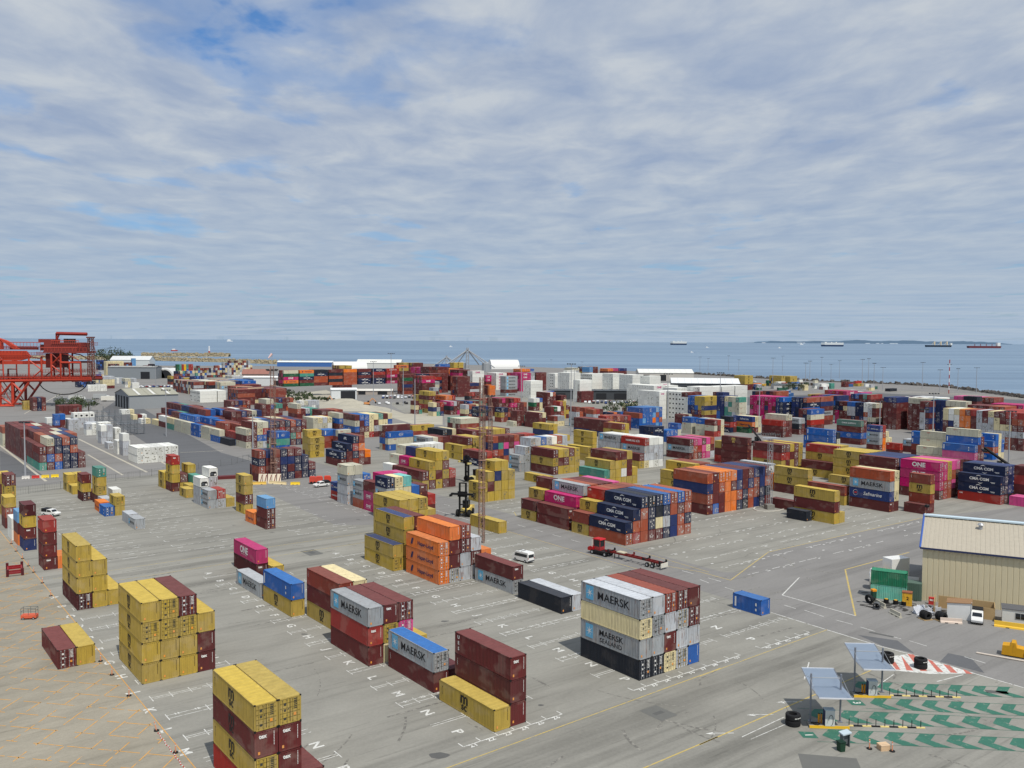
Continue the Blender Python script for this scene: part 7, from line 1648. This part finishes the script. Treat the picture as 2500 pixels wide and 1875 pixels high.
BN=('first','second','third','fourth','fifth','sixth','seventh','eighth','ninth','tenth','eleventh','twelfth')
for i,(x,y,w_,h) in enumerate(((-185.9,720.0,16,5),(-175.6,700.0,18,5),(-168.0,690.0,20,5),(-162.9,690.0,16,4.5),(-156.1,680.0,14,4),(-168.6,665.0,16,3.5),(-161.3,655.0,14,3.5),(-154.3,650.0,15,3.5),(-143.6,660.0,12,4),(-138.3,655.0,10,3.5))): tree('scrub_bush',BN[i]+' dark scrub bush from the left under the far coloured wall',x,y,w_,h,420,20+i,group='scrub bushes by the sand lot',trunk=False)
for i,(x,y,w_,h,lb) in enumerate(((64.5,560.0,16,8,'left dark tree below the white lettered stacks'),(72.8,560.0,16,9,'second dark tree below the white lettered stacks'),(78.3,555.0,15,9,'third dark tree below the white lettered stacks'),(21.2,640.0,12,7,'olive tree under the magenta tall stack'),(261.4,840.0,16,8,'left dark tree near the far right huts'),(269.5,835.0,18,8,'right dark tree near the far right huts'),(279.6,840.0,14,7,'last dark tree near the far right huts'),
  (-281.9,560.0,14,9,'left dark tree before the parked trucks by the crane'),(-270.1,550.0,15,10,'middle dark tree before the parked trucks by the crane'),(-267.5,560.0,14,8,'right dark tree before the parked trucks by the crane'))): tree('broadleaf_tree',lb,x,y,w_,h,520,60+i)
# parked cars
def car_mesh(col):
    k=('car',col)
    if k in NM: return NM[k]
    mb=MB(); mb.prism([(-2.2,.3),(2.2,.3),(2.25,.75),(1.3,.9),(.7,1.45),(-1.3,1.48),(-1.9,.95),(-2.25,.85)],-.9,.9,'xz',0); mb.box(-1.4,-.93,.95,.95,.93,1.3,1)
    for x in (-1.35,1.4):
        for y in (-.92,.72): mb.tube((x,y,.33),(x,y+.2,.33),.33,8,2)
    NM[k]=mb.mesh('parked_car',[mat('car_%d_%d'%(col[0],col[2]),col,.35,.1,spec=.5),GLS,TYR],fixn=True); return NM[k]
CC=[(224,224,222),(224,224,222),(206,208,210),(60,64,72),(120,40,36),(150,154,160),(40,60,110),(30,30,34)]
CNM=['white','white','silver','dark grey','red','grey','blue','black']
LOTS=((-100.2,690.0,12,5,2.9,5.4,.12,'of lot behind sand'),(53.9,650.0,14,4,3.0,5.6,-.1,'of lot right of navy stacks'),(-344.0,820.0,10,3,3.2,5.5,.1,'beside grey far warehouse'),(-94.1,628.0,7,2,6.5,8,.3,'near the sand heaps'))
for li,(x,y,nx,ny,dx,dy,rz,lb) in enumerate(LOTS):
    rd=random.Random(li)
    for j in range(ny):
        for i in range(nx):
            if rd.random()<.15: continue
            k=rd.randrange(8); px_=x+i*dx*math.cos(rz)-j*dy*math.sin(rz); py_=y+i*dx*math.sin(rz)+j*dy*math.cos(rz)
            o=link('parked_car',car_mesh(CC[k]),None,(px_,py_,.02),rz+R(90)+rd.uniform(-.05,.05))
            row='nearest row' if j==0 else 'second row' if j==1 else 'third row' if j==2 else 'fourth row' if j==3 else 'fifth row'
            pos_='at its left end' if i==0 else 'place %s from the left'%(BN+('thirteenth','fourteenth'))[i]
            tag(o,'%s car, %s %s, %s'%(CNM[k],row,lb,pos_.replace('place ','')),'car','cars parked in the distant lots')
def trucks(x,y,rz,c,label):
    t=thing('parked_truck',label,'truck',(x,y,0),rz,'trucks parked by the crane'); mb=MB(); mb.box(-6,-1.25,1.0,3,1.25,3.9); mb.build('box_body',[mat('truck_%d'%c[0],c,.5)],t); mb=MB(); mb.prism([(3.2,.5),(5.3,.5),(5.2,1.6),(4.8,2.9),(3.2,3.0)],-1.2,1.2,'xz'); mb.build('cab',[W_],t,fixn=True)
    for xx in (-4.5,-3.2,4.3):
        for yy in (-1.05,1.05): wheel(t,xx,yy,.5,.5,.3)
for i in range(5): trucks(*((-314,620),(-316,645),(-294,612),(-307,664),(-291,642))[i],.2,((228,226,214),(200,202,198),(228,226,214),(176,180,180),(228,226,214))[i],BN[i]+' pale box truck of the five behind the dark trees by the crane')
def exc(x,y,rz,label):
    t=thing('excavator',label,'excavator',(x,y,0),rz); O_=mat('digger_orange',(206,140,82)); mb=MB(); mb.box(-2,-1.4,1,1.6,1.4,2.4); mb.build('body',[O_],t); mb=MB(); mb.tube((1.2,0,2.0),(4,0,5.0),.3,4); mb.tube((4,0,5.0),(6.3,0,2.6),.25,4); mb.build('boom',[O_],t)
    for s in (-1,1): mb=MB(); mb.box(-2.2,s*1.3-.3,0,2.2,s*1.3+.3,.9); mb.build('track',[TYR],t)
    mb=MB(); mb.box(.2,-1.3,2.4,1.5,0,3.4); mb.build('cab',[GLS],t); mb=MB(); mb.box(5.6,-.6,1.4,6.6,.6,2.6); mb.build('bucket',[mat('mast_black',(22,22,24))],t)
exc(-128.4,640.0,2.6,'orange excavator on the sand left of the open white shed'); exc(-101.1,618.0,.3,'yellow digger near the right end of the sand heaps')
for i,(x,y,w_,h) in enumerate(((-121.6,640.0,14,3.2),(-113.3,630.0,12,2.6),(-104.0,600.0,13,2.2))):
    mb=MB(); rd=random.Random(i); n=14; ring_=[(w_*math.cos(6.28*k/n)*rd.uniform(.8,1.15),w_*.6*math.sin(6.28*k/n)*rd.uniform(.8,1.15),0) for k in range(n)]; r2=[(a*.45,b*.45,h*rd.uniform(.75,1)) for a,b,_ in ring_]
    for k in range(n): mb.quad(ring_[k],ring_[(k+1)%n],r2[(k+1)%n],r2[k])
    mb.poly(r2); tag(mb.build('sand_heap',[SAND],None,(x,y,0)),('left','middle','right')[i]+' heap of pale sand in the open lot','sand heap')
# reefer racks
RK=mat('rack_grey',(120,126,130),.5,.3)
for i,(x,y,n) in enumerate(((-220.0,460.9,5),(-197.6,424.8,5),(-236.5,483.3,5),(-188.4,421.9,4))):
    t=thing('reefer_rack',('second','third','first','fourth')[i]+' grey steel reefer rack counted from the crane end','rack',(x,y,0),YAW+R(90),'steel racks between the white reefers')
    for z in (2.7,5.4): mb=MB(); mb.box(0,0,z,n*3.2,1.6,z+.15); mb.bar((0,0,z+1.0),(n*3.2,0,z+1.0),.08); mb.build('walkway',[RK],t)
    for k in range(n+1):
        mb=MB()
        for yy in (0,1.6): mb.tube((k*3.2,yy,0),(k*3.2,yy,6.6 if k%2 else 8.4),.09,4)
        mb.build('upright',[RK],t)
    mb=MB()
    for k in range(n): mb.tube((k*3.2,0,0),(k*3.2+3.2,0,2.7),.06,3); mb.tube((k*3.2+3.2,0,2.7),(k*3.2,0,5.4),.06,3)
    mb.build('brace',[RK],t)
# security fence with posts
fp=[(-150,262),(-134.6,289),(-113.5,318.4),(-101.4,343.5)]
t=thing('mesh_fence','wire mesh fence with posts between the open yard and the dark asphalt lane','fence',(0,0,0)); FM=mat('fence_grey',(96,98,96),.7)
fpts=[(-204,205),(-175,232),(-150,256),(-134.6,282),(-120,304),(-104,328),(-98,350)]
for (x0,y0),(x1,y1) in zip(fpts,fpts[1:]):
    n=6
    for k in range(n):
        x=x0+(x1-x0)*k/n; y=y0+(y1-y0)*k/n; mb=MB(); mb.tube((x,y,0),(x,y,2.4),.05,4); mb.build('post',[FM],t)
    mb=MB(); mb.tube((x0,y0,2.3),(x1,y1,2.3),.035,3); mb.tube((x0,y0,.25),(x1,y1,.25),.035,3)
    for k in range(40): x=x0+(x1-x0)*k/40; y=y0+(y1-y0)*k/40; mb.tube((x,y,.2),(x,y,2.3),.012,3,cap=False)
    mb.build('mesh_panel',[FM],t)
# water-filled barriers and bases
WB=(('white',(220,216,208)),('red',(196,52,46)),('yellow',(232,200,66)),('yellow',(232,200,66)))
for i,(c,rgb) in enumerate(WB):
    jb(-161+i*2.6,292.5+i*1.2,.45,2.3,mat('water_barrier_'+c,rgb,.5),('white barrier at the left end of the row under the light pole','red barrier of the row under the left light pole','second last yellow barrier under the left light pole','last yellow barrier of the row under the left light pole')[i],'barriers under the left light pole',1.0,'water_barrier')
for i,(x,y,rz,L_,c,lb) in enumerate(((-82,284.0,.15,6.0,(216,180,96),'left low cream barrier around the lattice tower foot'),(-75.5,285,-.35,6.5,(226,206,160),'right low cream barrier around the lattice tower foot'),(-69.6,284,.1,3.0,(236,200,60),'short yellow barrier right of the lattice tower foot'))): jb(x,y,rz+R(90)*0,L_,mat('barrier_tone_%d'%i,rgb if False else c,.7),lb,None,.9)
for i in range(5):
    t=thing('leaning_panel',BN[i]+' white panel with red stripes leaning at the lattice tower foot','panel',(-81.5+i*1.5,286.2,0),.2*(i%2),'striped panels at the tower foot'); M4=Matrix.Rotation(R(-14),4,'X')
    mb=MB(); mb.box(-.62,-.05,0,.62,.05,3.1,M4=M4); mb.build('board',[mat('panel_cream',(226,214,192))],t); mb=MB(); mb.box(-.2,-.08,.5,.05,-.055,2.8,M4=M4@Matrix.Rotation(R(12),4,'Y')); mb.build('stripe',[mat('dark_red_stripe',(120,52,44))],t)
for i,(x,y) in enumerate(((-64.5,286.5),(-62.5,287.2),(-60,288))):
    ex('generator_trailer',('left','middle','right')[i]+' orange red generator behind the white utility truck','generator',x,y,.25,[('housing',mat('generator_red',(204,66,44)),lambda m:m.prism([(-1.1,.5),(1.1,.5),(1.1,1.9),(.7,2.3),(-.8,2.3),(-1.1,2.0)],-.9,.9,'xz')),('wheels',TYR,lambda m:(m.tube((-.5,-1,.4),(-.5,1,.4),.4,10),m.tube((.5,-1,.4),(.5,1,.4),.4,10)))],'red generators by the lattice tower')
ex('flat_rack','dark red flat rack container with one raised end by the fence','flat rack',-93.5,296.0,YAW+R(75),[('deck',mat('rack_maroon',(104,36,38)),lambda m:m.box(-6,-1.2,0,6,1.2,1.0)),('end_frame',mat('rack_maroon',(104,36,38)),lambda m:(m.box(5.7,-1.2,1.0,6,-.9,4.6),m.box(5.7,.9,1.0,6,1.2,4.6),m.box(5.7,-1.2,2.6,6,1.2,4.6)))])
# lighthouse, boats and ships
t=thing('lighthouse','small red and white lighthouse on the end of the rock mole','lighthouse',(-763.6,2240.0,2))
for k in range(4): mb=MB(); mb.tube((0,0,k*4.2),(0,0,(k+1)*4.2),2.8-k*.25,12,0,2.6-k*.25); mb.build('band',[mat('mast_red',(170,60,50)) if k<2 else mat('mast_white',(220,220,220))],t)
mb=MB(); mb.tube((0,0,16.8),(0,0,19.5),1.8,10); mb.sphere((0,0,19.8),1.6,1.6,1.2); mb.build('lantern',[mat('mast_white',(220,220,220))],t)
def ship(name,label,x,y,rz,L_,parts):
    t=thing(name,label,'ship',(x,y,-2.2),rz)
    for nm_,m,f in parts: mb=MB(); f(mb); mb.build(nm_,[m],t,fixn=True)
    return t
HB=mat('hull_blue',(44,66,96),.6);HW=mat('hull_white',(228,228,222),.6,var=.03);HD=mat('hull_dark',(44,56,70),.6);HR=mat('hull_red',(116,56,62),.6)
def hull(m,L_,b,h0,h1,fl=.06): 
    P=[(-L_/2,-b),(L_*.36,-b),(L_*.5,0),(L_*.36,b),(-L_/2,b)]
    n=len(m.v); k=len(P)
    for z,s in ((h0,.9),(h1,1.0)): m.v+=[(x*(1 if s==1 else .97),y*s,z) for x,y in P]
    m.f.append(tuple(n+i for i in range(k))[::-1]); m.f.append(tuple(n+k+i for i in range(k))); m.m+=[0,0]; m.r+=[0,0]
    for i in range(k): j=(i+1)%k; m.f.append((n+i,n+j,n+k+j,n+k+i)); m.m.append(0); m.r.append(0)
for (lb,x,y,L_,rz) in (('white-topped car carrier ship, leftmost ship on the horizon',1420.8,7600.0,140,R(172)),('larger white-topped car carrier with a blue hull in front of the island',2481.3,6900.0,170,R(176))):
    ship('car_carrier',lb,x,y,rz,L_,[('hull',HB,lambda m:hull(m,L_*1.0,14,0,13)),('upper_works',HW,lambda m:(hull(m,L_*.99,14,13,30),m.box(-L_*.2,-6,30,-L_*.16,6,35),m.box(L_*.25,-8,30,L_*.33,8,34),m.box(0,-3,30,L_*.04,3,33)))])
ship('bulk_carrier','dark bulk ship with three pale cranes right of the car carriers',3356.4,7000.0,0,206,[('hull',HD,lambda m:hull(m,206,15,0,15)),('deck_house',HW,lambda m:m.box(88,-11,15,102,11,32))]+[('deck_crane',mat('crane_pale',(226,206,168)),(lambda xx:(lambda m:(m.box(xx,-3,15,xx+7,3,44),m.tube((xx+3,0,40),(xx-18,0,18),1.2,4))))(xx)) for xx in (-36,14,62)])
ship('bulk_carrier','long dark red bulk ship with a white bridge, rightmost on the horizon',3292.9,6200.0,0,236,[('hull',HR,lambda m:hull(m,236,16,0,15)),('deck_house',HW,lambda m:m.box(84,-12,15,104,12,38)),('deck_crane',HR,lambda m:[m.box(xx,-1.5,15,xx+3,1.5,30) for xx in (-70,-30,10,50)])])
def boat(x,y,s,label,c):
    t=thing('motor_boat',label,'boat',(x,y,-2.2),R(180)); mb=MB(); hull(mb,12*s,2.2*s,0,2*s); mb.build('hull',[mat('boat_%d'%c[0],c)],t,fixn=True); mb=MB(); mb.box(-2*s,-1.5*s,2*s,3*s,1.5*s,4.4*s); mb.build('cabin',[HW],t)
    w2=MB(); w2.quad((-6*s,-1.2*s,.12),(-30*s,-2.5*s,.12),(-30*s,2.5*s,.12),(-6*s,1.2*s,.12)); w2.build('wake',[mat('foam',(214,222,228),.8)],t)
boat(-1122.1,2950.0,1.8,'red and white pilot boat with a wake near the mole',(180,56,48)); boat(2925.3,9000.0,3.2,'white ferry in front of the island',(230,230,230))
for i,(x,y,s,lb) in enumerate(((-2704.0,8500.0,5,'distant grey vessel near the left horizon'),(-332.0,4800.0,1.6,'tiny white boat on the open sea left of centre'),(1138.8,5200.0,1.6,'small white boat with a wake right of the first car carrier'),(1563.1,5200.0,1.6,'small white boat left of the larger car carrier'),(666.4,3300.0,1.0,'lone tiny white boat nearer the shore'))): boat(x,y,s,lb,(222,224,226))
# distant yard odds and ends near the right shore
sheet('shore_road',[(140,700),(240,760),(330,800),(430,700),(560,520),(560,420),(420,500),(330,600),(260,660),(160,640)],.014,ASPD)
lm=MB()
for off in (0,9): 
    P=[(120,905),(240,905),(330,870),(400,800),(440,722),(560,560)]
    for (x0,y0),(x1,y1) in zip(P,P[1:]): wline(lm,(x0-off*.7,y0-off*1.6),(x1-off*.7,y1-off*1.6),1.8,z=.03)
struct(lm.build('road_edge',[mat('pale_verge',(186,178,156),.9)]))
rd=random.Random(77)
for i in range(23):
    u=rd.uniform(0,1); y=760+rd.uniform(-40,200); x=y*(.27+u*.14); c=rd.choice([(226,226,220),(150,154,156),(120,50,46),(50,90,140),(206,166,70),(60,100,84)])
    ex('site_box',NTH[i]+' small storage unit scattered beyond the walls toward the right shore','storage unit',x,y,rd.uniform(-.3,.3)+gb,[('shell',mat('unit_%d_%d'%(c[0],c[2]),c),lambda m:m.box(0,0,0,rd.choice((6,12)),2.5,2.7)),('roof_edge',mat('gutter_white',(214,216,220)),lambda m:m.box(-.05,-.05,2.7,6,2.55,2.8))],'storage units beyond the walls')

gshed('dark_canopy_building','dark open-sided building with a flat roof beside the parked cars right of centre',29.6,690.0,.02,64,18,7,7.6,(70,74,78),(84,88,92),doors=((3,12,5),(18,30,5),(36,44,5),(50,60,5)))
